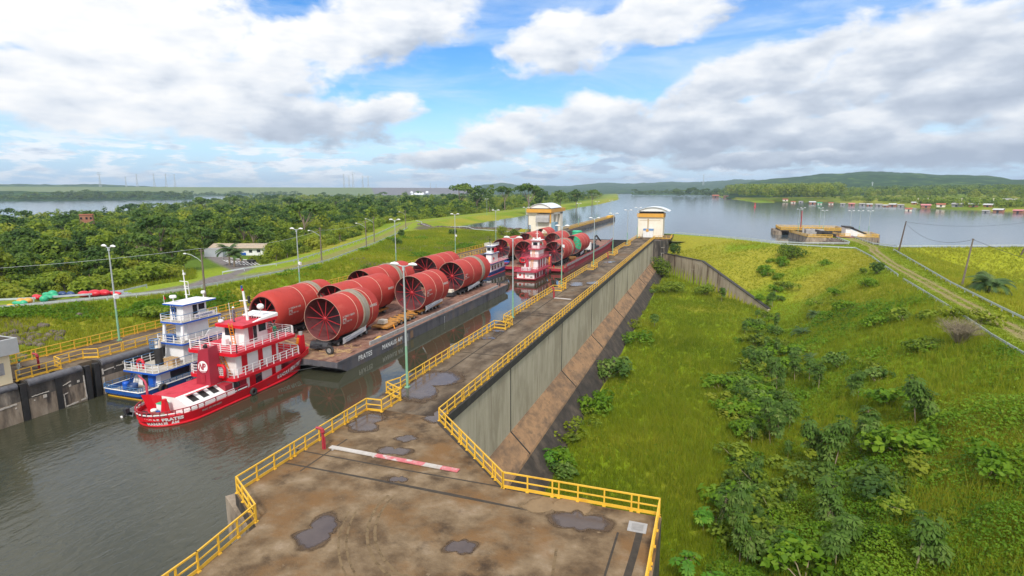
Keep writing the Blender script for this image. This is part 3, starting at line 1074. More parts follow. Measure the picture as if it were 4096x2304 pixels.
hill('hills', [(1830, 470), (1900, 462), (1960, 455), (2010, 452), (2060, 447), (2120, 444), (2170, 440), (2240, 439), (2300, 441), (2400, 441), (2470, 440), (2525, 444), (2545, 450), (2640, 449), (2800, 455), (3100, 460)], 1500, 3600, 0, 7, 34, 3, 3)
hill('hills', [(1200, 466), (1262, 461), (1300, 466), (1420, 468), (1520, 462), (1600, 464), (1660, 460), (1720, 462), (1790, 459), (1850, 456), (1960, 456), (2100, 458), (2300, 462)], 3300, 6800, 0, 8, 18, 5)
hill('hills', [(-500, 470), (-200, 467), (0, 466), (120, 467), (240, 466), (330, 470), (420, 472)], 4200, 5200, RIV, 6, 14, 7)
hill('river_bank', [(-500, 482), (-200, 481), (0, 480), (90, 481), (180, 483), (300, 479), (400, 481), (470, 490), (490, 494)], 2150, 2500, RIV - 1, 3.5, 10, 9)
hill('river_bank', [(470, 490), (520, 487), (640, 487), (760, 488)], 3400, 3700, RIV - 1, 3, 8, 11)
hill('shore_bank', [(1590, 487), (1640, 484), (1700, 486), (1760, 482), (1840, 482)], 2600, 3000, WR - 1, 4, 8, 13)
# the long embankment dam
dm = MB()
c0, c1 = at_dist(-60, 469, 4100), at_dist(1190, 473, 4100)
ctop = 50
for (f0, f1, mi) in ((0, .74, 0), (.74, 1.0, 1)):
    p, q = c0.lerp(c1, f0), c0.lerp(c1, f1)
    nrm = Vector((q.y - p.y, -(q.x - p.x), 0)).normalized()
    if nrm.dot(-p) < 0:
        nrm = -nrm
    zt0 = c0.z + (c1.z - c0.z) * f0
    zt1 = c0.z + (c1.z - c0.z) * f1
    b0, b1 = p + nrm * 130, q + nrm * 130
    k0, k1 = p - nrm * 110, q - nrm * 110
    dm.add([(b0.x, b0.y, RIV - 1), (b1.x, b1.y, RIV - 1), (q.x, q.y, zt1), (p.x, p.y, zt0), (p.x - nrm.x * 12, p.y - nrm.y * 12, zt0), (q.x - nrm.x * 12, q.y - nrm.y * 12, zt1), (k0.x, k0.y, RIV), (k1.x, k1.y, RIV)],
           [(0, 1, 2, 3), (3, 2, 5, 4), (4, 5, 7, 6), (1, 7, 5, 2), (0, 3, 4, 6)], mi)
M['damgrass'] = mat('dam_grass', [(.10, .145, .045), (.14, .175, .055)], .004, 1)
M['damrock'] = mat('dam_rock', [(.125, .115, .125), (.16, .15, .155)], .01, 1)
tag(dm.build('dam', [M['damgrass'], M['damrock']]), 'very long flat-topped embankment dam on the skyline beyond the river', 'dam')

# ------------------------------------------------------------------ lock walls
JOINTS = [32.4, 58.3, 82.1, 105.4, 132.7, 155.6, 182.2, 208, 228.5]
rw = thing('lock_wall', 'long high concrete lock wall with a stained flared foot along the green basin', 'lock wall', (-24, 135, 0))
for i, (a, b) in enumerate(zip(JOINTS, JOINTS[1:])):
    g = .05 if i else 0
    mb = MB()
    prof = [(-28.2, -16), (-28.2, -.03), (-20.3, -.03), (-20.3, -8.4), (-18.0, -10.7), (-17.9, -10.95), (-14.9, -14.6)]
    mi_ = [0, 1, 2, 3, 3, 4, 4]
    for j in range(len(prof) - 1):
        p, q = prof[j], prof[j + 1]
        mb.add([(p[0], a + g, p[1]), (q[0], a + g, q[1]), (q[0], b - g, q[1]), (p[0], b - g, p[1])], [(0, 3, 2, 1)], mi_[j])
    for y in (a + g, b - g):
        mb.add([(x, y, z) for x, z in prof], [tuple(range(len(prof)))], 4)
    o = mb.build('wall_block', [M['oldwall'], M['walltop'], M['panel'], M['flare'], M['wallbase']], rw)
mb = MB()
mb.box(-20.33, -20.12, 40.6, 228.5, -.72, .05)
mb.hexa([(-20.55, 40.2, -.72), (-11.7, 31.9, -.72), (-11.5, 32.2, -.72), (-20.3, 40.6, -.72)], [(-20.55, 40.2, .03), (-11.7, 31.9, .03), (-11.5, 32.2, .03), (-20.3, 40.6, .03)])
mb.build('coping', M['darkcoping'], rw)
mb = MB()
for y in JOINTS[1:-1]:
    mb.box(-20.36, -20.25, y - .07, y + .07, -8.4, -.7)
    mb.bar((-20.28, y, -8.4), (-17.95, y, -10.72), .14)
mb.build('expansion_joint', M['black'], rw)
mb = MB()
mb.box(-28.6, -28.22, 33, 228, -3.4, -.15)
mb.build('fender_beam', M['oldwall'], rw)
mb = MB()
for x in (-25.6,):
    mb.box(x - .05, x + .05, 46, 226, -.02, .008)
for y in np.arange(60, 226, 23.7):
    mb.box(-27.9, -20.5, y - .03, y + .03, -.02, .006)
mb.build('deck_joints', M['joint'], rw)

# the wide concrete apron under the drone
APRON = [(-23.6, -60), (-23.6, 23.4), (-27.7, 26.0), (-27.7, 41.2), (-20.3, 41.0), (-11.5, 31.95), (-1.7, 31.95), (-1.9, -60)]
ap = thing('lock_apron', 'broad brown stained concrete apron in front with puddles and tyre marks', 'concrete apron', (-14, 20, 0))
mb = MB()
mb.prism(APRON, -16, 0, 1, 0)
mb.build('slab', [M['deck'], M['wallbase']], ap)
mb = MB()

def strip(mb, pts, w, z, mi=0):
    L, Rr = [], []
    for i, p in enumerate(pts):
        a, b = Vector(pts[max(0, i - 1)]), Vector(pts[min(len(pts) - 1, i + 1)])
        d = (b - a).normalized()
        ww = w[i] if isinstance(w, (list, tuple)) else w
        n_ = Vector((-d.y, d.x)) * ww / 2
        L.append((p[0] + n_.x, p[1] + n_.y, z))
        Rr.append((p[0] - n_.x, p[1] - n_.y, z))
    k = len(pts)
    mb.add(L + Rr, [(i, i + 1, k + i + 1, k + i)[::-1] for i in range(k - 1)], mi)

def arc(cx, cy, r, a0, a1, n=24):
    return [(cx + r * math.cos(R_(a0 + (a1 - a0) * i / n)), cy + r * math.sin(R_(a0 + (a1 - a0) * i / n))) for i in range(n + 1)]

strip(mb, [(-27.4, 30.25), (-20, 30.28), (-14, 30.2), (-9, 30.1)], [.16, .22, .3, .14], .004)
strip(mb, [(-27.4, 32.2), (-19, 32.1), (-11.6, 32.15)], .14, .004)
strip(mb, [(-25.6, 29.6), (-25.6, 35)], .12, .005)
strip(mb, [(-2.75, 30.0), (-2.8, 28), (-2.9, 26), (-3.0, 18)], .38, .004)
strip(mb, [(-3.9, 29.6), (-4.0, 24)], .12, .005)
mb.build('dirt_joints', M['joint'], ap)
mb = MB()
for r0_ in (0, .42):
    # two parallel wheel lines of a turning vehicle
    strip(mb, arc(-11.2, 28.6, 7.05 - r0_, 178, 262), .17, .004)
    strip(mb, arc(-10.4, 28.9, 9.4 - r0_, 195, 256), .12, .0045)
strip(mb, [(-14.5, 22.35), (-11, 22.75), (-7, 22.3)], .2, .0048)
strip(mb, [(-6.8, 27), (-6.3, 24), (-6.4, 20)], .16, .0044)
o = mb.build('tyre_marks', M['trackmark'], ap)
a_ = o.data.attributes.new('tint', 'FLOAT', 'POINT')
a_.data.foreach_set('value', [.55] * len(o.data.vertices))

def blot(pts, seed, z, n=44, jag=.08):
    """irregular closed outline round a set of points, as one flat sheet"""
    c = Vector((sum(p[0] for p in pts) / len(pts), sum(p[1] for p in pts) / len(pts)))
    rr = np.random.default_rng(seed)
    ph = rr.uniform(0, 6.28, 6)
    out = []
    for i in range(n):
        a = 2 * PI * i / n
        d = Vector((math.cos(a), math.sin(a)))
        ext = max(.12, max((Vector(p[:2]) - c).dot(d) for p in pts)) * (1 + jag * sum(math.sin((k + 2) * a + ph[k]) / (k * .4 + 1) for k in range(5)))
        out.append((c.x + d.x * ext, c.y + d.y * ext, z))
    return out

def pool(name, pts, seed, z, m, parent=None, grow=1.0, jag=.10):
    """soft-edged sheet: solid middle ring, rim with tint 0"""
    o_ = blot(pts, seed, z, 44, jag)
    c = Vector((sum(p[0] for p in o_) / 44, sum(p[1] for p in o_) / 44, z))
    V, t = [tuple(c)], [1]
    for f_, tt in ((.5 * grow, 1), (.82 * grow, .62), (1.15 * grow, 0)):
        V += [tuple(c + (Vector(p) - c) * f_) for p in o_]
        t += [tt] * 44
    F = [(0, 1 + i, 1 + (i + 1) % 44, 1 + (i + 1) % 44) for i in range(44)]
    me = bpy.data.meshes.new(name)
    fs = [(0, 1 + i, 1 + (i + 1) % 44) for i in range(44)]
    for k in (0, 1):
        fs += [(1 + k * 44 + i, 45 + k * 44 + i, 45 + k * 44 + (i + 1) % 44, 1 + k * 44 + (i + 1) % 44) for i in range(44)]
    if parent is not None:
        V = [tuple(Vector(p) - parent.location) for p in V]
    me.from_pydata(V, [], fs)
    me.materials.append(m)
    at_ = me.attributes.new('tint', 'FLOAT', 'POINT')
    at_.data.foreach_set('value', t)
    return link(name, me, parent)

pool('sand_patch', [(-9.95, 30.9), (-8, 31.3), (-5.9, 31.6), (-7.6, 30.6), (-9, 30.5)], 3, .005, M['sand'], ap)
mb = MB()
mb.box(-3.45, -2.4, 29.95, 30.95, -.05, .03, 0)
mb.box(-3.25, -2.6, 30.12, 30.75, .0, .045, 1)
mb.build('hatch_cover', [M['coaming'], M['rim']], ap)
mb = MB()
mb.hexa([(-29.2, 26.6, -9), (-25.2, 24.2, -9), (-24.6, 25.2, -9), (-28.4, 28, -9)], [(-29.2, 26.6, -.9), (-25.2, 24.2, -.9), (-24.6, 25.2, -.9), (-28.4, 28, -.9)])
mb.build('gate_pier', M['oldwall_pale'], ap)

PUD = [
    ([(-19.9, 22.5), (-19.5, 25.4), (-20.2, 23.9), (-20.5, 25.7), (-19.2, 24.6)], 'long narrow puddle beside the tyre tracks on the brown apron'),
    ([(-12.6, 25.3), (-10.8, 25.7), (-11.9, 26.05), (-11.5, 25.0)], 'oval puddle in a rusty ring at the near middle of the apron'),
    ([(-7.7, 29.6), (-4.7, 30.4), (-5.8, 29.1), (-6.5, 30.8)], 'largest puddle by the apron corner, mirroring the yellow railing'),
    ([(-19.2, 30.6), (-18.0, 30.9), (-18.6, 31.2)], 'small round puddle on the dark cross joint of the apron'),
    ([(-27, 37.2), (-25.9, 40.2), (-25.1, 37.7), (-25.4, 36.3), (-26.9, 39.4)], 'wide shallow puddle inside the railing before its first step'),
    ([(-22.0, 36.3), (-20.7, 36.9), (-21.4, 37.3), (-21, 36)], 'puddle with a dark centre between the boom and the railing bend'),
    ([(-22.3, 34.2), (-20, 34.9), (-21, 33.9)], 'faint grey puddle just beyond the red and white boom'),
    ([(-21.7, 40.4), (-20.6, 40.2), (-20.65, 42.6), (-21.1, 41.8)], 'puddle tucked into the inner bend of the outer railing'),
    ([(-27.4, 45.4), (-25.0, 46.0), (-25.3, 44.4), (-27.2, 50.5), (-26.2, 52.4), (-24.2, 51.4)], 'long puddle round the foot of the first lamp post on the wall'),
    ([(-27, 66.6), (-25.5, 67.2), (-26.3, 67.8)], 'small puddle on the lock wall short of the railing recess'),
    ([(-27.2, 70.7), (-25.6, 71.3), (-26.3, 71.9)], 'sky blue puddle at the mouth of the railing recess'),
    ([(-26, 112), (-24.8, 115), (-25.8, 116), (-24.2, 111)], 'pale pair of wet patches beyond the third railing recess'),
    ([(-22.3, 114), (-21.4, 118), (-22.4, 118)], 'pale wet patch under the outer railing halfway down the wall'),
    ([(-25.5, 150), (-23.6, 154), (-25, 153)], 'thin bright puddle far along the lock wall'),
]
for i, (pts, lab) in enumerate(PUD):
    o = tag(pool('puddle', pts, 20 + i, .010, M['puddle']), lab, 'puddle', 'puddles on the concrete')
    pool('damp_edge', pts, 20 + i, .006, M['damp'], o, 1.22)

# left wall
lw = thing('lock_wall', 'dark weathered lock wall on the far side behind the tugs, white marks on its face', 'lock wall', (-68, 120, 0))
mb = MB()
SEG = [(-60, 35.3), (36.0, 38.6), (39.2, 41.6), (43.4, 66), (66.4, 96), (96.4, 126), (126.4, 156), (156.4, 186), (186.4, 216), (216.4, 244)]
for a, b in SEG:
    pr = [(-72.4, -14), (-72.4, 0), (-64.9, 0), (-64.55, -.12), (-64.4, -.45), (-64.35, -1.9), (-64.35, -14)]
    mi_ = [0, 1, 2, 2, 3, 4]
    for j in range(len(pr) - 1):
        p, q = pr[j], pr[j + 1]
        z2 = [(p[0], a, p[1]), (q[0], a, q[1]), (q[0], b, q[1]), (p[0], b, p[1])]
        mb.add(z2, [(0, 3, 2, 1)], mi_[j])
    for y in (a, b):
        mb.add([(x, y, z) for x, z in pr], [tuple(range(len(pr)))], 0)
mb.build('wall_block', [M['wallbase'], M['walltop'], M['darkcoping'], M['oldwall'], M['oldwall_pale']], lw)
mb = MB()
mb.box(-72.3, -65.6, -60, 244, -14, -.06, 0)
mb.build('wall_core', M['walltop'], lw)
mb = MB()
for y in (35.65, 38.9, 42.0, 43.0):
    mb.box(-64.75, -64.3, y - .28, y + .28, -6, -.2)
mb.build('guide_channel', M['black'], lw)
mb = MB()
mb.tube([(-64.62, 43.6, -.35), (-64.62, 240, -.35)], .42, 10)
mb.tube([(-64.62, 36.2, -.35), (-64.62, 41.4, -.35)], .40, 10)
mb.tube([(-64.62, -40, -.35), (-64.62, 35.2, -.35)], .36, 10)
mb.build('coping', mat('coping_roll', [(.07, .07, .08), (.13, .13, .145), (.045, .045, .05)], .8, .7, .2), lw)
mb = MB()
rr = np.random.default_rng(3)

def mark(y0, z0, y1, z1, w):
    k = max(2, int(abs(y1 - y0) * 3 + abs(z1 - z0) * 3))
    for i in range(k):
        if rr.random() < .12:
            continue
        a, b = i / k, (i + 1.05) / k
        mb.bar((-64.335, y0 + (y1 - y0) * a, z0 + (z1 - z0) * a + rr.uniform(-.03, .03)), (-64.335, y0 + (y1 - y0) * b, z0 + (z1 - z0) * b + rr.uniform(-.03, .03)), .04, w * rr.uniform(.6, 1.3))

mark(30.5, -2.15, 34.9, -2.05, .14)
mark(36.3, -1.75, 37.9, -1.7, .08)
mark(39.3, -1.6, 40.4, -1.3, .08)
mark(39.0, -2.6, 39.7, -2.5, .1)
mark(39.3, -2.6, 39.3, -4.0, .1)
mark(39.3, -3.95, 41.6, -3.75, .14)
mark(41.5, -1.1, 41.55, -3.7, .13)
mark(43.6, -1.0, 43.65, -4.0, .14)
mark(43.7, -1.25, 44.9, -1.2, .1)
mark(45.2, -1.15, 47.5, -1.1, .08)
mark(46, -.5, 46, -1.1, .1)
mark(47.9, -.5, 47.9, -.8, .08)
for y, z, s_ in ((37.5, -2.1, .34), (40.0, -1.8, .22), (40.9, -1.6, .24), (36.5, -2.2, .12), (45, -1.4, .09), (47.2, -1.3, .08), (34.8, -2.45, .15)):
    mb.box(-64.36, -64.32, y - s_ / 2, y + s_ / 2, z - s_ / 2, z + s_ / 2)
mb.build('painted_marks', M['whitestain'], lw)

# upper gate between the towers
gt = thing('lock_gate', 'dark lock gate standing between the two white gate towers', 'lock gate', (-46, 241, WC))
mb = MB()
mb.box(-64.3, -28.2, 240.7, 241.5, -9, -1.72)
mb.build('gate_leaf', M['black'], gt)
mb = MB()
mb.box(-64.3, -28.2, 240.5, 241.7, -1.72, -1.6)
mb.build('gate_walkway', M['darkcoping'], gt)

# ------------------------------------------------------------------ yellow railings
POST = MB()
POST.box(-.045, .045, -.045, .045, 0, 1.12)
POST.box(-.10, .10, -.10, .10, -.02, .06)
post_mesh = None

def railing(label, pts, z=0.0, spacing=1.55, panel=4, group='yellow railings of the lock'):
    """one continuous run: rails and kick plate follow pts, posts are separate parts"""
    global post_mesh
    root = thing('railing', label, 'railing', (pts[0][0], pts[0][1], z), group)
    P = [Vector((p[0], p[1], z)) for p in pts]
    for nm, hh, w, h in (('top_rail', 1.10, .085, .085), ('middle_rail', .60, .07, .07), ('kick_plate', .13, .03, .20)):
        mb = MB()
        for a, b in zip(P, P[1:]):
            d = (b - a).normalized() * (.04 if nm != 'kick_plate' else 0)
            mb.bar(a - d + Vector((0, 0, hh)), b + d + Vector((0, 0, hh)), w, h)
        mb.build(nm, M['yellow'], root)
    spots = []
    for a, b in zip(P, P[1:]):
        L = (b - a).length
        n_ = max(1, round(L / spacing))
        d = (b - a).normalized()
        for i in range(n_):
            q = a + d * (L * i / n_)
            spots.append(q)
            if i % panel == panel - 1 and n_ > panel:
                spots.append(q + d * .42)
    spots.append(P[-1])
    if len(spots) > 100:
        spots = spots[:100]
    if post_mesh is None:
        o = POST.build('post', M['yellow'], root, local=True)
        post_mesh = o.data
        o.location = spots[0] - root.location
        spots = spots[1:]
    for q in spots:
        link('post', post_mesh, root, q - root.location)
    return root

railing('yellow railing along the outer edge of the right lock wall, near half', [(-20.45, 40.6), (-20.45, 106)])
railing('yellow railing along the outer edge of the right lock wall, far half', [(-20.45, 106.3), (-20.45, 233)], spacing=2.0)
railing('slanting yellow railing from the wall bend down to the apron edge', [(-20.4, 40.5), (-11.7, 32.05)], spacing=1.5)
railing('yellow railing across the head of the apron above the grass basin', [(-11.65, 32.05), (-1.85, 32.05)], spacing=1.75, panel=3)
railing('yellow railing down the right side of the apron', [(-1.85, 32.0), (-2.0, 12)])
railing('yellow railing at the lower left edge of the apron over the water', [(-23.4, 6), (-23.4, 19.3), (-23.92, 23.7)], spacing=1.7)
railing('short yellow railing across the notch in the apron edge', [(-23.95, 23.8), (-27.45, 25.95)], spacing=1.2)
railing('yellow railing beside the boom, ending in the first wall recess', [(-27.45, 26.05), (-27.45, 40.55), (-26.0, 40.65), (-25.9, 43.6)])
railing('yellow railing with the first lamp post, from first to second recess', [(-25.9, 43.7), (-28.1, 44.9), (-27.5, 46.5), (-27.6, 72.4), (-25.9, 72.2), (-25.85, 75)])
J = [(77.7, 104.2, 107.4), (110, 135.8, 140.5), (143, 168.5, 173.5), (176, 199.8, 204)]
names = ['second', 'third', 'fourth', 'fifth']
for k, (a, b, c2) in enumerate(J):
    railing('yellow railing on the water side of the right wall after its %s recess' % names[k], [(-25.9, a - 2.5), (-27.6, a - 1.5), (-27.6, b), (-26.0, b - .1), (-26.0, c2)], spacing=1.55 if k < 1 else 2.0)
railing('last yellow railing on the water side, ending at the right gate tower', [(-26.0, 204.3), (-27.6, 206), (-27.6, 236), (-26.4, 236)], spacing=2)
railing('yellow railing round the platform of the right gate tower', [(-20.4, 233.3), (-20.3, 234.6), (-14.3, 234.6), (-14.2, 244)], spacing=1.6)
railing('outer yellow railing of the left lock wall before the grassy bank, near half', [(-72.0, 36.6), (-72.0, 120)])
railing('outer yellow railing of the left lock wall, far half', [(-72.0, 120.3), (-72.0, 238)], spacing=2.2)
railing('yellow railing stepping back round a slot near the control cabin', [(-65.2, 35.7), (-65.2, 39.9), (-66.9, 40.4), (-66.9, 43.4), (-65.6, 44.2), (-65.6, 47)], spacing=1.3)
railing('inner yellow railing of the left lock wall behind the blue tug', [(-65.6, 47.2), (-65.6, 128)])
railing('inner yellow railing of the left lock wall, far stretch', [(-65.6, 128.3), (-65.6, 238)], spacing=2.2)

# ------------------------------------------------------------------ lamp posts on the walls
lamp0 = None
RL_ = [(-27.0, 46.9, 'first'), (-27.3, 79.5, 'second'), (-27.3, 109.4, 'third'), (-27.3, 142.6, 'fourth'), (-27.3, 172.9, 'fifth'), (-27.3, 204.6, 'sixth'), (-27.3, 234.8, 'seventh')]
LL_ = [(-70.7, 50.5, 'first'), (-70.7, 85.0, 'second'), (-70.7, 119.4, 'third'), (-70.7, 153.4, 'fourth'), (-70.7, 187.4, 'fifth'), (-70.7, 222.2, 'sixth')]

def make_lamp(label):
    t = thing('lamp_post', label, 'lamp post', (0, 0, 0), 'twin-headed lamp posts of the lock')
    mb = MB()
    mb.tube([(0, 0, 0), (0, 0, 4.2)], [.14, .115], 8, 0)
    mb.tube([(0, 0, 4.2), (0, 0, 12.0)], [.115, .075], 8, 1)
    mb.box(-.22, .22, -.22, .22, 0, .12, 0)
    mb.build('pole', [M['polegreen'], M['polegrey']], t, True)
    mb = MB()
    mb.tube([(-.75, 0, 12.08), (0, 0, 11.9), (.75, 0, 12.08)], .05, 6)
    mb.box(-.1, .1, -.1, .1, 11.55, 12.0)
    mb.build('crossarm', M['galv'], t, True)
    for s_ in (-1, 1):
        mb = MB()
        rings = []
        for f_, w_, h_ in ((0, .05, .05), (.12, .15, .12), (.5, .20, .17), (.85, .16, .12), (1, .04, .03)):
            x = s_ * (.5 + f_ * .95)
            z = 12.12 + .06 * math.sin(f_ * PI)
            rings.append([(x, w_ * math.cos(2 * PI * j / 10), z + h_ * math.sin(2 * PI * j / 10)) for j in range(10)])
        mb.loft(rings, 0, True, True)
        mb.build('lamp_head', M['lampwhite'], t, True)
    return t

flood_mesh = None
for side, lst in (('right', RL_), ('left', LL_)):
    for x, y, nm in lst:
        lab = '%s twin headed lamp post along the %s lock wall, green at its foot' % (nm, side)
        if lamp0 is None:
            o = lamp0 = make_lamp(lab)
            o.location = (x, y, 0)
        else:
            o = dup(lamp0, (x, y, 0), R_(random.uniform(-8, 8)), lab)
        if (side == 'left' and nm in ('first', 'second', 'fourth')) or (side == 'right' and nm in ('third',)):
            if flood_mesh is None:
                mb = MB()
                mb.hexa([(.10, -.2, 4.4), (.5, -.25, 4.2), (.5, .25, 4.2), (.10, .2, 4.4)], [(.10, -.2, 4.8), (.5, -.25, 4.75), (.5, .25, 4.75), (.10, .2, 4.8)])
                q = mb.build('floodlight', M['lampwhite'], o, True)
                flood_mesh = q.data
            else:
                q = link('floodlight', flood_mesh, o)
            q.location.z = 1.3 if side == 'left' else 3.6

# far lamp posts on the canal bank and behind
FAR = [(2258, 817), (2345, 806), (2385, 804), (2422, 802), (2200, 836)]
for i, (px, py) in enumerate([(1418, 514), (1476, 510), (1516, 505), (1545, 504)]):
    p = Vector((-158 - 4 * i, 400 + 120 * i, 0))
    p.z = gh(p.x, p.y)
    dup(lamp0, p, 0, '%s tiny lamp post on the grassy canal bank behind the left tower' % ['first', 'second', 'third', 'fourth'][i])

# red monitors on posts
def monitor(loc, label, h=1.65):
    t = thing('fire_monitor', label, 'fire hydrant', loc)
    mb = MB()
    mb.tube([(0, 0, 0), (0, 0, h * .8)], .10, 8)
    mb.tube([(.16, 0, 0), (.16, 0, h * .6)], .05, 6)
    mb.build('standpipe', M['hydrant'], t, True)
    mb = MB()
    mb.tube([(0, 0, h * .78), (0, -.02, h * .92), (-.1, -.08, h), (-.42, -.2, h + .05)], [.13, .15, .12, .09], 8)
    mb.blob((0, 0, h * .82), .17)
    mb.build('nozzle', M['hydrant'], t, True)
    return t

monitor((-26.25, 33.0, 0), 'red fire monitor standing at the water end of the boom')
monitor((-67.6, 39.2, 0), 'red fire monitor on the left lock wall near the control cabin')
monitor((-25.6, 97, 0), 'thin red fire monitor on the right wall before the white strip', 1.9)
monitor((-26.6, 160, 0), 'small red fire monitor far along the right lock wall')
tb = thing('boom_barrier', 'weathered red and white boom lying across the apron', 'boom barrier', (-20.6, 33.2, 0))
n_ = 8
for i in range(n_):
    red = i in (3, 4, 5, 7)
    p, q = Vector((-25.9, 33.35, .07)).lerp(Vector((-15.3, 33.1, .07)), i / n_), Vector((-25.9, 33.35, .07)).lerp(Vector((-15.3, 33.1, .07)), (i + 1) / n_)
    mb = MB()
    mb.bar(p, q, .44, .06)
    mb.build('boom_section', M['barrierred' if red else 'barrierwhite'], tb)
mb = MB()
for x in (-25.5, -22, -18.5, -15.7):
    mb.box(x - .08, x + .08, 33.0, 33.4, 0, .04)
mb.build('support_block', M['coaming'], tb)
st = MB()
st.bar((-25.4, 96.8, .06), (-22.3, 96.4, .06), .5, .1)
tag(st.build('kerb_strip', M['barrierwhite']), 'white painted strip lying across the right wall halfway along', 'barrier')

# ------------------------------------------------------------------ gate towers
def barrel_roof(t, x0, x1, y0, y1, z, rise, over, m):
    mb = MB()
    n_ = 16
    A, B = [], []
    for k in range(n_ + 1):
        f_ = k / n_
        x = x0 + (x1 - x0) * f_
        zz = z + rise * (1 - (2 * f_ - 1) ** 2)
        A.append((x, y0, zz))
        B.append((x, y1, zz))
    mb.loft([A, B], 0, False, True)
    mb.loft([[(a[0], a[1], a[2] - .16) for a in A], [(a[0], a[1], a[2] - .16) for a in B]], 0, False, True)
    mb.loft([A, [(a[0], a[1], a[2] - .16) for a in A]], 0, False)
    mb.loft([B, [(a[0], a[1], a[2] - .16) for a in B]], 0, False)
    mb.build('roof', m, t)
    pts = [(a[0], a[2] - .17) for a in A[1:-1]]
    for y in (y0 + over, y1 - over):
        mb = MB()
        mb.add([(p[0], y, p[1]) for p in pts] + [(pts[-1][0], y, z - .1), (pts[0][0], y, z - .1)], [tuple(range(len(pts) + 2))])
        mb.build('gable', M['white'], t)

tR = thing('gate_tower', 'right white gate tower with an orange girder and barrel roof', 'gate tower', (-23, 246, 0), 'gate towers of the lock')
mb = MB()
mb.hexa([(-27.9, 241.5, 0), (-18.1, 241.5, 0), (-18.1, 252.5, 0), (-27.9, 252.5, 0)], [(-27.9, 241.5, 7.2), (-18.1, 241.5, 7.2), (-18.1, 252.5, 7.2), (-27.9, 252.5, 7.2)])
mb.hexa([(-27.9, 241.5, 7.2), (-18.1, 241.5, 7.2), (-18.1, 252.5, 7.2), (-27.9, 252.5, 7.2)], [(-28.2, 241.2, 8.0), (-17.7, 241.2, 8.0), (-17.7, 252.5, 8.0), (-28.2, 252.5, 8.0)])
mb.box(-18.75, -17.95, 241.35, 242.0, 0, 7.2)
mb.box(-28.05, -27.3, 241.35, 242.0, 0, 7.2)
mb.build('tower_wall', M['cream'], tR)
mb = MB()
mb.box(-27.2, -19.0, 241.44, 241.5, 6.65, 6.78)
mb.box(-24.2, -23.6, 241.40, 241.49, 0.2, 7.9)
mb.build('rust_streak', mat('rust_streaks', [(.36, .23, .11), (.5, .38, .24)], 1.0, .9, stretch=(1, 1, .2)), tR)
mb = MB()
mb.box(-28.4, -17.8, 240.9, 252.8, 8.05, 9.55)
mb.build('girder', M['orange'], tR)
mb = MB()
mb.box(-27.6, -18.4, 241.6, 252, 9.55, 10.6)
mb.build('roof_gap', M['darkcoping'], tR)
barrel_roof(tR, -28.4, -15.6, 240.4, 253.2, 10.55, 1.75, .5, M['metalroof'])
mb = MB()
mb.box(-25.4, -21.6, 238.6, 241.3, 0, 2.75, 0)
for k in range(1, 6):
    mb.box(-25.4 + k * .63 - .02, -25.4 + k * .63 + .02, 238.57, 238.6, .1, 2.6, 2)
mb.box(-25.5, -21.5, 238.5, 241.3, 2.75, 3.4, 1)
mb.box(-24.3, -23.3, 238.46, 238.5, 2.3, 3.4, 3)
mb.build('machine_cabinet', [M['white'], mat('cabinet_blue', [(.14, .28, .5), (.1, .2, .42)], 1, .6), M['coaming'], M['orange']], tR)
mb = MB()
mb.box(-28.2, -14.2, 234.5, 258, -.55, 0, 0)
mb.box(-20.5, -17.6, 229, 258, -14, -.55, 1)
mb.box(-28.2, -20.5, 228.5, 258, -14, -.55, 1)
mb.hexa([(-17.6, 232, -14), (-15.2, 232, -14), (-15.2, 258, -14), (-17.6, 258, -14)], [(-17.6, 232, -.55), (-15.2, 234.5, -.55), (-15.2, 258, -.55), (-17.6, 258, -.55)], 1)
mb.build('tower_base', [M['walltop'], M['oldwall']], tR)
mb = MB()
for k, z in enumerate((-3.4, -5.6, -8, -9.6)):
    mb.box(-17.58 if k % 2 else -20, -16.2, 231.93, 231.98, z - .05, z + .06)
mb.box(-17.4, -17.25, 231.93, 231.98, -9, -5.6)
mb.build('painted_marks', M['whitestain'], tR)

tL = thing('gate_tower', 'left white gate tower with an orange girder over an open portal and a grey duct', 'gate tower', (-71, 252, 0), 'gate towers of the lock')
mb = MB()
mb.box(-77, -66.6, 246, 250.6, 3.6, 8.6)
mb.box(-75.9, -66.6, 246, 250.6, 0, 3.6)
mb.box(-77.9, -72.8, 245.4, 251, 8.3, 9.1)
mb.box(-70.5, -66.4, 262, 266.5, 0, 8.9)
mb.box(-75.5, -72.5, 262, 266.5, 0, 8.9)
mb.box(-67.9, -66.5, 256, 257.2, 0, 8.9)
mb.box(-77, -66.4, 250.6, 266.5, 8.2, 9.1)
mb.build('tower_wall', M['cream'], tL)
mb = MB()
mb.box(-77.6, -66.1, 244.6, 270.5, 9.2, 10.75)
mb.box(-67.0, -66.5, 245.6, 246.1, 4.6, 9.2)
mb.build('girder', M['orange'], tL)
mb = MB()
mb.box(-76.4, -67.2, 246, 266, 10.75, 11.5)
mb.build('roof_gap', M['darkcoping'], tL)
barrel_roof(tL, -76.6, -66.3, 244.8, 264, 11.2, 2.0, .5, M['metalroof'])
mb = MB()
pr = [(244.1, 5.0), (246, 4.8), (246, 8.0), (245.2, 8.0), (244.4, 7.0)]
mb.add([(-73.2, y, z) for y, z in pr] + [(-67.2, y, z) for y, z in pr], [(0, 1, 2, 3, 4), (9, 8, 7, 6, 5)] + [(i, (i + 1) % 5, 5 + (i + 1) % 5, 5 + i)[::-1] for i in range(5)])
mb.build('air_duct', M['coaming'], tL)
mb = MB()
mb.box(-66.7, -65.0, 247, 252, 0, 4.9)
mb.build('door_panel', mat('panel_blue', [(.22, .36, .45), (.16, .28, .36)], 1, .6), tL)
mb = MB()
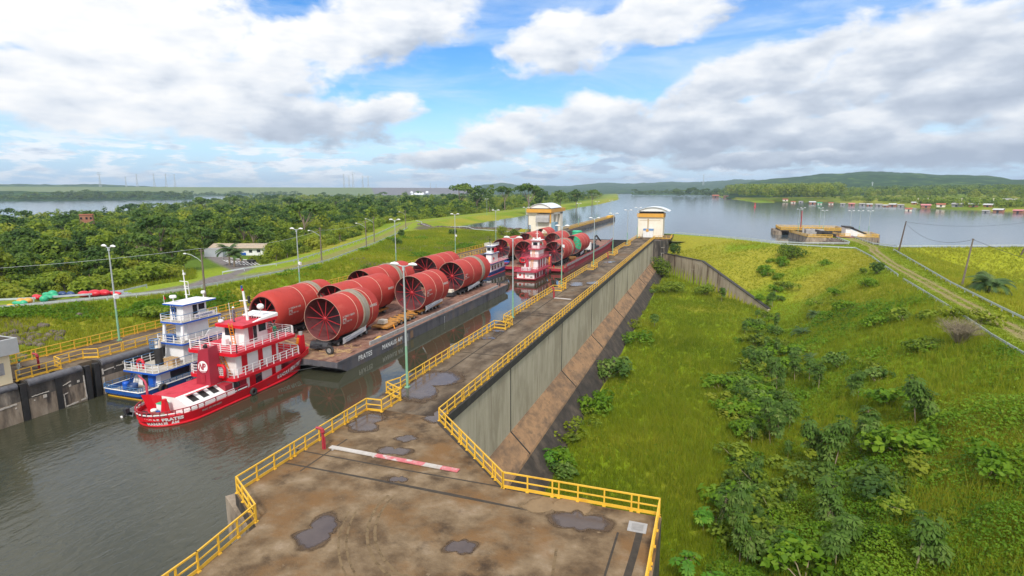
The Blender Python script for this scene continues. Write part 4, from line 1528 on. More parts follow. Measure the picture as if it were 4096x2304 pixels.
mb.box(-80, -62.8, 244, 272, -14, -.02)
mb.build('tower_base', M['oldwall'], tL)

# guide wall in the canal beyond the left tower
gw = thing('guide_wall', 'long dark slatted guide wall running out into the canal, yellow railed', 'guide wall', (-66, 340, 0))
mb = MB()
mb.box(-68.3, -64.6, 272.2, 414, -14, -.1)
mb.tube([(-66.4, 414, -14), (-66.4, 414, -.1)], 1.8, 12)
mb.build('wall_core', M['wallbase'], gw)
mb = MB()
for k in range(5):
    mb.box(-64.6, -64.2, 272.3, 414, -.65 - k * .55, -.25 - k * .55)
for y in np.arange(276, 414, 7.5):
    mb.box(-64.62, -64.1, y - .25, y + .25, -4, -.1)
mb.build('fender_timbers', mat('fender_timber', [(.10, .09, .085), (.16, .145, .14), (.07, .06, .06)], .6, .9, stretch=(1, .15, 1)), gw)
mb = MB()
mb.box(-68.3, -64.4, 272.2, 414.5, -.1, .02)
mb.build('deck', M['walltop'], gw)
mb = MB()
for x in (-64.7, -68):
    for h_ in (.35, .75, 1.1):
        mb.bar((x, 272.5, h_), (x, 414, h_), .12, .16)
    for y in np.arange(273, 415, 2.0):
        mb.bar((x, y, 0), (x, y, 1.1), .12)
mb.box(-67.8, -64.9, 398, 412, 0, 1.5)
mb.build('guard_rail', M['yellow'], gw)
for i, (x, y) in enumerate([(-66, 300), (-66, 352), (-66, 404)]):
    dup(lamp0, (x, y, 0), 0, ['lamp post on the guide wall nearest its root by the tower', 'lamp post halfway out on the dark guide wall', 'lamp post at the outer tip of the dark guide wall'][i])

# ------------------------------------------------------------------ wing wall, intake, guard rails, poles
ww = thing('retaining_wall', 'stained concrete retaining wall stepping down from the right tower into the grass', 'retaining wall', (1, 195, -14))
WP = [(-20, 238, -5.9), (-14.4, 230.5, -6.0), (-1.3, 204, -5.2), (16.6, 165, -12.9)]
mb = MB()
cap = MB()
for a, b in zip(WP, WP[1:]):
    d = Vector((b[0] - a[0], b[1] - a[1], 0)).normalized()
    n_ = Vector((d.y, -d.x, 0)) * .4
    if n_.dot(Vector((-1, -1, 0))) < 0:
        n_ = -n_
    mb.hexa([(a[0] + n_.x, a[1] + n_.y, -15), (b[0] + n_.x, b[1] + n_.y, -15), (b[0] - n_.x, b[1] - n_.y, -15), (a[0] - n_.x, a[1] - n_.y, -15)],
            [(a[0] + n_.x, a[1] + n_.y, a[2] + .25), (b[0] + n_.x, b[1] + n_.y, b[2] + .25), (b[0] - n_.x, b[1] - n_.y, b[2] + .25), (a[0] - n_.x, a[1] - n_.y, a[2] + .25)])
    cap.bar(Vector((a[0], a[1], a[2] + .33)), Vector((b[0], b[1], b[2] + .33)), 1.0, .22)
M['wing'] = mat('retaining_concrete', [(.34, .26, .195), (.46, .38, .29), (.54, .46, .36)], .5, .95, .3, 4, 9, stretch=(1, 1, .22), second=[((.15, .095, .065), .5, .5, .66, (1, 1, .12)), ((.52, .46, .38), .35, .58, .68, (.3, .3, 2.2))])
mb.build('wall_face', M['wing'], ww)
cap.build('coping', M['darkcoping'], ww)

inn = thing('intake_structure', 'concrete water intake on piers in the reservoir with yellow railed decks', 'intake structure', (45, 290, 0))
mb = MB()
for x in (31, 38.5, 45.5, 56):
    mb.tube([(x, 300, -9), (x, 300, 0)], 2.3, 14)
    mb.tube([(x + 1, 316, -9), (x + 1, 316, 0)], 2.3, 14)
mb.box(30, 58, 306, 312, -9, 0)
mb.build('pier', M['oldwall_pale'], inn)
mb = MB()
mb.box(32, 59, 298, 318, -.1, .55)
mb.build('deck', M['walltop'], inn)

def rail_mesh(mb, pts, z, h=1.1, sp=2.0, w=.12):
    for a, b in zip(pts, pts[1:]):
        a, b = Vector((*a, z)), Vector((*b, z))
        for hh in (.15, .6, h):
            mb.bar(a + Vector((0, 0, hh)), b + Vector((0, 0, hh)), w, w if hh > .2 else .25)
        n_ = max(1, int((b - a).length / sp))
        for i in range(n_ + 1):
            q = a.lerp(b, i / n_)
            mb.bar(q, q + Vector((0, 0, h)), w)

mb = MB()
rail_mesh(mb, [(32, 298), (59, 298), (59, 318), (32, 318), (32, 298)], .55, w=.18)
rail_mesh(mb, [(34.2, 283), (34.5, 281.5), (37.5, 254.6), (46.4, 254.6)], .5, w=.16)
rail_mesh(mb, [(47, 300), (50, 262), (54, 262)], .6, w=.16)
rail_mesh(mb, [(57, 263), (64.5, 263), (65, 278), (57, 279)], .4, w=.16)
mb.build('guard_rail', M['yellow'], inn)
mb = MB()
mb.hexa([(33, 252, -9), (48, 252, -9), (48, 286, -9), (33, 286, -9)], [(37.6, 254.7, .5), (46.6, 254.7, .5), (48, 284, .5), (34.3, 284, .5)])
mb.box(56, 64.8, 263, 279, -9, .4)
mb.build('caisson', M['oldwall_pale'], inn)
mb = MB()
mb.box(42, 47.6, 262, 263, .6, 2.6)
mb.hexa([(41.5, 264, 2.2), (48, 258, .8), (48.6, 259, .8), (42, 265, 2.2)], [(41.5, 264, 3.0), (48, 258, 1.6), (48.6, 259, 1.6), (42, 265, 3.0)])
mb.build('screen_panel', M['darkcoping'], inn)
mb = MB()
for x, y in ((39.5, 262), (41, 270), (38.5, 276)):
    mb.box(x, x + .7, y, y + .7, .5, 3.0)
mb.box(40, 47, 276, 281, .5, 2.2)
mb.build('hoist_frame', M['coaming'], inn)
mb = MB()
mb.hexa([(53.5, 268, .3), (55, 268, .3), (55, 276, .3), (53.5, 276, .3)], [(53.5, 268, 3.7), (55, 268, 3.7), (55, 276, 3.7), (53.5, 276, 3.7)])
mb.hexa([(55, 268, .3), (60.5, 266, .3), (60.5, 271, .3), (55, 276, .3)], [(55, 268, 3.2), (60.5, 266, 1.1), (60.5, 271, 1.1), (55, 276, 3.2)])
mb.build('stair_house', M['white'], inn)
mb = MB()
mb.hexa([(53.2, 267.4, 3.75), (56.2, 267.3, 3.65), (56.2, 276.3, 3.65), (53.2, 276.5, 3.75)], [(53.2, 267.4, 4.2), (56.2, 267.3, 4.1), (56.2, 276.3, 4.1), (53.2, 276.5, 4.2)])
mb.hexa([(56.2, 267.3, 3.2), (60.8, 265.6, 1.15), (60.8, 271.5, 1.15), (56.2, 276.3, 3.2)], [(56.2, 267.3, 3.75), (60.8, 265.6, 1.6), (60.8, 271.5, 1.6), (56.2, 276.3, 3.75)])
mb.build('stair_roof', M['darkcoping'], inn)
mb = MB()
mb.box(49.5, 56, 262.5, 280, .05, .3)
mb.build('red_deck', mat('red_paving', [(.30, .14, .12), (.24, .11, .095)], 1, .9), inn)
mb = MB()
mb.tube([(41, 300, .5), (41, 300, 9.5)], .25, 6)
mb.build('mast', M['hydrant'], inn)
for i, (x, y) in enumerate([(39.5, 296.5), (47.5, 282), (44, 319.5), (52, 319.5), (57.5, 280.5), (61, 280.5), (64.6, 280.5)]):
    dup(lamp0, (x, y, .4), R_(20), '%s of the lamp posts standing round the water intake, counted from the wall' % ['first', 'second', 'third', 'fourth', 'fifth', 'sixth', 'seventh'][i], scale=(1, 1, .82))
mb = MB()
rr = np.random.default_rng(12)
for i in range(420):
    a, r = rr.uniform(-2.6, .6), rr.uniform(0, 1) ** .6 * 9
    x, y = 46.8 + r * math.cos(a) * .8, 255 + r * math.sin(a) * .9
    z = .1 - r * .24
    if y < 240 or x > 50:
        continue
    s_ = rr.uniform(.3, .8)
    mb.blob((x, y, z), (s_, s_ * rr.uniform(.6, 1), s_ * .6), 0, 5, 3)
tag(mb.build('riprap', M['riprap']), 'cone of dark riprap rocks against the intake abutment', 'rocks', None, 'stuff')
mb = MB()
for i in range(1500):
    x = rr.uniform(-150, -84)
    y = 257.2 + rr.uniform(0, 1) * 7 + max(0, (-128 - x)) * .9
    if np.interp(y, RLY, RLX) > x - 3:
        continue
    z = gh(x, y)
    s_ = rr.uniform(.4, 1.0)
    mb.blob((x, y, z + .1), (s_, s_ * rr.uniform(.6, 1), s_ * .6), 0, 5, 3)
for i in range(1500):
    y = rr.uniform(30, 256) if i < 1100 else rr.uniform(32, 66)
    x = rr.uniform(-90, -76)
    if vnoise(np.array([x]), np.array([y]), 8, 6)[0] + .35 * min(1, max(0, (y - 150) / 65)) < (.12 if y < 75 else .3):
        continue
    s_ = rr.uniform(.2, .55) * (1.5 if y < 70 else 1)
    mb.blob((x, y, gh(x, y) + .05), (s_, s_ * rr.uniform(.6, 1), s_ * .6), 0, 5, 3)
tag(mb.build('riprap', M['riprap']), 'loose dark rocks scattered over the grassy left bank and pond edge', 'rocks', None, 'stuff')

gp_mesh = None

def guardrail(label, pts, spacing=4.0, group='galvanised guard rails'):
    """W-beam on short posts following the ground"""
    global gp_mesh
    P = []
    for a, b in zip(pts, pts[1:]):
        L = math.hypot(b[0] - a[0], b[1] - a[1])
        n_ = max(1, int(L / spacing))
        for i in range(n_):
            P.append((a[0] + (b[0] - a[0]) * i / n_, a[1] + (b[1] - a[1]) * i / n_))
    P.append(pts[-1])
    Q = [Vector((x, y, gh(x, y))) for x, y in P]
    root = thing('guard_rail', label, 'guard rail', Q[0], group)
    mb = MB()
    rings = []
    for i, q in enumerate(Q):
        d = (Q[min(i + 1, len(Q) - 1)] - Q[max(i - 1, 0)])
        n_ = Vector((-d.y, d.x, 0)).normalized()
        rings.append([q + n_ * o + Vector((0, 0, z)) for o, z in ((.05, .42), (.11, .48), (.03, .57), (.11, .66), (.05, .74), (-.02, .74), (-.02, .42))])
    mb.loft(rings, 0, True)
    mb.build('beam', M['galv'], root)
    for q in Q[:100]:
        if gp_mesh is None:
            pm = MB()
            pm.box(-.07, .07, -.07, .07, -.25, .72)
            o = pm.build('post', M['galv'], root, True)
            gp_mesh = o.data
            o.location = q - root.location
        else:
            link('post', gp_mesh, root, q - root.location)
    return root

def offs(y0, y1, o, n=30):
    ys = np.linspace(y0, y1, n)
    return [(float(np.interp(y, RLY, RLX)) + o, float(y)) for y in ys]

guardrail('lower guard rail on the lock side of the left bank road', offs(38, 242, 4.2, 60))
guardrail('upper guard rail of the left road before the drive branches off', [(-128, 46), (-113, 55), (-104, 61), (-99, 66.5), (-97, 71), (-99, 77)])
guardrail('upper guard rail of the left road after the branching drive', [(-106, 101.5), (-101, 103), (-98, 110)] + offs(117, 275, -4.2, 40))
guardrail('curved white guard rail round the pond behind the left bank', [(-165, 303), (-157, 294), (-152, 286), (-147, 276), (-139, 268.5), (-126, 259.3), (-116, 257), (-104, 256), (-80, 256)])
guardrail('guard rail beside the basin along the far crest road', [(-2.2, 252), (10, 236.8), (24, 219), (36, 213.6), (45.5, 211.3), (44, 184), (42, 166), (40.2, 146)])
guardrail('broken low guard rail on the near part of the right slope top', [(39.6, 140), (37.2, 107), (35.4, 88), (34.9, 78), (34, 50)])
guardrail('guard rail on the water side of the far crest road', [(-14, 262), (6.6, 247.3), (15, 238), (22.4, 230.6), (32, 225.6), (47, 229.3), (48.8, 236.4), (49.3, 262)])
guardrail('guard rail on the outer side of the right embankment road', [(55.8, 210), (47.1, 137.2), (44.8, 109.3), (43.4, 88), (42.4, 70)])
guardrail('guard rail at the water edge past the intake road', [(55.8, 276), (55.3, 232), (60.2, 222.4), (101.3, 239.3), (200, 272.6), (300, 297)])

# poles
armpole0 = None
AP = [((-82, 74.4), 'concrete street light pole at the drive, curved lamp arm to its left'), ((-91.5, 118.6), 'second concrete pole with a curved lamp arm up the left road'), ((-111.5, 174), 'third, darker concrete pole with a lamp arm where the road bends'),
      ((-99, 150), 'thin far street light pole hidden by bushes behind the second'), ((-134, 236), 'small far pole with a lamp arm near the pond')]
for k, ((x, y), lab) in enumerate(AP):
    z = gh(x, y)
    if armpole0 is None:
        t = armpole0 = thing('street_light', lab, 'street light', (x, y, z), 'street lights of the left road')
        mb = MB()
        mb.tube([(0, 0, -.3), (0, 0, 8.9)], [.20, .12], 8)
        mb.bar((-.5, 0, 8.6), (.5, 0, 8.6), .1)
        mb.build('pole', M['concretepole'], t, True)
        mb = MB()
        mb.tube([(0, 0, 6.6), (-.6, -.3, 7.3), (-1.5, -.7, 7.9), (-2.3, -1.0, 8.15)], .05, 6)
        mb.build('arm', M['polegrey'], t, True)
        mb = MB()
        mb.blob((-2.5, -1.1, 8.12), (.38, .2, .13), 0, 8, 5)
        mb.build('lamp_head', M['lampwhite'], t, True)
    else:
        dup(armpole0, (x, y, z), R_(random.uniform(-10, 10)), lab)

def pole(loc, top, label, m, r=.19):
    t = thing('utility_pole', label, 'utility pole', loc, 'leaning wooden poles by the right road')
    mb = MB()
    mb.tube([Vector((0, 0, -.5)), Vector(top) - Vector(loc)], [r, r * .6], 8)
    mb.build('shaft', m, t, True)
    mb = MB()
    v = Vector(top) - Vector(loc)
    mb.bar(v + Vector((-.1, .25, -.12)), v + Vector((.1, -.25, -.12)), .12)
    mb.build('insulator_arm', m, t, True)
    return t

pole((56.7, 208.1, 0), (57.9, 208.4, 9.5), 'dark leaning utility pole at the road fork', M['darkpole'], .26)
pole((48.8, 136.8, -.9), (49.9, 137.2, 9.5), 'brown leaning utility pole beside the palm', M['concretepole'], .22)
pole((95, 225, -1.2), (98.6, 225.5, 9.8), 'dark leaning utility pole cut by the frame on the right', M['darkpole'], .26)
for nm, a, b, sag in (('high sagging wire from the fork pole out of the frame', (57.9, 208.4, 9.3), (98.6, 225.5, 9.6), 1.6), ('low sagging wire between the fork pole and the brown pole', (57.9, 208.4, 8.9), (49.9, 137.2, 9.3), 2.6), ('wire running on from the brown pole to the right', (49.9, 137.2, 9.3), (66, 40, 6), 3)):
    mb = MB()
    pts = []
    for i in range(17):
        f_ = i / 16
        p = Vector(a).lerp(Vector(b), f_)
        p.z -= sag * 4 * f_ * (1 - f_)
        pts.append(p)
    mb.tube(pts, .035, 5)
    tag(mb.build('overhead_wire', M['wire']), nm, 'wire')
for nm, a, b in (('thin wire crossing the forest edge to the first street light', (-125, 40, 7), (-82, 74.4, 9.2)), ('thin wire above the road between first and second street lights', (-82, 74.4, 9.2), (-91.5, 118.6, 9.2)), ('thin wire above the road between second and third street lights', (-91.5, 118.6, 9.2), (-111.5, 174, 9.2))):
    mb = MB()
    pts = []
    for i in range(13):
        f_ = i / 12
        p = Vector(a).lerp(Vector(b), f_)
        p.z -= 4 * f_ * (1 - f_)
        pts.append(p)
    mb.tube(pts, .022, 4)
    tag(mb.build('overhead_wire', M['galv']), nm, 'wire')

# lattice pylons on the dam
def pylon(loc, h, label, head=False, rz=0.3):
    t = thing('transmission_tower', label, 'transmission tower', loc, 'transmission towers on the skyline', rz)
    mb = MB()
    w0, w1 = h * .13, h * .022
    th = .9
    lv = [0, .2, .38, .54, .68, .8, .9, 1]
    c_ = [(-1, -1), (1, -1), (1, 1), (-1, 1)]

    def P(k, f_):
        w = (w0 + (w1 - w0) * min(1, f_ / .85)) / 2
        return (c_[k][0] * w, c_[k][1] * w, h * f_)
    for a, b in zip(lv, lv[1:]):
        for k in range(4):
            mb.bar(P(k, a), P(k, b), th)
            mb.bar(P(k, a), P((k + 1) % 4, b), th * .6)
            mb.bar(P((k + 1) % 4, a), P(k, b), th * .6)
    mb.build('lattice_body', M['galv'], t, True)
    mb = MB()
    if head:
        mb.tube([(h * .11 * math.cos(a), 0, h * .93 + h * .09 * math.sin(a)) for a in np.linspace(0, 2 * PI, 17)[:-1]], .9, 5, closed=True)
        mb.bar((-h * .12, 0, h * .85), (h * .12, 0, h * .85), 1.2)
    else:
        for f_ in (.88, .97):
            mb.bar((-h * .09, 0, h * f_), (h * .09, 0, h * f_), 1.1)
    mb.build('crossarm', M['galv'], t, True)
    return t

PY = [(253, 434, 470, True, 'largest pylon of the left group, round head'), (318, 444, 470, False, 'short second pylon from the left on the dam'), (346, 437, 470, False, 'third pylon from the left on the dam'), (389, 437, 470, False, 'fourth pylon from the left on the dam'), (419, 437, 470, False, 'fifth pylon from the left on the dam'), (441, 438, 470, False, 'sixth pylon from the left on the dam'),
      (866, 437, 472, False, 'leftmost pylon of the middle group on the dam'), (879, 441, 472, False, 'thin pylon beside the tall one in the middle group'), (889, 434, 472, True, 'tallest pylon of the middle group on the dam'), (913, 442, 472, False, 'pylon to the right of the tall one in the middle group'), (927, 443, 472, False, 'rightmost pylon of the middle group on the dam'), (1769, 439, 468, False, 'lone pylon on the hills beyond the canal'), (2040, 470, 486, False, 'small pylon low in front of the right hills'), (2193, 458, 478, False, 'small pale pylon on the flank of the right hills'), (1083, 461, 474, False, 'left of two stubby masts behind the tall trees'), (1097, 464, 474, False, 'right of two stubby masts behind the tall trees')]
for px, y0, y1, hd, lab in PY:
    D = 4050 if px < 1200 else (5200 if px < 1900 else 2300)
    p, q = at_dist(px, y1 + 1, D), at_dist(px, y0, D)
    pylon((p.x, p.y, p.z - 3), q.z - p.z + 3, lab, hd, math.atan2(-p.x, p.y) + .2)

# ------------------------------------------------------------------ vessels
class Hull:
    """pusher hull: outline rings from below the water up to the bulwark, with a deck inside"""

    def __init__(self, cx, y0, y1, b, top, deck, stern='round', bow_w=.7, bow_len=5.0, inset=.93, dr=0.5, rake=2.2):
        self.cx, self.y0, self.y1, self.b, self.top, self.deck = cx, y0, y1, b, top, deck
        R = []
        if stern == 'round':
            sl = b * 1.25
            for k in range(10):
                a = PI / 2 * k / 9
                R.append((b * math.sin(a), y0 + sl * (1 - math.cos(a))))
        else:
            R += [(b * .5, y0), (b * .9, y0 + .02), (b, y0 + .35)]
        ys = R[-1][1]
        yb = y1 - bow_len
        for k in range(1, 9):
            R.append((b, ys + (yb - ys) * k / 8))
        for k in range(1, 7):
            f_ = k / 6
            R.append((b * (1 - (1 - bow_w) * f_ ** 1.8), yb + bow_len * f_))
        self.R = R
        self.inset, self.rake = inset, rake

    def ring(self, lev, extra=0.0):
        """lev 0 at the water, 1 at the bulwark top; right side then left side"""
        out = []
        L = self.y1 - self.y0
        for s_ in (1, -1):
            pts = self.R if s_ == 1 else self.R[::-1]
            for x, y in pts:
                f_ = (y - self.y0) / L
                k = self.inset + (1 - self.inset) * lev
                yy = y - (1 - lev) * self.rake * max(0, (f_ - .7) / .3) + (1 - lev) * .5 * max(0, (.15 - f_) / .15)
                z = WC - .05 + (self.top(f_) - WC + .05) * lev
                out.append((self.cx + s_ * (x * k + extra), yy, z))
        return out

    def build(self, root, mat_hull, mat_deck, mat_top=None):
        mb = MB()
        r = [[(p[0], p[1], WC - .9) for p in self.ring(-.25)], self.ring(0), self.ring(.35), self.ring(1)]
        mb.loft(r, 0, True, True)
        inner = self.ring(1, -.13)
        L = self.y1 - self.y0
        low = [(p[0], p[1], self.deck((p[1] - self.y0) / L)) for p in inner]
        mb.loft([self.ring(1), inner, low], 0, True)
        mb.build('hull', mat_hull, root)
        mb = MB()
        n_ = len(self.R)
        for i in range(n_ - 1):
            a, b, c_, d = low[i], low[i + 1], low[2 * n_ - 2 - i], low[2 * n_ - 1 - i]
            mb.add([a, b, c_, d], [(0, 1, 2, 3)])
        mb.build('deck', mat_deck, root)

    def side(self):
        """arc length along the outside from the port quarter round the stern to the starboard bow"""
        n_ = len(self.R)
        up, lo = self.ring(1), self.ring(.0)
        k = 14
        order = [2 * n_ - 1 - i for i in range(k, -1, -1)] + list(range(1, n_))
        U = [Vector(up[i]) for i in order]
        Lw = [Vector(lo[i]) for i in order]
        S = [0]
        for a, b in zip(U, U[1:]):
            S.append(S[-1] + (a - b).length)
        s0 = S[k]

        def fn(s, h, off=.06):
            """s measured from the middle of the stern, h 0..1 up the side"""
            s = s + s0
            i = max(0, min(len(S) - 2, int(np.searchsorted(S, s) - 1)))
            f_ = (s - S[i]) / max(1e-6, S[i + 1] - S[i])
            a, b = U[i].lerp(U[i + 1], f_), Lw[i].lerp(Lw[i + 1], f_)
            d = (U[i + 1] - U[i])
            n = Vector((d.y, -d.x, 0)).normalized()
            return b.lerp(a, h) + n * off
        return fn

def outline_tube(root, name, hull, lev, r, m, ext=.03):
    mb = MB()
    mb.tube(hull.ring(lev, ext), r, 6, closed=True)
    return mb.build(name, m, root)

def deck_rail(root, pts, mats, h=.95, bars=3, sp=1.3, closed=False, name='guard_rail', w=.042, topmat=0):
    mb = MB()
    P = [Vector(p) for p in pts]
    if closed:
        P.append(P[0])
    for a, b in zip(P, P[1:]):
        for k in range(1, bars + 1):
            hh = Vector((0, 0, h * k / bars))
            mb.bar(a + hh, b + hh, w if k < bars else w * 1.25, None, topmat if k == bars else 0)
        n_ = max(1, round((b - a).length / sp))
        for i in range(n_):
            q = a.lerp(b, i / n_)
            mb.bar(q, q + Vector((0, 0, h)), w * 1.9)
    q = P[-1]
    mb.bar(q, q + Vector((0, 0, h)), w * 1.9)
    return mb.build(name, mats, root)

def slab_poly(x0, x1, y0, y1, r=.5):
    out = []
    for cx, cy, a0 in ((x1 - r, y1 - r, 0), (x0 + r, y1 - r, 90), (x0 + r, y0 + r, 180), (x1 - r, y0 + r, 270)):
        for k in range(5):
            a = R_(a0 + 22.5 * k)
            out.append((cx + r * math.cos(a), cy + r * math.sin(a)))
    return out

def slab(root, x0, x1, y0, y1, z, th, m_edge, m_top, r=.5, name='deck_slab'):
    mb = MB()
    p = slab_poly(x0, x1, y0, y1, r)
    mb.prism(p, z - th, z, 0, 1)
    return mb.build(name, [m_edge, m_top], root)

def panel(root, name, box, m):
    mb = MB()
    mb.box(*box)
    return mb.build(name, m, root)

def house(root, x0, x1, y0, y1, z0, z1, m, name='cabin_wall', lean=0.0):
    mb = MB()
    mb.hexa([(x0, y0, z0), (x1, y0, z0), (x1, y1, z0), (x0, y1, z0)], [(x0 + lean * .3, y0 + lean, z1), (x1 - lean * .3, y0 + lean, z1), (x1 - lean * .3, y1, z1), (x0 + lean * .3, y1, z1)])
    return mb.build(name, m, root)

def ladder(root, p, q, w, m, side=(1, 0, 0), name='ladder', rung=.32):
    mb = MB()
    p, q, s_ = Vector(p), Vector(q), Vector(side).normalized() * w / 2
    mb.bar(p - s_, q - s_, .07)
    mb.bar(p + s_, q + s_, .07)
    n_ = max(2, int((q - p).length / rung))
    for i in range(1, n_):
        c_ = p.lerp(q, i / n_)
        mb.bar(c_ - s_, c_ + s_, .05)
    return mb.build(name, m, root)

def tyre(root, c, axis='X', R=.5, r=.16, name='tyre_fender'):
    mb = MB()
    mb.lathe([(R, -r), (R + .03, 0), (R, r), (R - r * .8, r * 1.1), (R - r * 1.6, r * .6), (R - r * 1.6, -r * .6), (R - r * .8, -r * 1.1), (R, -r)], c, axis, 16)
    return mb.build(name, M['rubber'], root)

def radar(root, p, h, r=.34):
    mb = MB()
    mb.tube([p, (p[0], p[1], p[2] + h)], .06, 6)
    mb.lathe([(0, h), (r * .9, h), (r, h + .1), (r, h + .2), (r * .85, h + .32), (0, h + .36)], p, 'Z', 14)
    return mb.build('radar_dome', M['white'], root)

def push_knee(root, x, y, z0, z1, w, m):
    mb = MB()
    mb.hexa([(x - w, y - .9, z0), (x + w, y - .9, z0), (x + w, y + .5, z0), (x - w, y + .5, z0)], [(x - w * .6, y - .2, z1), (x + w * .6, y - .2, z1), (x + w * .6, y + .5, z1), (x - w * .6, y + .5, z1)])
    mb.tube([(x, y + .15, z1), (x, y + .15, z1 + .42)], .26, 10, 1)
    k = mb.build('push_knee', [m, M['coaming']], root)
    mb = MB()
    p, q = Vector((x - w * .35, y - 1.0, z0 + .1)), Vector((x - w * .2, y - .27, z1 - .3))
    mb.bar(p, q, .34, .06)
    for i in range(9):
        c_ = p.lerp(q, (i + .5) / 9)
        mb.bar(c_ + Vector((-.2, -.05, 0)), c_ + Vector((.2, -.05, 0)), .07, .07)
    o = mb.build('ladder', M['ladder'], k)
    return k

# ---- red pusher in front
rt = thing('pusher_tug', 'bright red and white pusher tug with a white stern lettering and logo funnel, nearest boat', 'tug boat', (-51.5, 48, WC))
H = Hull(-51.5, 38.1, 60.0, 3.4, lambda f: -2.98 + 1.6 * max(0, (f - .45) / .55) ** 1.7, lambda f: -3.42 + 1.2 * max(0, (f - .5) / .5) ** 1.7, 'round', .72, 6)
H.build(rt, M['red'], M['reddeck'])
outline_tube(rt, 'rubbing_strake', H, .12, .13, M['red'], .05)
fn = H.side()
mb = MB()
lettering(mb, 'LUCAS PRATES', .52, lambda u, v: fn(u - .1, .58 + v * .8), 0, .03, 1.05)
lettering(mb, 'MANAUS  AM', .46, lambda u, v: fn(u + .2, .20 + v * .8), 0, .03, 1.05)
mb.build('stern_lettering', M['white'], rt)
mb = MB()
lettering(mb, 'INSC 021943-0051', .27, lambda u, v: fn(u + 5.7, .66 + v * .8), 0, .012, 1.1)
mb.build('hull_number', M['barrierwhite'], rt)
mb = MB()
S0 = 16.6
lettering(mb, 'LUCAS PRATES', .66, lambda u, v: fn(u + S0, .50 + v * .55), 0, .03, 1.1)
mb.build('bow_lettering', M['white'], rt)
for s_, z in ((9.1, .35), (20.1, .45)):
    p = fn(s_ if s_ < 15 else s_ - 4, z, 0)
mb = MB()
mb.blob(fn(15.2, .35, -.03), (.06, .34, .2), 0, 8, 5)
mb.blob(fn(19.0, .42, -.03), (.06, .34, .22), 0, 8, 5)
mb.build('port_hole', M['hydrant'], rt)
tyre(rt, fn(12.6, .42, .18), 'X', .42, .15)
# low stern rail
rl = H.ring(1, -.05)
n_ = len(H.R)
path_ = [rl[2 * n_ - 1 - i] for i in range(13, -1, -1)] + [rl[i] for i in range(0, 14)]
mb = MB()
for zz, w_, mi_ in ((.22, .07, 1), (.52, .08, 0)):
    mb.path([(p[0], p[1], p[2] + zz) for p in path_], w_, .1 if mi_ else None, mi_)
for p in path_[::1]:
    mb.bar(p, (p[0], p[1], p[2] + .55), .09)
mb.build('stern_rail', [M['hydrant'], M['white']], rt)
# engine casing with hatches
cs = MB()
pr = [(-53.6, -3.4), (-53.6, -1.85), (-50.5, -1.85), (-50.2, -1.92), (-48.75, -2.62), (-48.65, -2.8), (-48.65, -3.4)]
cs.add([(x, 41.0, z) for x, z in pr] + [(x, 46.9, z) for x, z in pr], [(0, 1, 2, 3, 4, 5, 6)[::-1], (7, 8, 9, 10, 11, 12, 13)] + [(i, i + 1, i + 8, i + 7) for i in range(2, 6)] + [(0, 1, 8, 7)])
cas = cs.build('engine_casing', M['white'], rt)
cs = MB()
cs.add([(-53.62, 41.0, -1.84), (-50.5, 41.0, -1.84), (-50.5, 46.9, -1.84), (-53.62, 46.9, -1.84)], [(0, 1, 2, 3)])
cs.build('casing_top', M['reddeck'], rt)
for k, y in enumerate((41.9, 43.2, 44.5)):
    def on(x, o=0.0):
        return -1.92 + (-2.62 + 1.92) * (x + 50.2) / 1.45 + o
    mb = MB()
    mb.hexa([(-50.0, y, on(-50.0, .0)), (-49.1, y, on(-49.1)), (-49.1, y + .75, on(-49.1)), (-50.0, y + .75, on(-50.0))], [(-50.0, y, on(-50, .04)), (-49.1, y, on(-49.1, .04)), (-49.1, y + .75, on(-49.1, .04)), (-50.0, y + .75, on(-50, .04))])
    hb = mb.build('hatch', M['black'], rt)
    mb = MB()
    mb.hexa([(-50.1, y - .05, on(-50, .1)), (-49.55, y - .15, on(-50, .28)), (-49.55, y + .95, on(-50, .28)), (-50.1, y + .85, on(-50, .1))], [(-50.1, y - .05, on(-50, .16)), (-49.55, y - .15, on(-50, .34)), (-49.55, y + .95, on(-50, .34)), (-50.1, y + .85, on(-50, .16))])
    mb.build('hatch_lid', M['red'], hb)
panel(rt, 'hatch', (-50.0, -48.75, 45.7, 46.7, -2.55, -1.95), M['hydrant'])
mb = MB()
mb.hexa([(-53.3, 40.2, -3.4), (-52.3, 40.4, -3.4), (-52.3, 41.0, -3.4), (-53.3, 41.0, -3.4)], [(-53.9, 40.0, -1.6), (-52.9, 40.2, -1.5), (-52.3, 41.0, -1.85), (-53.3, 41.0, -1.85)])
mb.build('raised_hatch', M['red'], rt)
# funnel with logo
fu = MB()
fu.hexa([(-52.0, 45.0, -1.85), (-50.0, 45.0, -1.85), (-50.0, 46.7, -1.85), (-52.0, 46.7, -1.85)], [(-51.75, 45.35, 1.85), (-50.35, 45.35, 2.2), (-50.35, 46.6, 2.3), (-51.75, 46.6, 1.95)])
F_ = fu.build('funnel', M['funnelred'], rt)
mb = MB()
mb.tube([(-51.3, 46, 1.9), (-51.3, 46, 2.2), (-51.1, 45.8, 2.38), (-50.9, 45.4, 2.3)], .16, 8)
mb.build('exhaust_pipe', M['black'], F_)

def onf(u, v, off=.03):
    z = .1 + v
    return (-51.05 + u, 45.0 + .35 * (z + 1.85) / 4.0 - off, z)

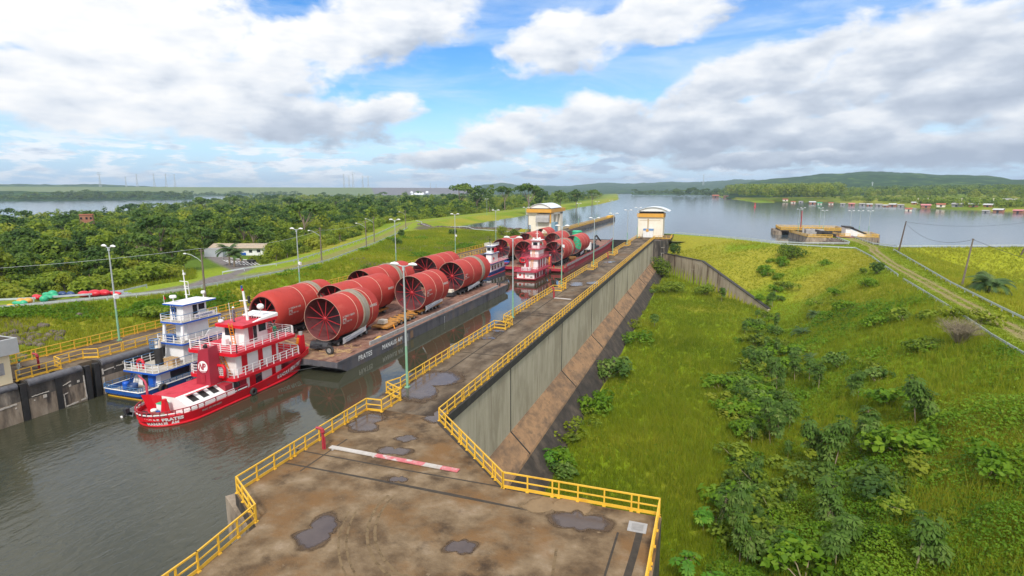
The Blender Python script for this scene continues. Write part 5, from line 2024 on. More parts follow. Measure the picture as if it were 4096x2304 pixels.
mb = MB()
mb.add([onf(.66 * math.cos(a), .66 * math.sin(a), .02) for a in np.linspace(0, 2 * PI, 33)[:-1]], [tuple(range(32))], 0)
lettering(mb, 'N', 1.0, lambda u, v: onf(u - .56 + v * .12, v - .30, .035), 1, .03, .72)
lettering(mb, 'P', 1.0, lambda u, v: onf(u - .02 + v * .06, v - .30, .035), 1, .03, .75)
for k in range(2):
    pts = [(.56 * math.cos(R_(a)) * (1 - .05 * k), -.36 - .12 * k - .12 * math.sin(R_(a - 180))) for a in range(200, 345, 12)]
    for a, b in zip(pts, pts[1:]):
        A, B = Vector(onf(a[0], a[1], .035)), Vector(onf(b[0], b[1], .035))
        mb.bar(A, B, .05, .05, 1)
mb.build('logo', [M['white'], M['funnelred']], F_)
panel(F_, 'louvre', (-51.3, -50.7, 44.98, 45.06, -1.6, -.7), M['hydrant'])
# accommodation
house(rt, -54.0, -49.0, 46.95, 54.6, -3.4, -1.7, M['white'])
for y0_, y1_, z0_, z1_, mm, nm in ((47.1, 47.9, -3.3, -1.75, 'glass', 'doorway'), (47.95, 48.9, -3.3, -1.75, 'funnelred', 'red_panel'), (48.95, 49.35, -3.2, -1.95, 'white', 'door'), (49.4, 50.3, -3.3, -1.75, 'red', 'red_panel'), (50.3, 51.3, -3.2, -1.75, 'glass', 'doorway'), (53.0, 53.6, -3.1, -1.75, 'red', 'red_panel')):
    panel(rt, nm, (-49.05, -48.94, y0_, y1_, z0_, z1_), M[mm])
slab(rt, -54.95, -48.15, 46.6, 57.6, -1.42, .36, M['red'], M['reddeck'], .6)
deck_rail(rt, [(-50.2, 46.75, -1.42), (-48.45, 46.75, -1.42), (-48.25, 47.1, -1.42), (-48.25, 57.0, -1.42), (-48.8, 57.5, -1.42), (-54.3, 57.5, -1.42), (-54.8, 57, -1.42), (-54.8, 47, -1.42), (-54.3, 46.75, -1.42), (-52.3, 46.75, -1.42)], M['white'], 1.0, 3, 1.15)
house(rt, -54.0, -49.0, 47.7, 54.3, -1.42, 1.1, M['white'])
for y0_, y1_ in ((48.5, 49.3), (51.0, 51.7), (53.2, 53.9)):
    panel(rt, 'red_panel', (-49.04, -48.95, y0_, y1_, -1.35, 1.08), M['red'])
panel(rt, 'window', (-53.4, -52.4, 47.64, 47.72, -.2, .7), M['glass'])
ladder(rt, (-49.6, 47.2, -1.4), (-50.9, 47.3, 1.3), .55, M['ladder'], (0, 1, 0), 'stairway', .25)
mb = MB()
ring = [(-49.9 + .62 * x, 46.35, -.62 + .66 * z) for x, z in ((1, .6), (.7, 1), (-.7, 1), (-1, .6), (-1, -.6), (-.7, -1), (.7, -1), (1, -.6))]
mb.tube(ring, .17, 8, closed=True)
bo = mb.build('life_float', M['red'], rt)
mb = MB()
for k in range(-2, 3):
    mb.bar((-50.4, 46.35, -.62 + k * .22), (-49.4, 46.35, -.62 + k * .22), .04)
    mb.bar((-49.9 + k * .2, 46.35, -1.15), (-49.9 + k * .2, 46.35, -.1), .04)
mb.build('netting', M['white'], bo)
slab(rt, -55.1, -48.05, 46.7, 56.7, 1.36, .36, M['red'], M['reddeck'], .6)
deck_rail(rt, slab_poly(-54.95, -48.2, 46.85, 56.5, .5)[2::5] and [(-48.25, 47.2, 1.36), (-48.25, 56.2, 1.36), (-48.7, 56.55, 1.36), (-54.5, 56.55, 1.36), (-54.95, 56.2, 1.36), (-54.95, 47.2, 1.36), (-54.5, 46.85, 1.36), (-48.7, 46.85, 1.36)], [M['white'], M['barrierwhite']], .98, 4, 1.35, True)
wh = house(rt, -53.2, -49.85, 49.9, 53.7, 1.36, 3.55, M['white'], 'wheelhouse', .35)
for bx, mm, nm in (((-52.7, -51.3, 50.05, 50.2, 2.35, 3.3), 'glass', 'window'), ((-50.0, -49.85, 50.75, 51.4, 1.5, 3.5), 'funnelred', 'red_panel'), ((-50.05, -49.86, 51.5, 52.0, 1.5, 3.3), 'glass', 'doorway'), ((-50.05, -49.84, 52.35, 53.45, 2.45, 3.35), 'glass', 'window'), ((-52.9, -50.2, 53.62, 53.75, 2.45, 3.35), 'glass', 'window')):
    panel(rt, nm, bx, M[mm])
slab(rt, -53.45, -49.3, 49.3, 55.0, 3.83, .34, M['red'], M['reddeck'], .25, 'roof')
mb = MB()
mb.hexa([(-53.0, 53.1, 4.05), (-49.7, 53.1, 4.05), (-49.5, 55.1, 4.2), (-53.2, 55.1, 4.2)], [(-53.0, 53.1, 4.13), (-49.7, 53.1, 4.13), (-49.5, 55.1, 4.28), (-53.2, 55.1, 4.28)])
mb.hexa([(-49.75, 51.2, 3.84), (-49.5, 51.2, 3.84), (-49.4, 55.1, 3.84), (-49.6, 55.1, 3.84)], [(-49.75, 52.6, 4.1), (-49.5, 52.6, 4.1), (-49.4, 55.1, 4.22), (-49.6, 55.1, 4.22)])
for x in np.linspace(-52.8, -49.8, 9):
    mb.bar((x, 53.2, 3.83), (x, 53.2, 4.08), .05)
mb.build('visor', M['white'], rt)
ladder(rt, (-50.85, 49.5, 1.4), (-50.9, 49.15, 4.1), .5, M['ladder'])
mb = MB()
mb.tube([(-51.1, 52.0, 3.8), (-51.45, 52.0, 7.3)], [.17, .12], 8)
mb.bar((-52.1, 52, 6.1), (-50.6, 52, 6.25), .1)
mb.bar((-51.4, 52, 5.2), (-50.8, 52, 5.15), .07)
mb.bar((-51.25, 52, 4.7), (-50.7, 52, 4.65), .07)
ms = mb.build('mast', M['white'], rt)
mb = MB()
mb.box(-50.8, -50.55, 51.9, 52.1, 5.9, 6.75)
mb.build('signal_light', M['black'], ms)
mb = MB()
mb.tube([(-51.48, 52, 7.3), (-51.55, 52, 8.0)], .02, 5, 0)
mb.box(-51.75, -51.5, 51.98, 52.02, 7.42, 7.95, 1)
mb.box(-51.6, -51.42, 51.97, 52.03, 7.3, 7.62, 2)
mb.build('flag', [M['white'], M['blue'], M['red']], ms)
mb = MB()
mb.tube([(-52.6, 51, 3.83), (-52.75, 51, 6.0)], .03, 5)
mb.build('antenna', M['white'], rt)
mb = MB()
mb.tube([(-50.2, 53.2, 3.83), (-50.2, 53.2, 5.0)], .05, 6)
mb.blob((-50.2, 53.2, 5.3), (.42, .42, .36), 0, 12, 8)
mb.build('satellite_dome', M['white'], rt)
radar(rt, (-53.0, 49.9, 3.83), .04, .3)
panel(rt, 'air_conditioner', (-52.2, -51.6, 49.0, 49.5, 1.45, 2.15), M['lampwhite'])
for x in (-54.0, -49.75):
    push_knee(rt, x, 59.2, -2.5, .35, .42, M['red'])
tyre(rt, (-51.9, 58.6, -2.1), 'Z', .4, .13)
# stern deck clutter that is fixed: davit, winch post, bitts
mb = MB()
mb.tube([(-53.9, 40.7, -3.4), (-53.9, 40.7, -.75), (-54.0, 40.7, -.55), (-54.3, 40.9, -.5), (-56.6, 42.0, -.48)], [.12, .12, .11, .1, .08], 7)
mb.build('davit', M['pink'], rt)
mb = MB()
mb.hexa([(-51.3, 39.9, -3.4), (-50.6, 39.9, -3.4), (-50.6, 40.5, -3.4), (-51.3, 40.5, -3.4)], [(-51.15, 40.0, -1.95), (-50.75, 40.0, -1.95), (-50.75, 40.35, -1.95), (-51.15, 40.35, -1.95)])
mb.tube([(-50.95, 40.17, -2), (-50.95, 40.17, -1.75)], .24, 8)
mb.build('tow_post', M['red'], rt)
mb = MB()
for x in (-51.6, -50.4):
    mb.tube([(x, 39.4, -3.4), (x, 39.4, -2.9)], .2, 8)
mb.bar((-51.9, 39.4, -3.1), (-50.1, 39.4, -3.1), .18)
mb.build('mooring_bitts', M['rust'], rt)

for nm, lab, cat, fn_ in (
        ('bucket', 'yellow and white bucket on the stern deck of the red tug', 'bucket', lambda mb: (mb.lathe([(0, 0), (.25, 0), (.3, .3)], (-52.2, 39.9, -3.35), 'Z', 12, 0), mb.lathe([(.3, .3), (.31, .36), (.26, .5), (0, .52)], (-52.2, 39.9, -3.35), 'Z', 12, 1))),
        ('bucket', 'blue bucket beside the yellow one on the red tug', 'bucket', lambda mb: mb.lathe([(0, 0), (.26, 0), (.3, .4), (.27, .42), (.22, .1), (0, .1)], (-51.55, 39.75, -3.38), 'Z', 12, 2)),
        ('storage_box', 'white storage box with a green lid by the tow post', 'box', lambda mb: (mb.box(-52.3, -51.4, 40.3, 40.95, -3.4, -2.45, 1), mb.hexa([(-52.35, 40.25, -2.45), (-51.35, 40.25, -2.45), (-51.35, 41, -2.45), (-52.35, 41, -2.45)], [(-52.2, 40.3, -2.36), (-51.5, 40.3, -2.36), (-51.5, 40.95, -2.36), (-52.2, 40.95, -2.36)], 3))),
        ('rope_coil', 'dark heap of coiled rope on the round stern deck', 'rope', lambda mb: [mb.tube([(-52.6 + (.5 - .06 * k) * math.cos(a), 39.2 + (.36 - .05 * k) * math.sin(a), -3.3 + .09 * k) for a in np.linspace(0, 2 * PI, 13)[:-1]], .07, 6, 4, closed=True) for k in range(4)])):
    mb = MB()
    fn_(mb)
    tag(mb.build(nm, [M['hullyellow'], M['white'], M['blue'], M['tarpgreen'], M['black']]), lab, cat)

# ---- blue pusher behind it
bt = thing('pusher_tug', 'blue and white pusher tug with a tall narrow superstructure, moored by the left wall', 'tug boat', (-60.9, 52, WC))
HB = Hull(-60.95, 43.0, 62.0, 2.95, lambda f: -3.0 + .9 * max(0, (f - .5) / .5) ** 1.8, lambda f: -3.5 + .8 * max(0, (f - .5) / .5) ** 1.8, 'square', .75, 5, .97, rake=1.5)
HB.build(bt, M['blue'], mat('deck_greybeige', [(.30, .27, .23), (.36, .33, .28)], 1, .8))
outline_tube(bt, 'rubbing_strake', HB, .1, .11, M['hullyellow'], .04)
outline_tube(bt, 'cap_rail', HB, 1.0, .07, M['white'], -.04)
fn = HB.side()
mb = MB()
lettering(mb, 'NELY RODRIGUES-BELEM PA', .36, lambda u, v: fn(u - 2.75, .42 + v * .95), 0, .016, 1.02)
lettering(mb, 'NELY RODRIGUES', .36, lambda u, v: fn(u + 10.0, .55 + v * .8), 0, .012, 1.0)
mb.build('hull_lettering', M['white'], bt)
rl = HB.ring(1, -.05)
n_ = len(HB.R)
path_ = [rl[2 * n_ - 1 - i] for i in range(5, -1, -1)] + [rl[i] for i in range(0, 12)]
mb = MB()
for zz in (.25, .48):
    mb.path([(p[0], p[1], p[2] + zz) for p in path_], .05)
for a, b in zip(path_, path_[1:]):
    for k in range(2):
        p = Vector(a).lerp(Vector(b), k / 2)
        mb.bar(p, p + Vector((0, 0, .5)), .06)
mb.build('stern_rail', M['bluerail'], bt)
WB = mat('cabin_white', [(.76, .76, .77), (.69, .69, .70)], 1.2, .5, second=((.6, .55, .5), 2, .65, .8, (1, 1, .2)))
house(bt, -63.3, -58.9, 46.2, 56, -3.5, -1.75, WB, 'cabin_wall', .25)
for bx, mm, nm in (((-61.5, -60.5, 46.05, 46.4, -3.4, -1.8), 'glass', 'doorway'), ((-60.45, -59.7, 45.95, 46.35, -3.45, -1.85), 'blueedge', 'door'), ((-59.1, -58.88, 47.6, 50.2, -2.8, -1.8), 'glass', 'window'), ((-59.1, -58.88, 52.4, 53.1, -2.5, -1.9), 'glass', 'window')):
    panel(bt, nm, bx, M[mm])
ladder(bt, (-62.7, 45.3, -3.5), (-62.5, 46.0, -1.6), .5, M['blue'])
DK = mat('deck_cream', [(.50, .46, .39), (.42, .38, .32)], 1.3, .8)
slab(bt, -63.7, -58.35, 45.3, 60, -1.55, .22, M['blueedge'], DK, .4)
bl2 = [M['white'], M['bluerail']]
deck_rail(bt, [(-63.6, 50, -1.55), (-63.6, 45.7, -1.55), (-63.2, 45.4, -1.55), (-58.9, 45.4, -1.55), (-58.45, 45.8, -1.55), (-58.45, 55, -1.55)], bl2, 1.0, 3, 1.2, topmat=1)
mb = MB()
mb.tube([(-61.2, 48.2, -1.55), (-61.2, 48.2, .55)], .48, 14, 0)
mb.tube([(-61.2, 48.2, .5), (-61.2, 48.2, 1.5)], [.36, .3], 12, 1)
stk = mb.build('exhaust_stack', [M['black'], M['cream']], bt)
mb = MB()
for z in (.55, 1.1, 1.55):
    mb.tube([(-61.5 + .55 * math.cos(a), 48 + .45 * math.sin(a), z) for a in np.linspace(0, 2 * PI, 11)[:-1]], .05, 5, closed=True)
for a in np.linspace(0, 2 * PI, 7)[:-1]:
    mb.bar((-61.5 + .55 * math.cos(a), 48 + .45 * math.sin(a), .55), (-61.5 + .55 * math.cos(a), 48 + .45 * math.sin(a), 1.55), .05)
mb.build('stack_cage', M['bluerail'], stk)
mb = MB()
mb.box(-60.4, -59.0, 48.1, 49.1, -1.55, -.75, 0)
for k in range(5):
    mb.box(-60.45 + k * .3, -60.2 + k * .3, 48.05 + .02 * k, 49.15, -.75, -.69 + .02 * (k % 2), 0)
mb.build('storage_crate', M['wood'], bt)
mb = MB()
mb.tube([(-62.15, 46.2, -1.5), (-62.15, 46.2, -.75), (-62.0, 46.2, -.5), (-61.7, 46.2, -.4), (-61.4, 46.2, -.5), (-61.25, 46.2, -.75), (-61.25, 46.2, -1.5)], .17, 8)
mb.build('vent_arch', M['tarpred'], bt)
house(bt, -62.0, -59.0, 49.6, 56.5, -1.55, .75, WB, 'cabin_wall', .2)
for bx in ((-59.12, -58.98, 51.0, 51.7, -.3, .3), (-59.12, -58.98, 53.2, 54.0, -1.4, .5)):
    panel(bt, 'window', bx, M['glass'])
slab(bt, -62.4, -58.4, 49.1, 57.2, .95, .22, M['blueedge'], DK, .3)
deck_rail(bt, [(-62.3, 55, .95), (-62.3, 49.2, .95), (-58.5, 49.2, .95), (-58.5, 54.2, .95)], bl2, .95, 3, 1.1, topmat=1)
mb = MB()
mb.hexa([(-58.6, 52.3, .97), (-58.45, 52.3, .97), (-58.45, 57, .97), (-58.6, 57, .97)], [(-58.6, 53.2, 1.85), (-58.45, 53.2, 1.85), (-58.45, 57, 1.95), (-58.6, 57, 1.95)])
mb.build('bulwark_panel', WB, bt)
mb = MB()
mb.tube([(-58.4, 55.6 + .33 * math.cos(a), 1.42 + .33 * math.sin(a)) for a in np.linspace(0, 2 * PI, 17)[:-1]], .09, 8, closed=True)
mb.build('life_ring', M['tarpred'], bt)
house(bt, -61.3, -59.4, 50.8, 54.0, .95, 3.2, WB, 'cabin_wall', .1)
for x, y in ((-61.9, 49.7), (-59.0, 49.7), (-59.0, 55.2), (-61.9, 55.2)):
    mb = MB()
    mb.hexa([(x - .22, y - .1, .95), (x + .22, y - .1, .95), (x + .22, y + .1, .95), (x - .22, y + .1, .95)], [(x - .14, y + .1, 3.2), (x + .14, y + .1, 3.2), (x + .14, y + .3, 3.2), (x - .14, y + .3, 3.2)])
    mb.build('deck_post', WB, bt)
panel(bt, 'tarpaulin_cover', (-61.6, -60.6, 49.5, 50.3, .97, 1.75), M['blue'])
slab(bt, -62.2, -58.7, 49.5, 55.6, 3.4, .2, M['blueedge'], DK, .3)
deck_rail(bt, [(-62.05, 55, 3.4), (-62.05, 49.65, 3.4), (-58.85, 49.65, 3.4), (-58.85, 54.9, 3.4)], bl2, .9, 3, 1.3, topmat=1)
house(bt, -61.5, -59.4, 50.5, 53.9, 3.4, 5.3, WB, 'wheelhouse', .05)
for bx in ((-61.25, -60.5, 50.44, 50.56, 4.45, 5.0), (-59.5, -59.36, 51.9, 52.5, 3.6, 5.1), (-59.5, -59.36, 52.75, 53.6, 4.4, 5.1)):
    panel(bt, 'window', bx, M['glass'])
ladder(bt, (-60.6, 50.3, 3.45), (-60.6, 50.2, 5.3), .4, M['blue'])
mb = MB()
mb.hexa([(-58.9, 51.6, 3.55), (-58.82, 51.6, 3.55), (-58.82, 54.6, 3.55), (-58.9, 54.6, 3.55)], [(-58.9, 51.6, 4.05), (-58.82, 51.6, 4.05), (-58.82, 54.6, 4.05), (-58.9, 54.6, 4.05)])
nb_ = mb.build('name_board', M['white'], bt)
mb = MB()
lettering(mb, 'NELY RODRIGUES', .32, lambda u, v: (-58.79, 51.7 + u, 3.7 + v), 0, .01, .9)
mb.build('lettering', M['blue'], nb_)
slab(bt, -62.1, -58.8, 50.0, 55.0, 5.5, .16, M['blueedge'], M['white'], .15, 'roof')
radar(bt, (-61.4, 51.0, 5.5), .55, .4)
radar(bt, (-59.6, 53.8, 5.5), .75, .26)
mb = MB()
mb.tube([(-60.9, 52.5, 5.5), (-61.1, 52.5, 9.3)], [.1, .05], 7)
mb.bar((-61.8, 52.5, 7.9), (-60.4, 52.5, 7.85), .07)
mb.bar((-60.45, 52.5, 7.9), (-60.4, 52.5, 6.2), .05)
for z in (6.25, 7.0, 7.3):
    mb.bar((-61.2, 52.5, z), (-60.4, 52.5, z - .02), .05)
mb.box(-61.1, -60.85, 52.4, 52.6, 8.7, 8.95)
mb.build('mast', M['white'], bt)
mb = MB()
mb.tube([(-61.9, 50.2, 5.5), (-61.95, 50.2, 6.5)], .025, 5, 0)
mb.add([(-61.95, 50.2, 6.45), (-61.6, 50.25, 6.1), (-61.93, 50.2, 5.9)], [(0, 1, 2), (2, 1, 0)], 1)
mb.build('pennant', [M['white'], M['tarpred']], bt)
tyre(bt, (-57.8, 45.6, -3.2), 'X', .48, .17)
tyre(bt, (-57.8, 52, -3.0), 'X', .48, .17)
for nm, lab, x, y, c_ in (('drum', 'bright blue plastic drum on the stern deck of the blue tug', -62.0, 44.4, 'blueedge'), ('drum', 'dark teal tub next to the bright blue drum', -61.2, 44.6, 'tarpblue')):
    mb = MB()
    mb.lathe([(0, 0), (.33, 0), (.36, .3), (.33, .6), (.36, .75), (.3, .95), (0, .95)] if c_ == 'blueedge' else [(0, 0), (.5, 0), (.55, .7), (.5, .7), (.45, .2), (0, .2)], (x, y, -3.48), 'Z', 14)
    tag(mb.build(nm, M[c_]), lab, 'drum')

# skiff between the two
sk = thing('skiff', 'small grey metal skiff with an outboard motor between the two near tugs', 'boat', (-56.2, 42, WC))
mb = MB()
R1, R0 = [], []
for f_ in np.linspace(0, 1, 9):
    w = .62 * (1 - max(0, (f_ - .6) / .4) ** 2 * .95)
    R1.append((f_, w))
OUT = lambda k, z, ww: [(-55.75 - .18 * f_ * 6 / 6 - .7 * f_ + 0 + s_ * w * ww, 39.9 + 5.6 * f_, z) for s_ in (1,) for f_, w in R1] + [(-55.75 - .88 * f_ - w * ww, 39.9 + 5.6 * f_, z) for f_, w in R1[::-1]]
mb.loft([OUT(0, WC - .1, .75), OUT(0, WC + .45, 1.0), OUT(0, WC + .45, .88), OUT(0, WC + .08, .66)], 0, True)
o_ = OUT(0, WC + .08, .66)
mb.add(o_, [tuple(range(len(o_)))])
mb.build('hull', mat('aluminium', [(.30, .32, .34), (.22, .24, .26)], 1.5, .5, metal=.2), sk)
for y in (41, 42.6):
    panel(sk, 'bench', (-56.5 - (y - 41) * .12, -55.5 - (y - 41) * .12, y, y + .3, WC + .28, WC + .34), M['wood'])
mb = MB()
mb.box(-56.05, -55.65, 39.5, 39.95, WC + .35, WC + .85, 0)
mb.bar((-55.85, 39.75, WC + .4), (-56.0, 39.3, WC - .1), .13, .13, 0)
mb.tube([(-56.05, 39.2, WC + .02), (-56.0, 39.34, WC + .05)], .16, 6, 1)
mb.build('outboard_motor', [M['trailer'], M['white']], sk)

# ---- far red pusher
fr = thing('pusher_tug', 'faded red pusher tug with orange stairs behind the far barge', 'tug boat', (-44.4, 147, WC))
HF = Hull(-44.4, 138.4, 156.5, 3.1, lambda f: -3.45 + 1.2 * max(0, (f - .4) / .6) ** 1.7, lambda f: -3.7 + 1.0 * max(0, (f - .4) / .6) ** 1.7, 'square', .75, 5)
HF.build(fr, M['bargered'], M['pink'])
fn = HF.side()
mb = MB()
mb.add([fn(-.9 + .75 * math.cos(a), .5 + .3 * math.sin(a)) for a in np.linspace(0, 2 * PI, 25)[:-1]], [tuple(range(24))], 0)
mb.add([fn(-.9 + .6 * math.cos(a), .5 + .2 * math.sin(a), .05) for a in np.linspace(0, 2 * PI, 25)[:-1]], [tuple(range(24))], 1)
lettering(mb, 'MANAUS AM', .3, lambda u, v: fn(u + .1, .4 + v * .9), 0, .01, 1.1)
mb.build('stern_lettering', [M['barrierwhite'], M['bargered']], fr)
house(fr, -46.8, -42.1, 139.6, 151, -3.7, -1.8, M['white'])
for bx, mm, nm in (((-46.2, -45.7, 139.53, 139.62, -3.0, -2.4), 'red', 'window'), ((-45.0, -44.7, 139.53, 139.62, -3.5, -2.3), 'red', 'door'), ((-44.1, -43.6, 139.53, 139.62, -3.1, -2.7), 'coaming', 'window'), ((-43.2, -42.6, 139.53, 139.62, -3.4, -3.0), 'coaming', 'window')):
    panel(fr, nm, bx, M[mm])
for y0_, y1_ in ((140, 141.2), (142, 143.8), (145.2, 146.4), (147.5, 150.5)):
    panel(fr, 'red_panel', (-42.15, -42.04, y0_, y1_, -3.6, -1.85), M['funnelred'])
slab(fr, -47.6, -41.2, 138.9, 152.5, -1.6, .35, M['pink'], M['pink'], .4)
rp = [M['pink'], M['pink']]
deck_rail(fr, [(-47.5, 150, -1.6), (-47.5, 139.1, -1.6), (-41.35, 139.1, -1.6), (-41.35, 152, -1.6)], rp, .95, 3, 1.3)
house(fr, -45.9, -42.2, 143, 151, -1.6, 1.1, M['white'])
for y0_, y1_ in ((143.8, 144.8), (146, 147), (148.5, 149.5)):
    panel(fr, 'red_panel', (-42.25, -42.14, y0_, y1_, -1.5, 1.0), M['funnelred'])
panel(fr, 'storage_box', (-45.6, -43.3, 139.6, 140.6, -1.6, -.75), M['lampwhite'])
mb = MB()
mb.tube([(-44.6, 141.4, -1.6), (-44.6, 141.6, 1.1)], [.42, .36], 12, 0)
mb.tube([(-44.6, 141.6, 1.0), (-44.3, 141.3, 1.6)], .12, 6, 1)
mb.build('funnel', [M['bargered'], M['black']], fr)
ladder(fr, (-43.6, 141.6, -1.5), (-43.5, 142.6, 1.3), .55, M['ladder'], name='stairway', rung=.25)
mb = MB()
mb.tube([(-46.2 + .75 * x, 142.6, .75 + .6 * z) for x, z in ((1, .6), (.7, 1), (-.7, 1), (-1, .6), (-1, -.6), (-.7, -1), (.7, -1), (1, -.6))], .17, 8, closed=True)
mb.build('life_float', M['red'], fr)
slab(fr, -46.6, -41.5, 142.4, 152, 1.35, .3, M['pink'], M['pink'], .4)
deck_rail(fr, [(-46.5, 151, 1.35), (-46.5, 142.6, 1.35), (-41.6, 142.6, 1.35), (-41.6, 151.6, 1.35)], rp, 1.0, 4, 1.2)
house(fr, -44.9, -42.6, 145, 150, 1.35, 3.4, M['white'])
ladder(fr, (-43.9, 144.2, 1.4), (-43.9, 145, 3.6), .5, M['ladder'], name='stairway', rung=.25)
slab(fr, -45.4, -41.9, 144.4, 150.6, 3.65, .25, M['pink'], M['pink'], .3)
deck_rail(fr, [(-45.3, 150, 3.65), (-45.3, 144.5, 3.65), (-42.0, 144.5, 3.65), (-42.0, 150.2, 3.65)], rp, .9, 4, 1.1)
house(fr, -44.6, -42.5, 145.4, 148.6, 3.65, 5.6, M['white'], 'wheelhouse')
for bx in ((-44.2, -43.0, 145.33, 145.42, 4.5, 5.3), (-42.58, -42.46, 145.8, 148, 4.5, 5.3)):
    panel(fr, 'window', bx, M['glass'])
slab(fr, -45.0, -42.1, 145.0, 149.4, 5.85, .22, M['pink'], M['lampwhite'], .2, 'roof')
mb = MB()
mb.tube([(-43.4, 146.5, 5.85), (-43.5, 146.5, 10.6)], [.12, .06], 7)
mb.bar((-44.1, 146.5, 8.6), (-42.9, 146.5, 8.6), .08)
mb.bar((-43.9, 146.5, 7.6), (-43.0, 146.5, 7.6), .08)
mb.build('mast', M['white'], fr)
mb = MB()
for x, y in ((-44.2, 145.8), (-42.9, 145.9), (-43, 147.5)):
    mb.blob((x, y, 6.2), (.3, .3, .3), 0, 10, 6)
mb.build('radar_dome', M['white'], fr)
panel(fr, 'signal_light', (-42.2, -41.95, 145.3, 145.6, 4.6, 5.0), M['tarpred'])
for x in (-46.4, -42.3):
    push_knee(fr, x, 155.8, -2.9, .6, .4, M['bargered'])
tyre(fr, (-41.3, 148, -3.3), 'X', .5, .17)
tyre(fr, (-41.3, 152, -3.2), 'X', .5, .17)

# ---- far small blue pusher
fb = thing('pusher_tug', 'small narrow blue hulled tug squeezed behind the far left tube', 'tug boat', (-57.2, 150, WC))
HS = Hull(-57.3, 141.2, 161, 2.05, lambda f: -2.9 + .9 * max(0, (f - .3) / .7) ** 1.6, lambda f: -3.2 + .8 * max(0, (f - .3) / .7) ** 1.6, 'square', .55, 8, .9)
HS.build(fb, M['blue'], M['pink'])
outline_tube(fb, 'boot_topping', HS, .06, .14, M['bargered'], .03)
house(fb, -58.7, -55.9, 144, 155, -3.2, -1.0, M['white'])
for y in (145, 147, 149.5, 152):
    panel(fb, 'window', (-55.95, -55.84, y, y + .9, -2.6, -1.5), M['glass'])
panel(fb, 'doorway', (-57.6, -57.1, 143.93, 144.05, -3.1, -1.5), M['glass'])
slab(fb, -59.2, -55.4, 143, 158, -.8, .2, M['blue'], M['pink'], .4)
deck_rail(fb, [(-59.1, 156, -.8), (-59.1, 143.2, -.8), (-55.5, 143.2, -.8), (-55.5, 157, -.8)], [M['white'], M['barrierwhite']], 1.0, 2, .9)
house(fb, -58.0, -56.4, 146, 151, -.8, 1.6, M['white'])
mb = MB()
mb.tube([(-56.35, 147.5 + .4 * math.cos(a), .1 + .45 * math.sin(a)) for a in np.linspace(0, 2 * PI, 13)[:-1]], .12, 6, closed=True)
mb.build('life_ring', M['tarpred'], fb)
slab(fb, -58.5, -56.0, 145.6, 151.5, 1.8, .18, M['blue'], M['white'], .3)
house(fb, -58.0, -56.6, 146.4, 149.6, 1.8, 3.7, M['white'], 'wheelhouse')
panel(fb, 'window', (-57.8, -56.8, 146.33, 146.44, 2.5, 3.3), M['glass'])
panel(fb, 'window', (-56.64, -56.55, 146.8, 149, 2.5, 3.3), M['glass'])
panel(fb, 'red_board', (-56.2, -56.0, 147.5, 149.4, 2.0, 3.2), M['tarpred'])
deck_rail(fb, [(-58.4, 151, 3.75), (-58.4, 145.9, 3.75), (-56.1, 145.9, 3.75), (-56.1, 151, 3.75)], [M['white'], M['barrierwhite']], .8, 2, .8)
slab(fb, -58.4, -56.1, 145.9, 151, 3.78, .12, M['blue'], M['white'], .3, 'roof')
mb = MB()
mb.tube([(-57.2, 147, 3.78), (-57.2, 147, 6.5)], .06, 6)
mb.tube([(-57.7, 148, 3.78), (-57.7, 148, 5.6)], .04, 6)
mb.bar((-57.7, 147, 5.5), (-56.7, 147, 5.5), .06)
mb.build('mast', M['black'], fb)

# ------------------------------------------------------------------ barges
def barge(label, x0, x1, y0, y1, zd, m_side, m_deck, rake0, rake1, sheer=None):
    root = thing('cargo_barge', label, 'barge', ((x0 + x1) / 2, (y0 + y1) / 2, WC), 'cargo barges in the lock')
    yy = np.concatenate([np.linspace(y0, y0 + rake0, 4), np.linspace(y0 + rake0, y1 - rake1, 14)[1:-1], np.linspace(y1 - rake1, y1, 7)])

    def zt(y):
        return zd + (sheer * max(0, (y - (y1 - rake1 * 2.4)) / (rake1 * 2.4)) ** 2 if sheer else 0)

    def zb(y):
        z = WC - 1.2
        if y < y0 + rake0:
            z = zd - .75 + (WC - 1.2 - zd + .75) * ((y - y0) / rake0) ** .7
        if y > y1 - rake1:
            k = 1 - (y1 - y) / rake1
            z = WC - 1.2 + (zt(y) - .8 - WC + 1.2) * k ** 1.5
        return z
    mb = MB()
    rings = [[(x0, y, zb(y)), (x1, y, zb(y)), (x1, y, zt(y)), (x0, y, zt(y))] for y in yy]
    mb.loft(rings, 0, True)
    mb.add(rings[0], [(0, 1, 2, 3)])
    mb.add(rings[-1], [(3, 2, 1, 0)])
    mb.build('hull', m_side, root)
    mb = MB()
    A = [(x0 + .05, y, zt(y) + .012) for y in yy]
    B = [(x1 - .05, y, zt(y) + .012) for y in yy]
    n_ = len(yy)
    mb.add(A + B, [(i, n_ + i, n_ + i + 1, i + 1) for i in range(n_ - 1)])
    mb.build('deck', m_deck, root)
    return root, zt

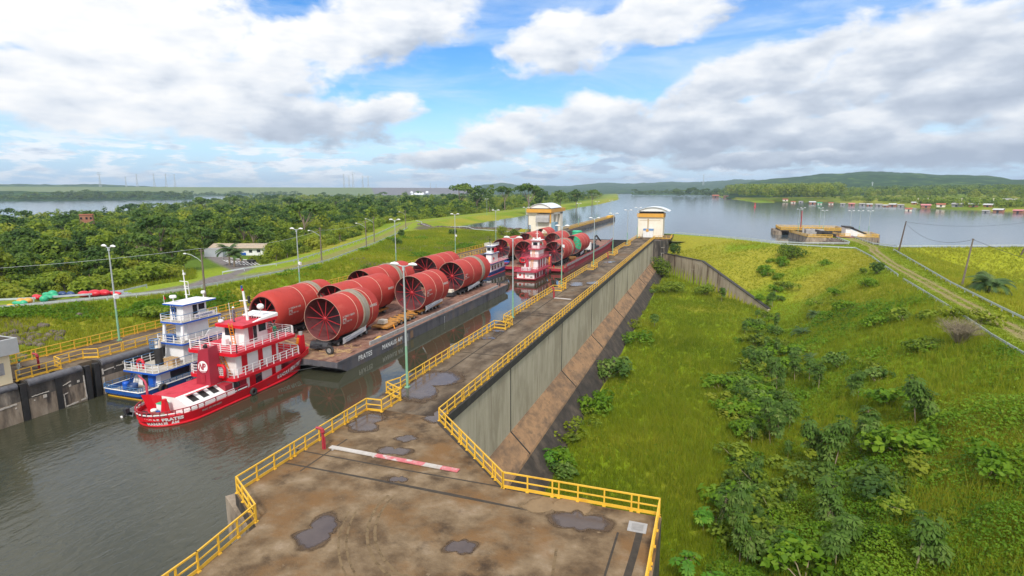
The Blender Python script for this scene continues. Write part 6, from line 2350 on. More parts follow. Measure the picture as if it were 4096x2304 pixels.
ZD = -2.35
b1, zt1 = barge('long dark grey deck barge with rusty deck and white lettering, in front', -62.7, -43.2, 57.9, 122.3, ZD, M['hullgrey'], M['rust'], 6.0, 7.0)
mb = MB()
y = 66.2
while y < 116:
    mb.box(-43.95, -43.72, y, y + 2.2, ZD, ZD + .52)
    y += 2.32
mb.build('coaming', M['coaming'], b1)
mb = MB()
mb.box(-43.23, -43.15, 58.2, 122, ZD - .28, ZD + .03)
for y in np.arange(70, 120, 3.1):
    mb.box(-43.24, -43.17, y - .05, y + .05, WC - .5, ZD - .28)
mb.build('rubbing_bar', M['hullgrey'], b1)
mb = MB()
for k in range(9):
    f_ = k / 9
    mb.box(-43.225, -43.19, 72.2 + f_ * .0, 73.9, ZD - .3 - 1.3, ZD - .3) if k == 0 else None
mb.box(-43.225, -43.19, 76.5, 77.4, ZD - 1.5, ZD - .3)
mb.build('rust_patch', mat('rust_patch', [(.22, .12, .07), (.30, .2, .12)], 1.2, .9, stretch=(1, 1, .2)), b1)
mb = MB()
lettering(mb, 'PRATES', .95, lambda u, v: (-43.12, 62.3 + u, ZD - 1.05 + v), 0, .03, .98)
lettering(mb, 'MANAUS AM', .95, lambda u, v: (-43.12, 68.2 + u, ZD - 1.1 + v), 0, .03, .98)
for k in range(6):
    lettering(mb, '%d' % (24 - 2 * k), .2, lambda u, v: (-43.11, 75.4 + u, ZD - .6 - k * .22 + v))
    lettering(mb, '%d' % (24 - 2 * k), .2, lambda u, v: (-43.11, 88.4 + u, ZD - .6 - k * .22 + v))
mb.build('lettering', M['white'], b1)
mb = MB()
for x, y in ((-52.8, 58.8), (-50.9, 58.8), (-44.3, 119), (-45, 121), (-58, 121), (-56, 59)):
    for dx in (-.28, .28):
        mb.tube([(x + dx, y, ZD), (x + dx, y, ZD + .48)], .15, 8)
    mb.bar((x - .45, y, ZD + .3), (x + .45, y, ZD + .3), .12)
mb.build('bollard', M['trailer'], b1)
mb = MB()
mb.add([(-62, 58.2, ZD + .02), (-46, 58.2, ZD + .02), (-45.5, 61.0, ZD + .02), (-50, 62.4, ZD + .02), (-62, 61.5, ZD + .02)], [(0, 1, 2, 3, 4)])
mb.build('sandy_deck_patch', M['rustsand'], b1)
mb = MB()
for a, b in (((-56.5, 66, 0), (-51.5, 63.2, 0)), ((-57, 64.5, 0), (-52, 62.6, 0)), ((-58, 62.8, 0), (-46, 61.2, 0)), ((-47.5, 61.2, 0), (-45, 63.5, 0)), ((-46.6, 60.6, 0), (-44.8, 62.8, 0))):
    mb.bar((a[0], a[1], ZD + .06), (b[0], b[1], ZD + .06), .16, .08)
for k in range(30):
    x, y = rr.uniform(-47.5, -44.6), rr.uniform(59.4, 65.5)
    a = rr.uniform(0, 3)
    mb.bar((x, y, ZD + .05), (x + .6 * math.cos(a), y + .6 * math.sin(a), ZD + .07), .1, .05)
tag(mb.build('loose_planks', M['wood']), 'loose wooden planks scattered on the near end of the grey barge', 'planks', None, 'stuff')
mb = MB()
mb.blob((-44.6, 69.8, ZD + .15), (.35, .8, .25), 0, 9, 5)
mb.blob((-44.5, 68.9, ZD + .12), (.3, .5, .2), 0, 9, 5)
tag(mb.build('rope_heap', M['hullyellow']), 'yellow rope heap inside the barge coaming', 'rope')
t = thing('spare_wheel', 'spare truck wheel leaning at the near corner of the grey barge', 'wheel', (-46.3, 60.6, ZD))
wm = MB()
wm.lathe([(.55, -.16), (.62, -.1), (.62, .1), (.55, .17), (.34, .17), (.34, -.16), (.55, -.16)], (-46.3, 60.6, ZD + .62), 'Y', 18)
wm.build('tyre', M['rubber'], t)
wm = MB()
wm.lathe([(.34, .1), (.2, .02), (0, .02)], (-46.3, 60.5, ZD + .62), 'Y', 14)
wm.lathe([(.34, -.12), (.2, -.05), (0, -.05)], (-46.3, 60.6, ZD + .62), 'Y', 14)
wm.build('rim', M['rim'], t)

ZE = -2.75
b2, zt2 = barge('red barge with grey panelled sides and a rising bow, by the gate', -62.8, -38.0, 154.4, 239.0, ZE, M['bargered'], M['rust'], 4.0, 12.0, 1.1)
mb = MB()
y = 158
while y < 236:
    w_ = 5.4
    za, zb_ = zt2(y), zt2(min(238, y + w_))
    mb.hexa([(-38.06, y, za - .1), (-37.9, y, za - .1), (-37.9, y + w_, zb_ - .1), (-38.06, y + w_, zb_ - .1)], [(-38.06, y, za + 1.0), (-37.9, y, za + 1.0), (-37.9, y + w_, zb_ + 1.0), (-38.06, y + w_, zb_ + 1.0)])
    y += w_
mb.box(-38.06, -37.9, 238, 239, zt2(238), zt2(238) + 1)
mb.build('bulwark', M['bargered'], b2)
y = 158.3
while y < 234:
    mb = MB()
    for k in range(5):
        a, b = y + k * .98, y + k * .98 + .9
        za, zb_ = zt2(a), zt2(b)
        mb.hexa([(-37.92, a, za + .14), (-37.86, a, za + .14), (-37.86, b, zb_ + .14), (-37.92, b, zb_ + .14)], [(-37.92, a, za + .82), (-37.86, a, za + .82), (-37.86, b, zb_ + .82), (-37.92, b, zb_ + .82)])
    mb.build('side_panel', M['coaming'], b2)
    y += 5.4
mb = MB()
for x in (-38.3, -41, -60):
    mb.tube([(x, 155, ZE), (x, 155, ZE + .8)], .2, 8)
mb.build('bollard', M['red'], b2)
mb = MB()
mb.box(-62, -38.6, 154.6, 155.2, ZE, ZE + .1)
mb.build('end_kerb', M['wood'], b2)
mb = MB()
lettering(mb, 'PRATES II   MANAUS AM', .7, lambda u, v: (-37.94, 160 + u, ZE - .95 + v))
mb.build('lettering', M['barrierwhite'], b2)
for i, (x, y, w_, l_) in enumerate(((-41, 172, 2.2, 7), (-41.3, 196, 1.8, 5), (-41.5, 206, 1.8, 5))):
    t = thing('pallet_stack', ['first', 'second', 'third'][i] + ' orange brown plank stack along the side of the red barge', 'planks', (x, y, ZE))
    mb = MB()
    for k in range(3):
        mb.box(x - w_ / 2, x + w_ / 2, y, y + l_, ZE + .05 + k * .25, ZE + .25 + k * .25)
    mb.build('boards', M['traileryellow'] if i == 0 else M['wood'], t)
    mb = MB()
    for k in range(3):
        mb.box(x - w_ / 2 - .05, x + w_ / 2 + .05, y + .4 + k * (l_ - 1) / 2, y + .6 + k * (l_ - 1) / 2, ZE, ZE + .05)
    mb.build('bearer', M['wood'], t)
gk = thing('storage_tank', 'green round topped tank standing among the far tubes', 'tank', (-46.2, 208, ZE))
mb = MB()
mb.lathe([(0, 0), (1.75, 0), (1.8, .2), (1.8, 6.3), (1.75, 6.6), (1.5, 6.8), (0, 6.9)], (-46.2, 208, ZE + .2), 'Z', 24)
mb.build('shell', M['green'], gk)
mb = MB()
mb.lathe([(1.9, 6.3), (1.95, 6.35), (1.95, 6.6), (1.85, 6.6)], (-46.2, 208, ZE + .2), 'Z', 24)
mb.build('rim', M['tarpgreen'], gk)
ex = thing('crane_truck', 'black loader crane with a bent arm near the bow of the red barge', 'crane', (-40.3, 212, ZE))
mb = MB()
mb.box(-41.6, -38.9, 206, 213.5, ZE + .7, ZE + 1.4)
mb.box(-41.5, -39.0, 206.2, 208.2, ZE + 1.4, ZE + 2.5)
mb.build('chassis', M['trailer'], ex)
mb = MB()
mb.tube([(-40.3, 211, ZE + 1.4), (-40.3, 211, ZE + 3.2), (-40.2, 211.4, ZE + 4.6), (-39.9, 213, ZE + 5.0), (-38.9, 216.5, ZE + 2.7)], [.4, .35, .34, .3, .25], 8)
mb.tube([(-40.0, 211.6, ZE + 2.6), (-39.4, 214, ZE + 4.2)], .14, 6)
mb.build('crane_arm', M['black'], ex)
for y in (207, 209.5, 212.5):
    tyre(ex, (-38.9, y, ZE + .55), 'X', .55, .2, 'wheel')
    tyre(ex, (-41.6, y, ZE + .55), 'X', .55, .2, 'wheel')
wt_ = thing('truck_cab', 'white tractor cab standing between the far tubes and the crane', 'truck', (-40.8, 202, ZE))
mb = MB()
mb.hexa([(-42, 200.8, ZE + .6), (-39.6, 200.8, ZE + .6), (-39.6, 203, ZE + .6), (-42, 203, ZE + .6)], [(-41.9, 200.9, ZE + 3.3), (-39.7, 200.9, ZE + 3.3), (-39.7, 202.5, ZE + 3.3), (-41.9, 202.5, ZE + 3.3)])
mb.build('cab', M['white'], wt_)
panel(wt_, 'chassis', (-41.8, -39.8, 198.2, 203.2, ZE + .4, ZE + .75), M['trailer'])
panel(wt_, 'beacon_bar', (-41.6, -40, 201.2, 201.5, ZE + 3.3, ZE + 3.55), M['ladder'])
for y in (199.3, 202.2):
    tyre(wt_, (-39.7, y, ZE + .5), 'X', .5, .2, 'wheel')
    tyre(wt_, (-41.9, y, ZE + .5), 'X', .5, .2, 'wheel')

# ------------------------------------------------------------------ steel tubes and their trailers
wheel_mesh = None

def wheel(root, loc):
    global wheel_mesh
    if wheel_mesh is None:
        mb = MB()
        mb.lathe([(.36, -.26), (.42, -.2), (.42, .2), (.36, .27), (.25, .27)], (0, 0, 0), 'X', 14, 0)
        mb.lathe([(.25, .27), (.22, .14), (.10, .14), (.10, .24), (0, .25)], (0, 0, 0), 'X', 14, 1)
        mb.lathe([(.36, -.26), (.25, -.26), (0, -.2)], (0, 0, 0), 'X', 14, 0)
        o = mb.build('wheel', [M['rubber'], M['rim']], root, True)
        wheel_mesh = o.data
    else:
        o = link('wheel', wheel_mesh, root)
    o.location = Vector(loc) - root.location
    return o

TR = 3.0

def steel_tube(label, x, y0, L, zc, seams, wrap=None, cone=False, marks=None, kg=None, group='red steel tubes on the barges', R=TR, thin=.05):
    t = thing('steel_tube', label, 'steel tube', (x, y0, zc), group)
    n_ = 56
    o = (x, y0, zc)
    mb = MB()
    prof = [(R, 1.3 if cone else 0), (R, L * .33), (R, L * .66), (R, L)]
    if cone:
        prof = [(R - .62, 0), (R - .5, .05), (R - .22, .5), (R - .05, 1.0)] + prof
    mb.lathe(prof, o, 'Y', n_, 0)
    Ri = R - thin
    if cone:
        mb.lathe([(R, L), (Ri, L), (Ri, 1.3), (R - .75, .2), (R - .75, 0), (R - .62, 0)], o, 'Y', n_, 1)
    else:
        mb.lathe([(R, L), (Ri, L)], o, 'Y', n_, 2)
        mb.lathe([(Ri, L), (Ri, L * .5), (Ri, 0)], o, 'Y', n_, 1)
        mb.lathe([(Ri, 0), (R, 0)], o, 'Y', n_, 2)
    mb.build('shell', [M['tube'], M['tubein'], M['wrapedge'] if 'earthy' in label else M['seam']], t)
    for k, yb in enumerate((.6 if not cone else .45, L - .6)):
        mb = MB()
        rin = Ri - .02 if not (cone and k == 0) else R - .8
        mb.lathe([(0, -.12), (.30, -.12), (.30, .12), (0, .12)], (x, y0 + yb, zc), 'Y', 14)
        for j in range(11):
            a = 2 * PI * (j + .25) / 11
            mb.bar((x + .25 * math.sin(a), y0 + yb, zc + .25 * math.cos(a)), (x + rin * math.sin(a), y0 + yb, zc + rin * math.cos(a)), .085)
        mb.build('brace_star', M['brace'], t)
    for s_ in seams:
        mb = MB()
        mb.lathe([(R + .002, -.045), (R + .03, -.03), (R + .03, .03), (R + .002, .045)], (x, y0 + L * s_, zc), 'Y', n_)
        mb.build('weld_seam', M['seam'], t)
    if wrap:
        w0, w1 = wrap
        mb = MB()
        pf = [(R + .01, y0 * 0 + L * w0), (R + .13, L * w0 + .04)]
        k_ = 7
        for i in range(1, k_):
            yy = L * (w0 + (w1 - w0) * i / k_)
            pf += [(R + .14, yy - .03), (R + .11, yy), (R + .14, yy + .03)]
        pf += [(R + .13, L * w1 - .04), (R + .01, L * w1)]
        mb.lathe(pf, o, 'Y', n_)
        wb = mb.build('wooden_wrap', M['wrap'], t)
        mb = MB()
        for f_ in (.12, .88):
            yy = L * (w0 + (w1 - w0) * f_)
            mb.lathe([(R + .15, yy - .06), (R + .17, yy - .06), (R + .17, yy + .06), (R + .15, yy + .06)], o, 'Y', n_)
        mb.build('strap', M['wrapedge'], wb)

    def on(u, v, yy, a0):
        a = a0 - v / R
        return (x + (R + .022) * math.sin(a), y0 + yy + u, zc + (R + .022) * math.cos(a))
    if marks:
        mb = MB()
        a0 = R_(84)
        lettering(mb, marks, .34, lambda u, v: on(u, v, .45 + (1.4 if cone else 0), a0), 0, .012, .95)
        lettering(mb, 'SERV 704', .28, lambda u, v: on(u, v, 1.35 + (1.4 if cone else 0), a0 + .24), 0, .012, .95)
        b0 = 0.45 + (1.4 if cone else 0)
        mb.add([on(b0 + u, v, 0, a0 + .28) for u, v in ((0, 0), (.75, 0), (.75, .72), (0, .72))], [(0, 1, 2, 3)])
        o2 = mb.build('lettering', M['barrierwhite'], t)
        mb = MB()
        lettering(mb, 'PL', .56, lambda u, v: tuple(Vector(on(u + b0 + .1, v + .12, 0, a0 + .28)) + Vector((.012, 0, 0))), 0, .03, 1)
        mb.build('logo', M['tube'], o2)
    if kg:
        mb = MB()
        lettering(mb, kg, .52, lambda u, v: on(u, v, L - 2.3, R_(80)), 0, .02, .86)
        mb.build('weight_lettering', M['barrierwhite'], t)
    return t

def trailer(label, x, y0, L, zd, zbed, axles=6, m='trailer', banner=False, steer=True, red_saddle=True, w=2.9):
    t = thing('trailer', label, 'trailer', (x, y0, zd), 'low trailers under the tubes')
    mb = MB()
    mb.box(x - .5, x + .5, y0, y0 + L, zbed - .35, zbed)
    mb.box(x - w / 2, x + w / 2, y0 + .8, y0 + L - .5, zbed - .22, zbed - .02)
    for s_ in (-1, 1):
        mb.box(x + s_ * w / 2 - .08, x + s_ * w / 2 + .08, y0 + .8, y0 + L - .5, zbed - .34, zbed)
    mb.build('bed', M[m], t)
    for i in range(axles):
        y = y0 + 1.6 + (L - 3.4) * i / max(1, axles - 1)
        for xx in (-1.25, -.7, .7, 1.25):
            if abs(xx) < 1 and i % 2:
                continue
            wheel(t, (x + xx * w / 2.9, y, zd + .42))
    return t

def saddles(t, x, ys, zbed, zc, m, R=TR):
    for y in ys:
        mb = MB()
        pts = []
        for k in range(9):
            a = R_(180 - 42 + 84 * k / 8)
            pts.append((x + (R + .01) * math.sin(a), zc + (R + .01) * math.cos(a)))
        poly = pts + [(x - 1.4, zbed), (x + 1.4, zbed)]
        mb.add([(p[0], y, p[1]) for p in poly] + [(p[0], y + .28, p[1]) for p in poly], [tuple(range(len(poly))), tuple(range(len(poly), 2 * len(poly)))[::-1]] + [(i, (i + 1) % len(poly), len(poly) + (i + 1) % len(poly), len(poly) + i)[::-1] for i in range(len(poly))])
        mb.build('saddle', M[m], t)

def banner(t, x, y0, y1, z0, z1, tilt=.25):
    mb = MB()
    nu, nv = 14, 5
    vs = []
    for j in range(nv + 1):
        for i in range(nu + 1):
            f_, g = i / nu, j / nv
            vs.append((x + .07 * math.sin(i * 1.9 + j) * (1 - abs(g - .5)) + .12 * g, y0 + (y1 - y0) * f_ - .25 * g * 0, z0 + (z1 - z0) * g - .12 * math.sin(f_ * PI) * g + tilt * f_))
    mb.add(vs, [(j * (nu + 1) + i, j * (nu + 1) + i + 1, (j + 1) * (nu + 1) + i + 1, (j + 1) * (nu + 1) + i) for j in range(nv) for i in range(nu)], 0, True)
    b = mb.build('banner', M['banner'], t)
    mb = MB()
    for (fa, fb_, g, h) in ((.06, .30, .80, .10), (.10, .86, .50, .05), (.10, .80, .36, .05), (.14, .84, .22, .05)):
        ya, yb = y0 + (y1 - y0) * fa, y0 + (y1 - y0) * fb_
        mb.hexa([(x + .16, ya, z0 + (z1 - z0) * g + tilt * fa - .1), (x + .2, ya, z0 + (z1 - z0) * g + tilt * fa - .1), (x + .2, yb, z0 + (z1 - z0) * g + tilt * fb_ - .1), (x + .16, yb, z0 + (z1 - z0) * g + tilt * fb_ - .1)],
                [(x + .16, ya, z0 + (z1 - z0) * (g + h) + tilt * fa - .1), (x + .2, ya, z0 + (z1 - z0) * (g + h) + tilt * fa - .1), (x + .2, yb, z0 + (z1 - z0) * (g + h) + tilt * fb_ - .1), (x + .16, yb, z0 + (z1 - z0) * (g + h) + tilt * fb_ - .1)])
    mb.build('printing', M['bannerblue'], b)

ZC = 1.6
T = {}
T[1] = steel_tube('long red tube with a rounded lip, front of the left row on the grey barge', -60.0, 64.0, 13.2, ZC, (.42, .66), (.70, .78), True, 'A 128226 04 1625', None)
T[2] = steel_tube('large open red tube nearest the camera, with a broad grey wooden wrap', -49.2, 63.2, 9.4, ZC, (.42, .82), (.57, .73), False, 'A 123023 1 005371', '63000KG')
T[3] = steel_tube('red tube in the middle row behind the nearest wrapped tube, white seams', -54.6, 72.6, 14.0, ZC, (.36, .68), None, False, None, '58000KG')
T[4] = steel_tube('red tube of the left row with an earthy rim and a wooden wrap', -59.9, 88.2, 15.2, ZC, (.36, .78), (.60, .68), False, None, None)
T[5] = steel_tube('short see-through red tube in the right row with a white banner below', -47.8, 85.0, 9.2, ZC, (.42, .74), None, False, 'A 121170 31', '29000 KG')
T[6] = steel_tube('long red tube at the far left corner of the grey barge', -58.6, 111.0, 12.8, ZC, (.36, .72), None, False, None, None)
T[7] = steel_tube('red tube with a grey wrap at the far end of the right row', -49.3, 104.6, 14.6, ZC, (.34,), (.66, .76), False, 'A 120404', None)
ZC2 = 1.45
T[8] = steel_tube('see-through red tube behind the small blue tug on the red barge', -59.5, 161.8, 14.5, ZC2, (.4, .7), None)
T[9] = steel_tube('red tube with a pale wrap right behind the faded red tug', -50.8, 157.6, 15.0, ZC2, (.4,), (.66, .75))
T[10] = steel_tube('open red tube with a pale wrap at the near right corner of the red barge', -42.0, 158.7, 14.6, ZC2, (.4, .62), (.72, .82))
T[11] = steel_tube('second red tube of the left row on the red barge', -59.6, 187.0, 13.5, ZC2, (.35, .65), None)
T[12] = steel_tube('farthest red tube of the left row, just below the left tower', -61.2, 211.0, 11.5, ZC2, (.4, .7), None)
T[13] = steel_tube('red tube with a dark end collar in the middle row of the red barge', -51.0, 191.0, 14.5, ZC2, (.4,), (.90, .97))
T[14] = steel_tube('short see-through red tube at the right side before the crane', -41.8, 181.6, 13.8, ZC2, (.4, .7), None)
BED = ZC - TR - .02
names = {1: 'dark trailer under the lipped left tube', 2: 'black trailer with white banner under the nearest tube', 3: 'orange yellow trailer under the middle tube', 4: 'trailer hidden below the earthy rimmed tube', 5: 'yellow trailer under the short see-through tube', 6: 'trailer under the far left corner tube', 7: 'dark trailer with rows of wheels under the far right wrapped tube'}
for k, lab in names.items():
    x, y0, _ = T[k].location
    L = {1: 13.2, 2: 9.4, 3: 14, 4: 15.2, 5: 9.2, 6: 12.8, 7: 14.6}[k]
    t = trailer(lab, x, y0 - .4, L + .9, ZD, BED, 7 if k in (1, 7) else 6, 'traileryellow' if k in (3, 5) else 'trailer')
    saddles(t, x, (y0 + 1.0, y0 + L - 1.4), BED, ZC, 'tube' if k in (2, 5) else 'trailer')
    if k == 2:
        banner(t, x + 1.9, y0 + 1.6, y0 + 7.4, ZD + .2, ZD + 1.15, .62)
        mb = MB()
        mb.box(x - .6, x + .6, y0 - 2.2, y0 - .2, ZD + .45, ZD + .8)
        mb.hexa([(x - 1.4, y0 - 1.2, ZD + .5), (x + 1.4, y0 - 1.2, ZD + .5), (x + 1.4, y0 - .3, ZD + .5), (x - 1.4, y0 - .3, ZD + .5)], [(x - 1.4, y0 - .9, ZD + 1.0), (x + 1.4, y0 - .9, ZD + 1.0), (x + 1.4, y0 - .2, ZD + 1.0), (x - 1.4, y0 - .2, ZD + 1.0)])
        mb.bar((x + .2, y0 - 1.9, ZD + .6), (x + 2.2, y0 - 2.3, ZD + .7), .16)
        mb.build('drawbar', M['trailer'], t)
    if k == 5:
        banner(t, x + 1.85, y0 + 1.8, y0 + 8.6, ZD + .55, ZD + 1.5, .6)
    if k == 7:
        banner(t, x + 1.95, y0 + 4.0, y0 + 10.6, ZD + .45, ZD + 1.3, .6)
        panel(t, 'power_pack', (x - .5, x + 1.3, y0 - 2.2, y0 - .3, ZD + .3, ZD + 1.0), M['trailer'])
        panel(t, 'ballast_block', (x - .6, x + 1.0, y0 - 1.9, y0 - .7, ZD + 1.0, ZD + 1.5), M['cream'])
BED2 = ZC2 - TR - .02
for k, lab in {8: 'dark trailer under the tube behind the small blue tug', 9: 'trailer under the tube behind the faded red tug', 10: 'dark trailer under the near right tube of the red barge', 11: 'trailer under the second left tube of the red barge', 12: 'trailer under the farthest left tube', 13: 'trailer under the collared middle tube', 14: 'dark trailer under the short tube before the crane'}.items():
    x, y0, _ = T[k].location
    t = trailer(lab, x, y0 - .3, 14, ZE, BED2, 6)
    saddles(t, x, (y0 + 1.5, y0 + 10), BED2, ZC2, 'trailer')
    if k == 14:
        banner(t, x + 2.0, y0 + 3, y0 + 8, ZE + .5, ZE + 1.5, .5)
# empty trailer on the grey barge
et = trailer('empty yellow trailer between the two right hand tubes of the grey barge', -47.3, 75.6, 9.0, ZD, ZD + .78, 5, 'traileryellow', w=2.5)
mb = MB()
mb.hexa([(-48.6, 74.2, ZD + .35), (-45.9, 74.2, ZD + .35), (-45.9, 77.2, ZD + .35), (-48.6, 77.2, ZD + .35)], [(-48.6, 74.2, ZD + .6), (-45.9, 74.2, ZD + .6), (-45.9, 77.2, ZD + .82), (-48.6, 77.2, ZD + .82)])
mb.build('gooseneck', M['traileryellow'], et)
mb = MB()
for k in range(3):
    mb.box(-48.2 + k * .05, -47.0, 75.0 + k * .1, 76.2, ZD + .8 + k * .2, ZD + .97 + k * .2)
mb.build('timber_chocks', M['cream'], et)
mb = MB()
mb.bar((-45.9, 76.0, ZD + .6), (-45.4, 75.6, ZD + .05), .12)
mb.bar((-48.6, 75, ZD + .6), (-49.2, 74.8, ZD + .05), .12)
mb.build('support_leg', M['ladder'], et)
mb = MB()
mb.tube([(-49.2, 73.8, ZD), (-49.2, 73.8, ZD + .9)], .18, 8)
mb.bar((-49.2, 73.8, ZD + .9), (-48.6, 75.2, ZD + 1.7), .25)
tag(mb.build('winch_post', M['hydrant']), 'dark winch post with a red arm behind the nearest tube', 'winch')
mb = MB()
for k in range(3):
    mb.tube([(-49.5 + .3 * k, 61.0 - k, WC + .4 + .1 * k) for _ in range(1)] + [(-49.6, 59.2, -2.3), (-47.5, 61.5, WC + .6)], .03, 5) if k == 0 else None
mb.tube([(-48.6, 56.0, -2.7), (-46.0, 59.0, -3.1)], .035, 5)
mb.tube([(-48.4, 53.0, -2.9), (-45.0, 58.6, -3.0)], .035, 5)
tag(mb.build('mooring_cable', M['wire']), 'pair of dark mooring cables from the red tug to the grey barge', 'cable')

# ------------------------------------------------------------------ vegetation
rng = np.random.default_rng(11)

def quads(C, N, size, aspect=.62, rg=rng):
    """one leaf-like quad per centre, facing N"""
    n = len(C)
    N = N / np.maximum(np.linalg.norm(N, axis=1, keepdims=True), 1e-6)
    A = rg.normal(size=(n, 3))
    T = np.cross(N, A)
    T /= np.maximum(np.linalg.norm(T, axis=1, keepdims=True), 1e-6)
    B = np.cross(N, T)
    s = np.asarray(size)[:, None] if np.ndim(size) else np.full((n, 1), size)
    t, b = T * s * .5, B * s * .5 * aspect
    V = np.stack([C - t, C - b * 1.0 + t * .1, C + t, C + b + t * .1], 1).reshape(-1, 3)
    F = np.arange(4 * n).reshape(n, 4)
    return V, F

def crown(blobs, n, size, rg, flat=.75, fill=.3):
    """leaves spread over and into a cluster of ellipsoids: arrays of vertices, faces, tint"""
    bl = np.array([b[:6] for b in blobs], float)
    w = (bl[:, 3] * bl[:, 4] + bl[:, 3] * bl[:, 5]) ** .9
    k = rg.choice(len(bl), n, p=w / w.sum())
    d = rg.normal(size=(n, 3))
    d[:, 2] += .25
    d /= np.linalg.norm(d, axis=1, keepdims=True)
    r = 1 - fill * rg.random(n) ** 1.5 + rg.normal(size=n) * .06
    C = bl[k, :3] + d * bl[k, 3:6] * r[:, None]
    N = d * np.array([1, 1, 1]) + rg.normal(size=(n, 3)) * .55 + np.array([0, 0, flat])
    bt = rg.random(len(bl)) * .5 + .22
    tint = np.clip(bt[k] + rg.normal(size=n) * .13, 0, 1)
    V, F = quads(C, N, size * rg.uniform(.7, 1.35, n), .7, rg)
    return V, F, np.repeat(tint, 4)

def tree_blobs(kind, rg):
    B = []
    if kind == 'round':
        for i in range(11):
            a, q = rg.uniform(0, 6.28), rg.uniform(.2, 1) ** .7
            B.append((2.5 * q * math.cos(a), 2.5 * q * math.sin(a), 5.6 + rg.uniform(-1.6, 2.1) - q * .9, rg.uniform(1.1, 1.9), rg.uniform(1.1, 1.9), rg.uniform(.8, 1.4)))
        B.append((0, 0, 7.3, 1.7, 1.7, 1.3))
    elif kind == 'umbrella':
        for i in range(12):
            a, q = rg.uniform(0, 6.28), rg.uniform(.15, 1) ** .6
            B.append((4.3 * q * math.cos(a), 4.3 * q * math.sin(a), 8.4 - q * q * 1.5 + rg.uniform(-.4, .4), rg.uniform(1.2, 1.9), rg.uniform(1.2, 1.9), rg.uniform(.45, .8)))
    elif kind == 'tall':
        for i in range(10):
            f_ = i / 9
            a = rg.uniform(0, 6.28)
            q = 1.7 * math.sin(.5 + f_ * 2.3)
            B.append((q * math.cos(a) * .8, q * math.sin(a) * .8, 3.4 + f_ * 6.6, rg.uniform(1.0, 1.6), rg.uniform(1.0, 1.6), rg.uniform(.9, 1.4)))
    elif kind == 'shrub':
        for i in range(9):
            a, q = rg.uniform(0, 6.28), rg.uniform(0, 1) ** .6
            B.append((2.0 * q * math.cos(a), 2.0 * q * math.sin(a), 1.4 + rg.uniform(-.4, 1.0) - q * .4, rg.uniform(.8, 1.4), rg.uniform(.8, 1.4), rg.uniform(.7, 1.1)))
    return B

KINDS = {}
for nm, kind, mt, n_, sz in (('a', 'round', 'tree_a', 560, .85), ('b', 'umbrella', 'tree_b', 520, .85), ('c', 'tall', 'tree_b', 480, .8), ('d', 'round', 'tree_c', 560, .75), ('e', 'shrub', 'tree_a', 380, .62), ('f', 'round', 'tree_b', 560, .85), ('g', 'tall', 'tree_a', 460, .85), ('h', 'shrub', 'tree_c', 360, .6)):
    rg = np.random.default_rng(ord(nm))
    bl = tree_blobs(kind, rg)
    V, F, t_ = crown(bl, n_, sz, rg)
    cm = np_mesh('crown', V, F, M[mt], t_)
    mb = MB()
    if kind == 'shrub':
        for q in bl[:5]:
            mb.tube([(0, 0, -.2), (q[0] * .5, q[1] * .5, q[2] * .5), (q[0], q[1], q[2])], [.07, .05, .02], 5)
    else:
        top = max(b[2] for b in bl)
        mb.tube([(0, 0, -.6), (.1, .05, top * .35), (0, -.1, top * .7)], [.24, .18, .08], 7)
        for q in bl[:6]:
            z0 = min(q[2] - .6, top * rg.uniform(.3, .55))
            mb.tube([(.05, 0, z0), (q[0] * .55, q[1] * .55, (z0 + q[2]) / 2 + .2), (q[0] * .95, q[1] * .95, q[2])], [.11, .08, .03], 5)
    o = mb.build('trunk', M['bark'])
    tm = o.data
    bpy.data.objects.remove(o)
    V2, F2, t2 = crown(bl, int(n_ / 3.2), sz * 1.38, np.random.default_rng(ord(nm) + 50), .75, .3)
    KINDS[nm] = dict(kind=kind, crown=cm, trunk=tm, low=(V2, F2, t2), hi=(V, F, t_), mat=mt)

LAB = {'a': ('rounded mid green tree of the forest beyond the left road', 'tree'), 'b': ('dark tree with a flat spreading crown in the forest', 'tree'), 'c': ('slim dark green tree in the forest beyond the road', 'tree'), 'd': ('yellowish green tree in the forest beyond the road', 'tree'),
       'e': ('low green shrub at the edge of the forest', 'shrub'), 'f': ('rounded dark green tree in the forest beyond the road', 'tree'), 'g': ('slim mid green tree in the forest beyond the road', 'tree'), 'h': ('low yellow green shrub at the edge of the forest', 'shrub')}

def plant_tree(k, loc, s, rz, label=None, cat=None, group=None, sz=None):
    K_ = KINDS[k]
    nm = 'shrub' if K_['kind'] == 'shrub' else 'tree'
    t = thing(nm, label or LAB[k][0], cat or LAB[k][1], loc, group or ('trees of the left forest' if nm == 'tree' else 'shrubs at the forest edge'), rz)
    t.scale = (s, s, s * (sz or 1))
    link('trunk', K_['trunk'], t)
    link('crown', K_['crown'], t)
    return t

def project(P):
    P = np.asarray(P, float)
    d = P - np.array([0, 0, CAM_H])
    fw = -math.sin(YAW) * d[:, 0] + math.cos(YAW) * d[:, 1]
    rt_ = math.cos(YAW) * d[:, 0] + math.sin(YAW) * d[:, 1]
    dep = fw * math.cos(PITCH) - d[:, 2] * math.sin(PITCH)
    dn = -d[:, 2] * math.cos(PITCH) - fw * math.sin(PITCH)
    dep = np.where(dep > .1, dep, .1)
    return (2048 + FPX * rt_ / dep) / 1.59006, (1152 + FPX * dn / dep) / 1.59006, dep

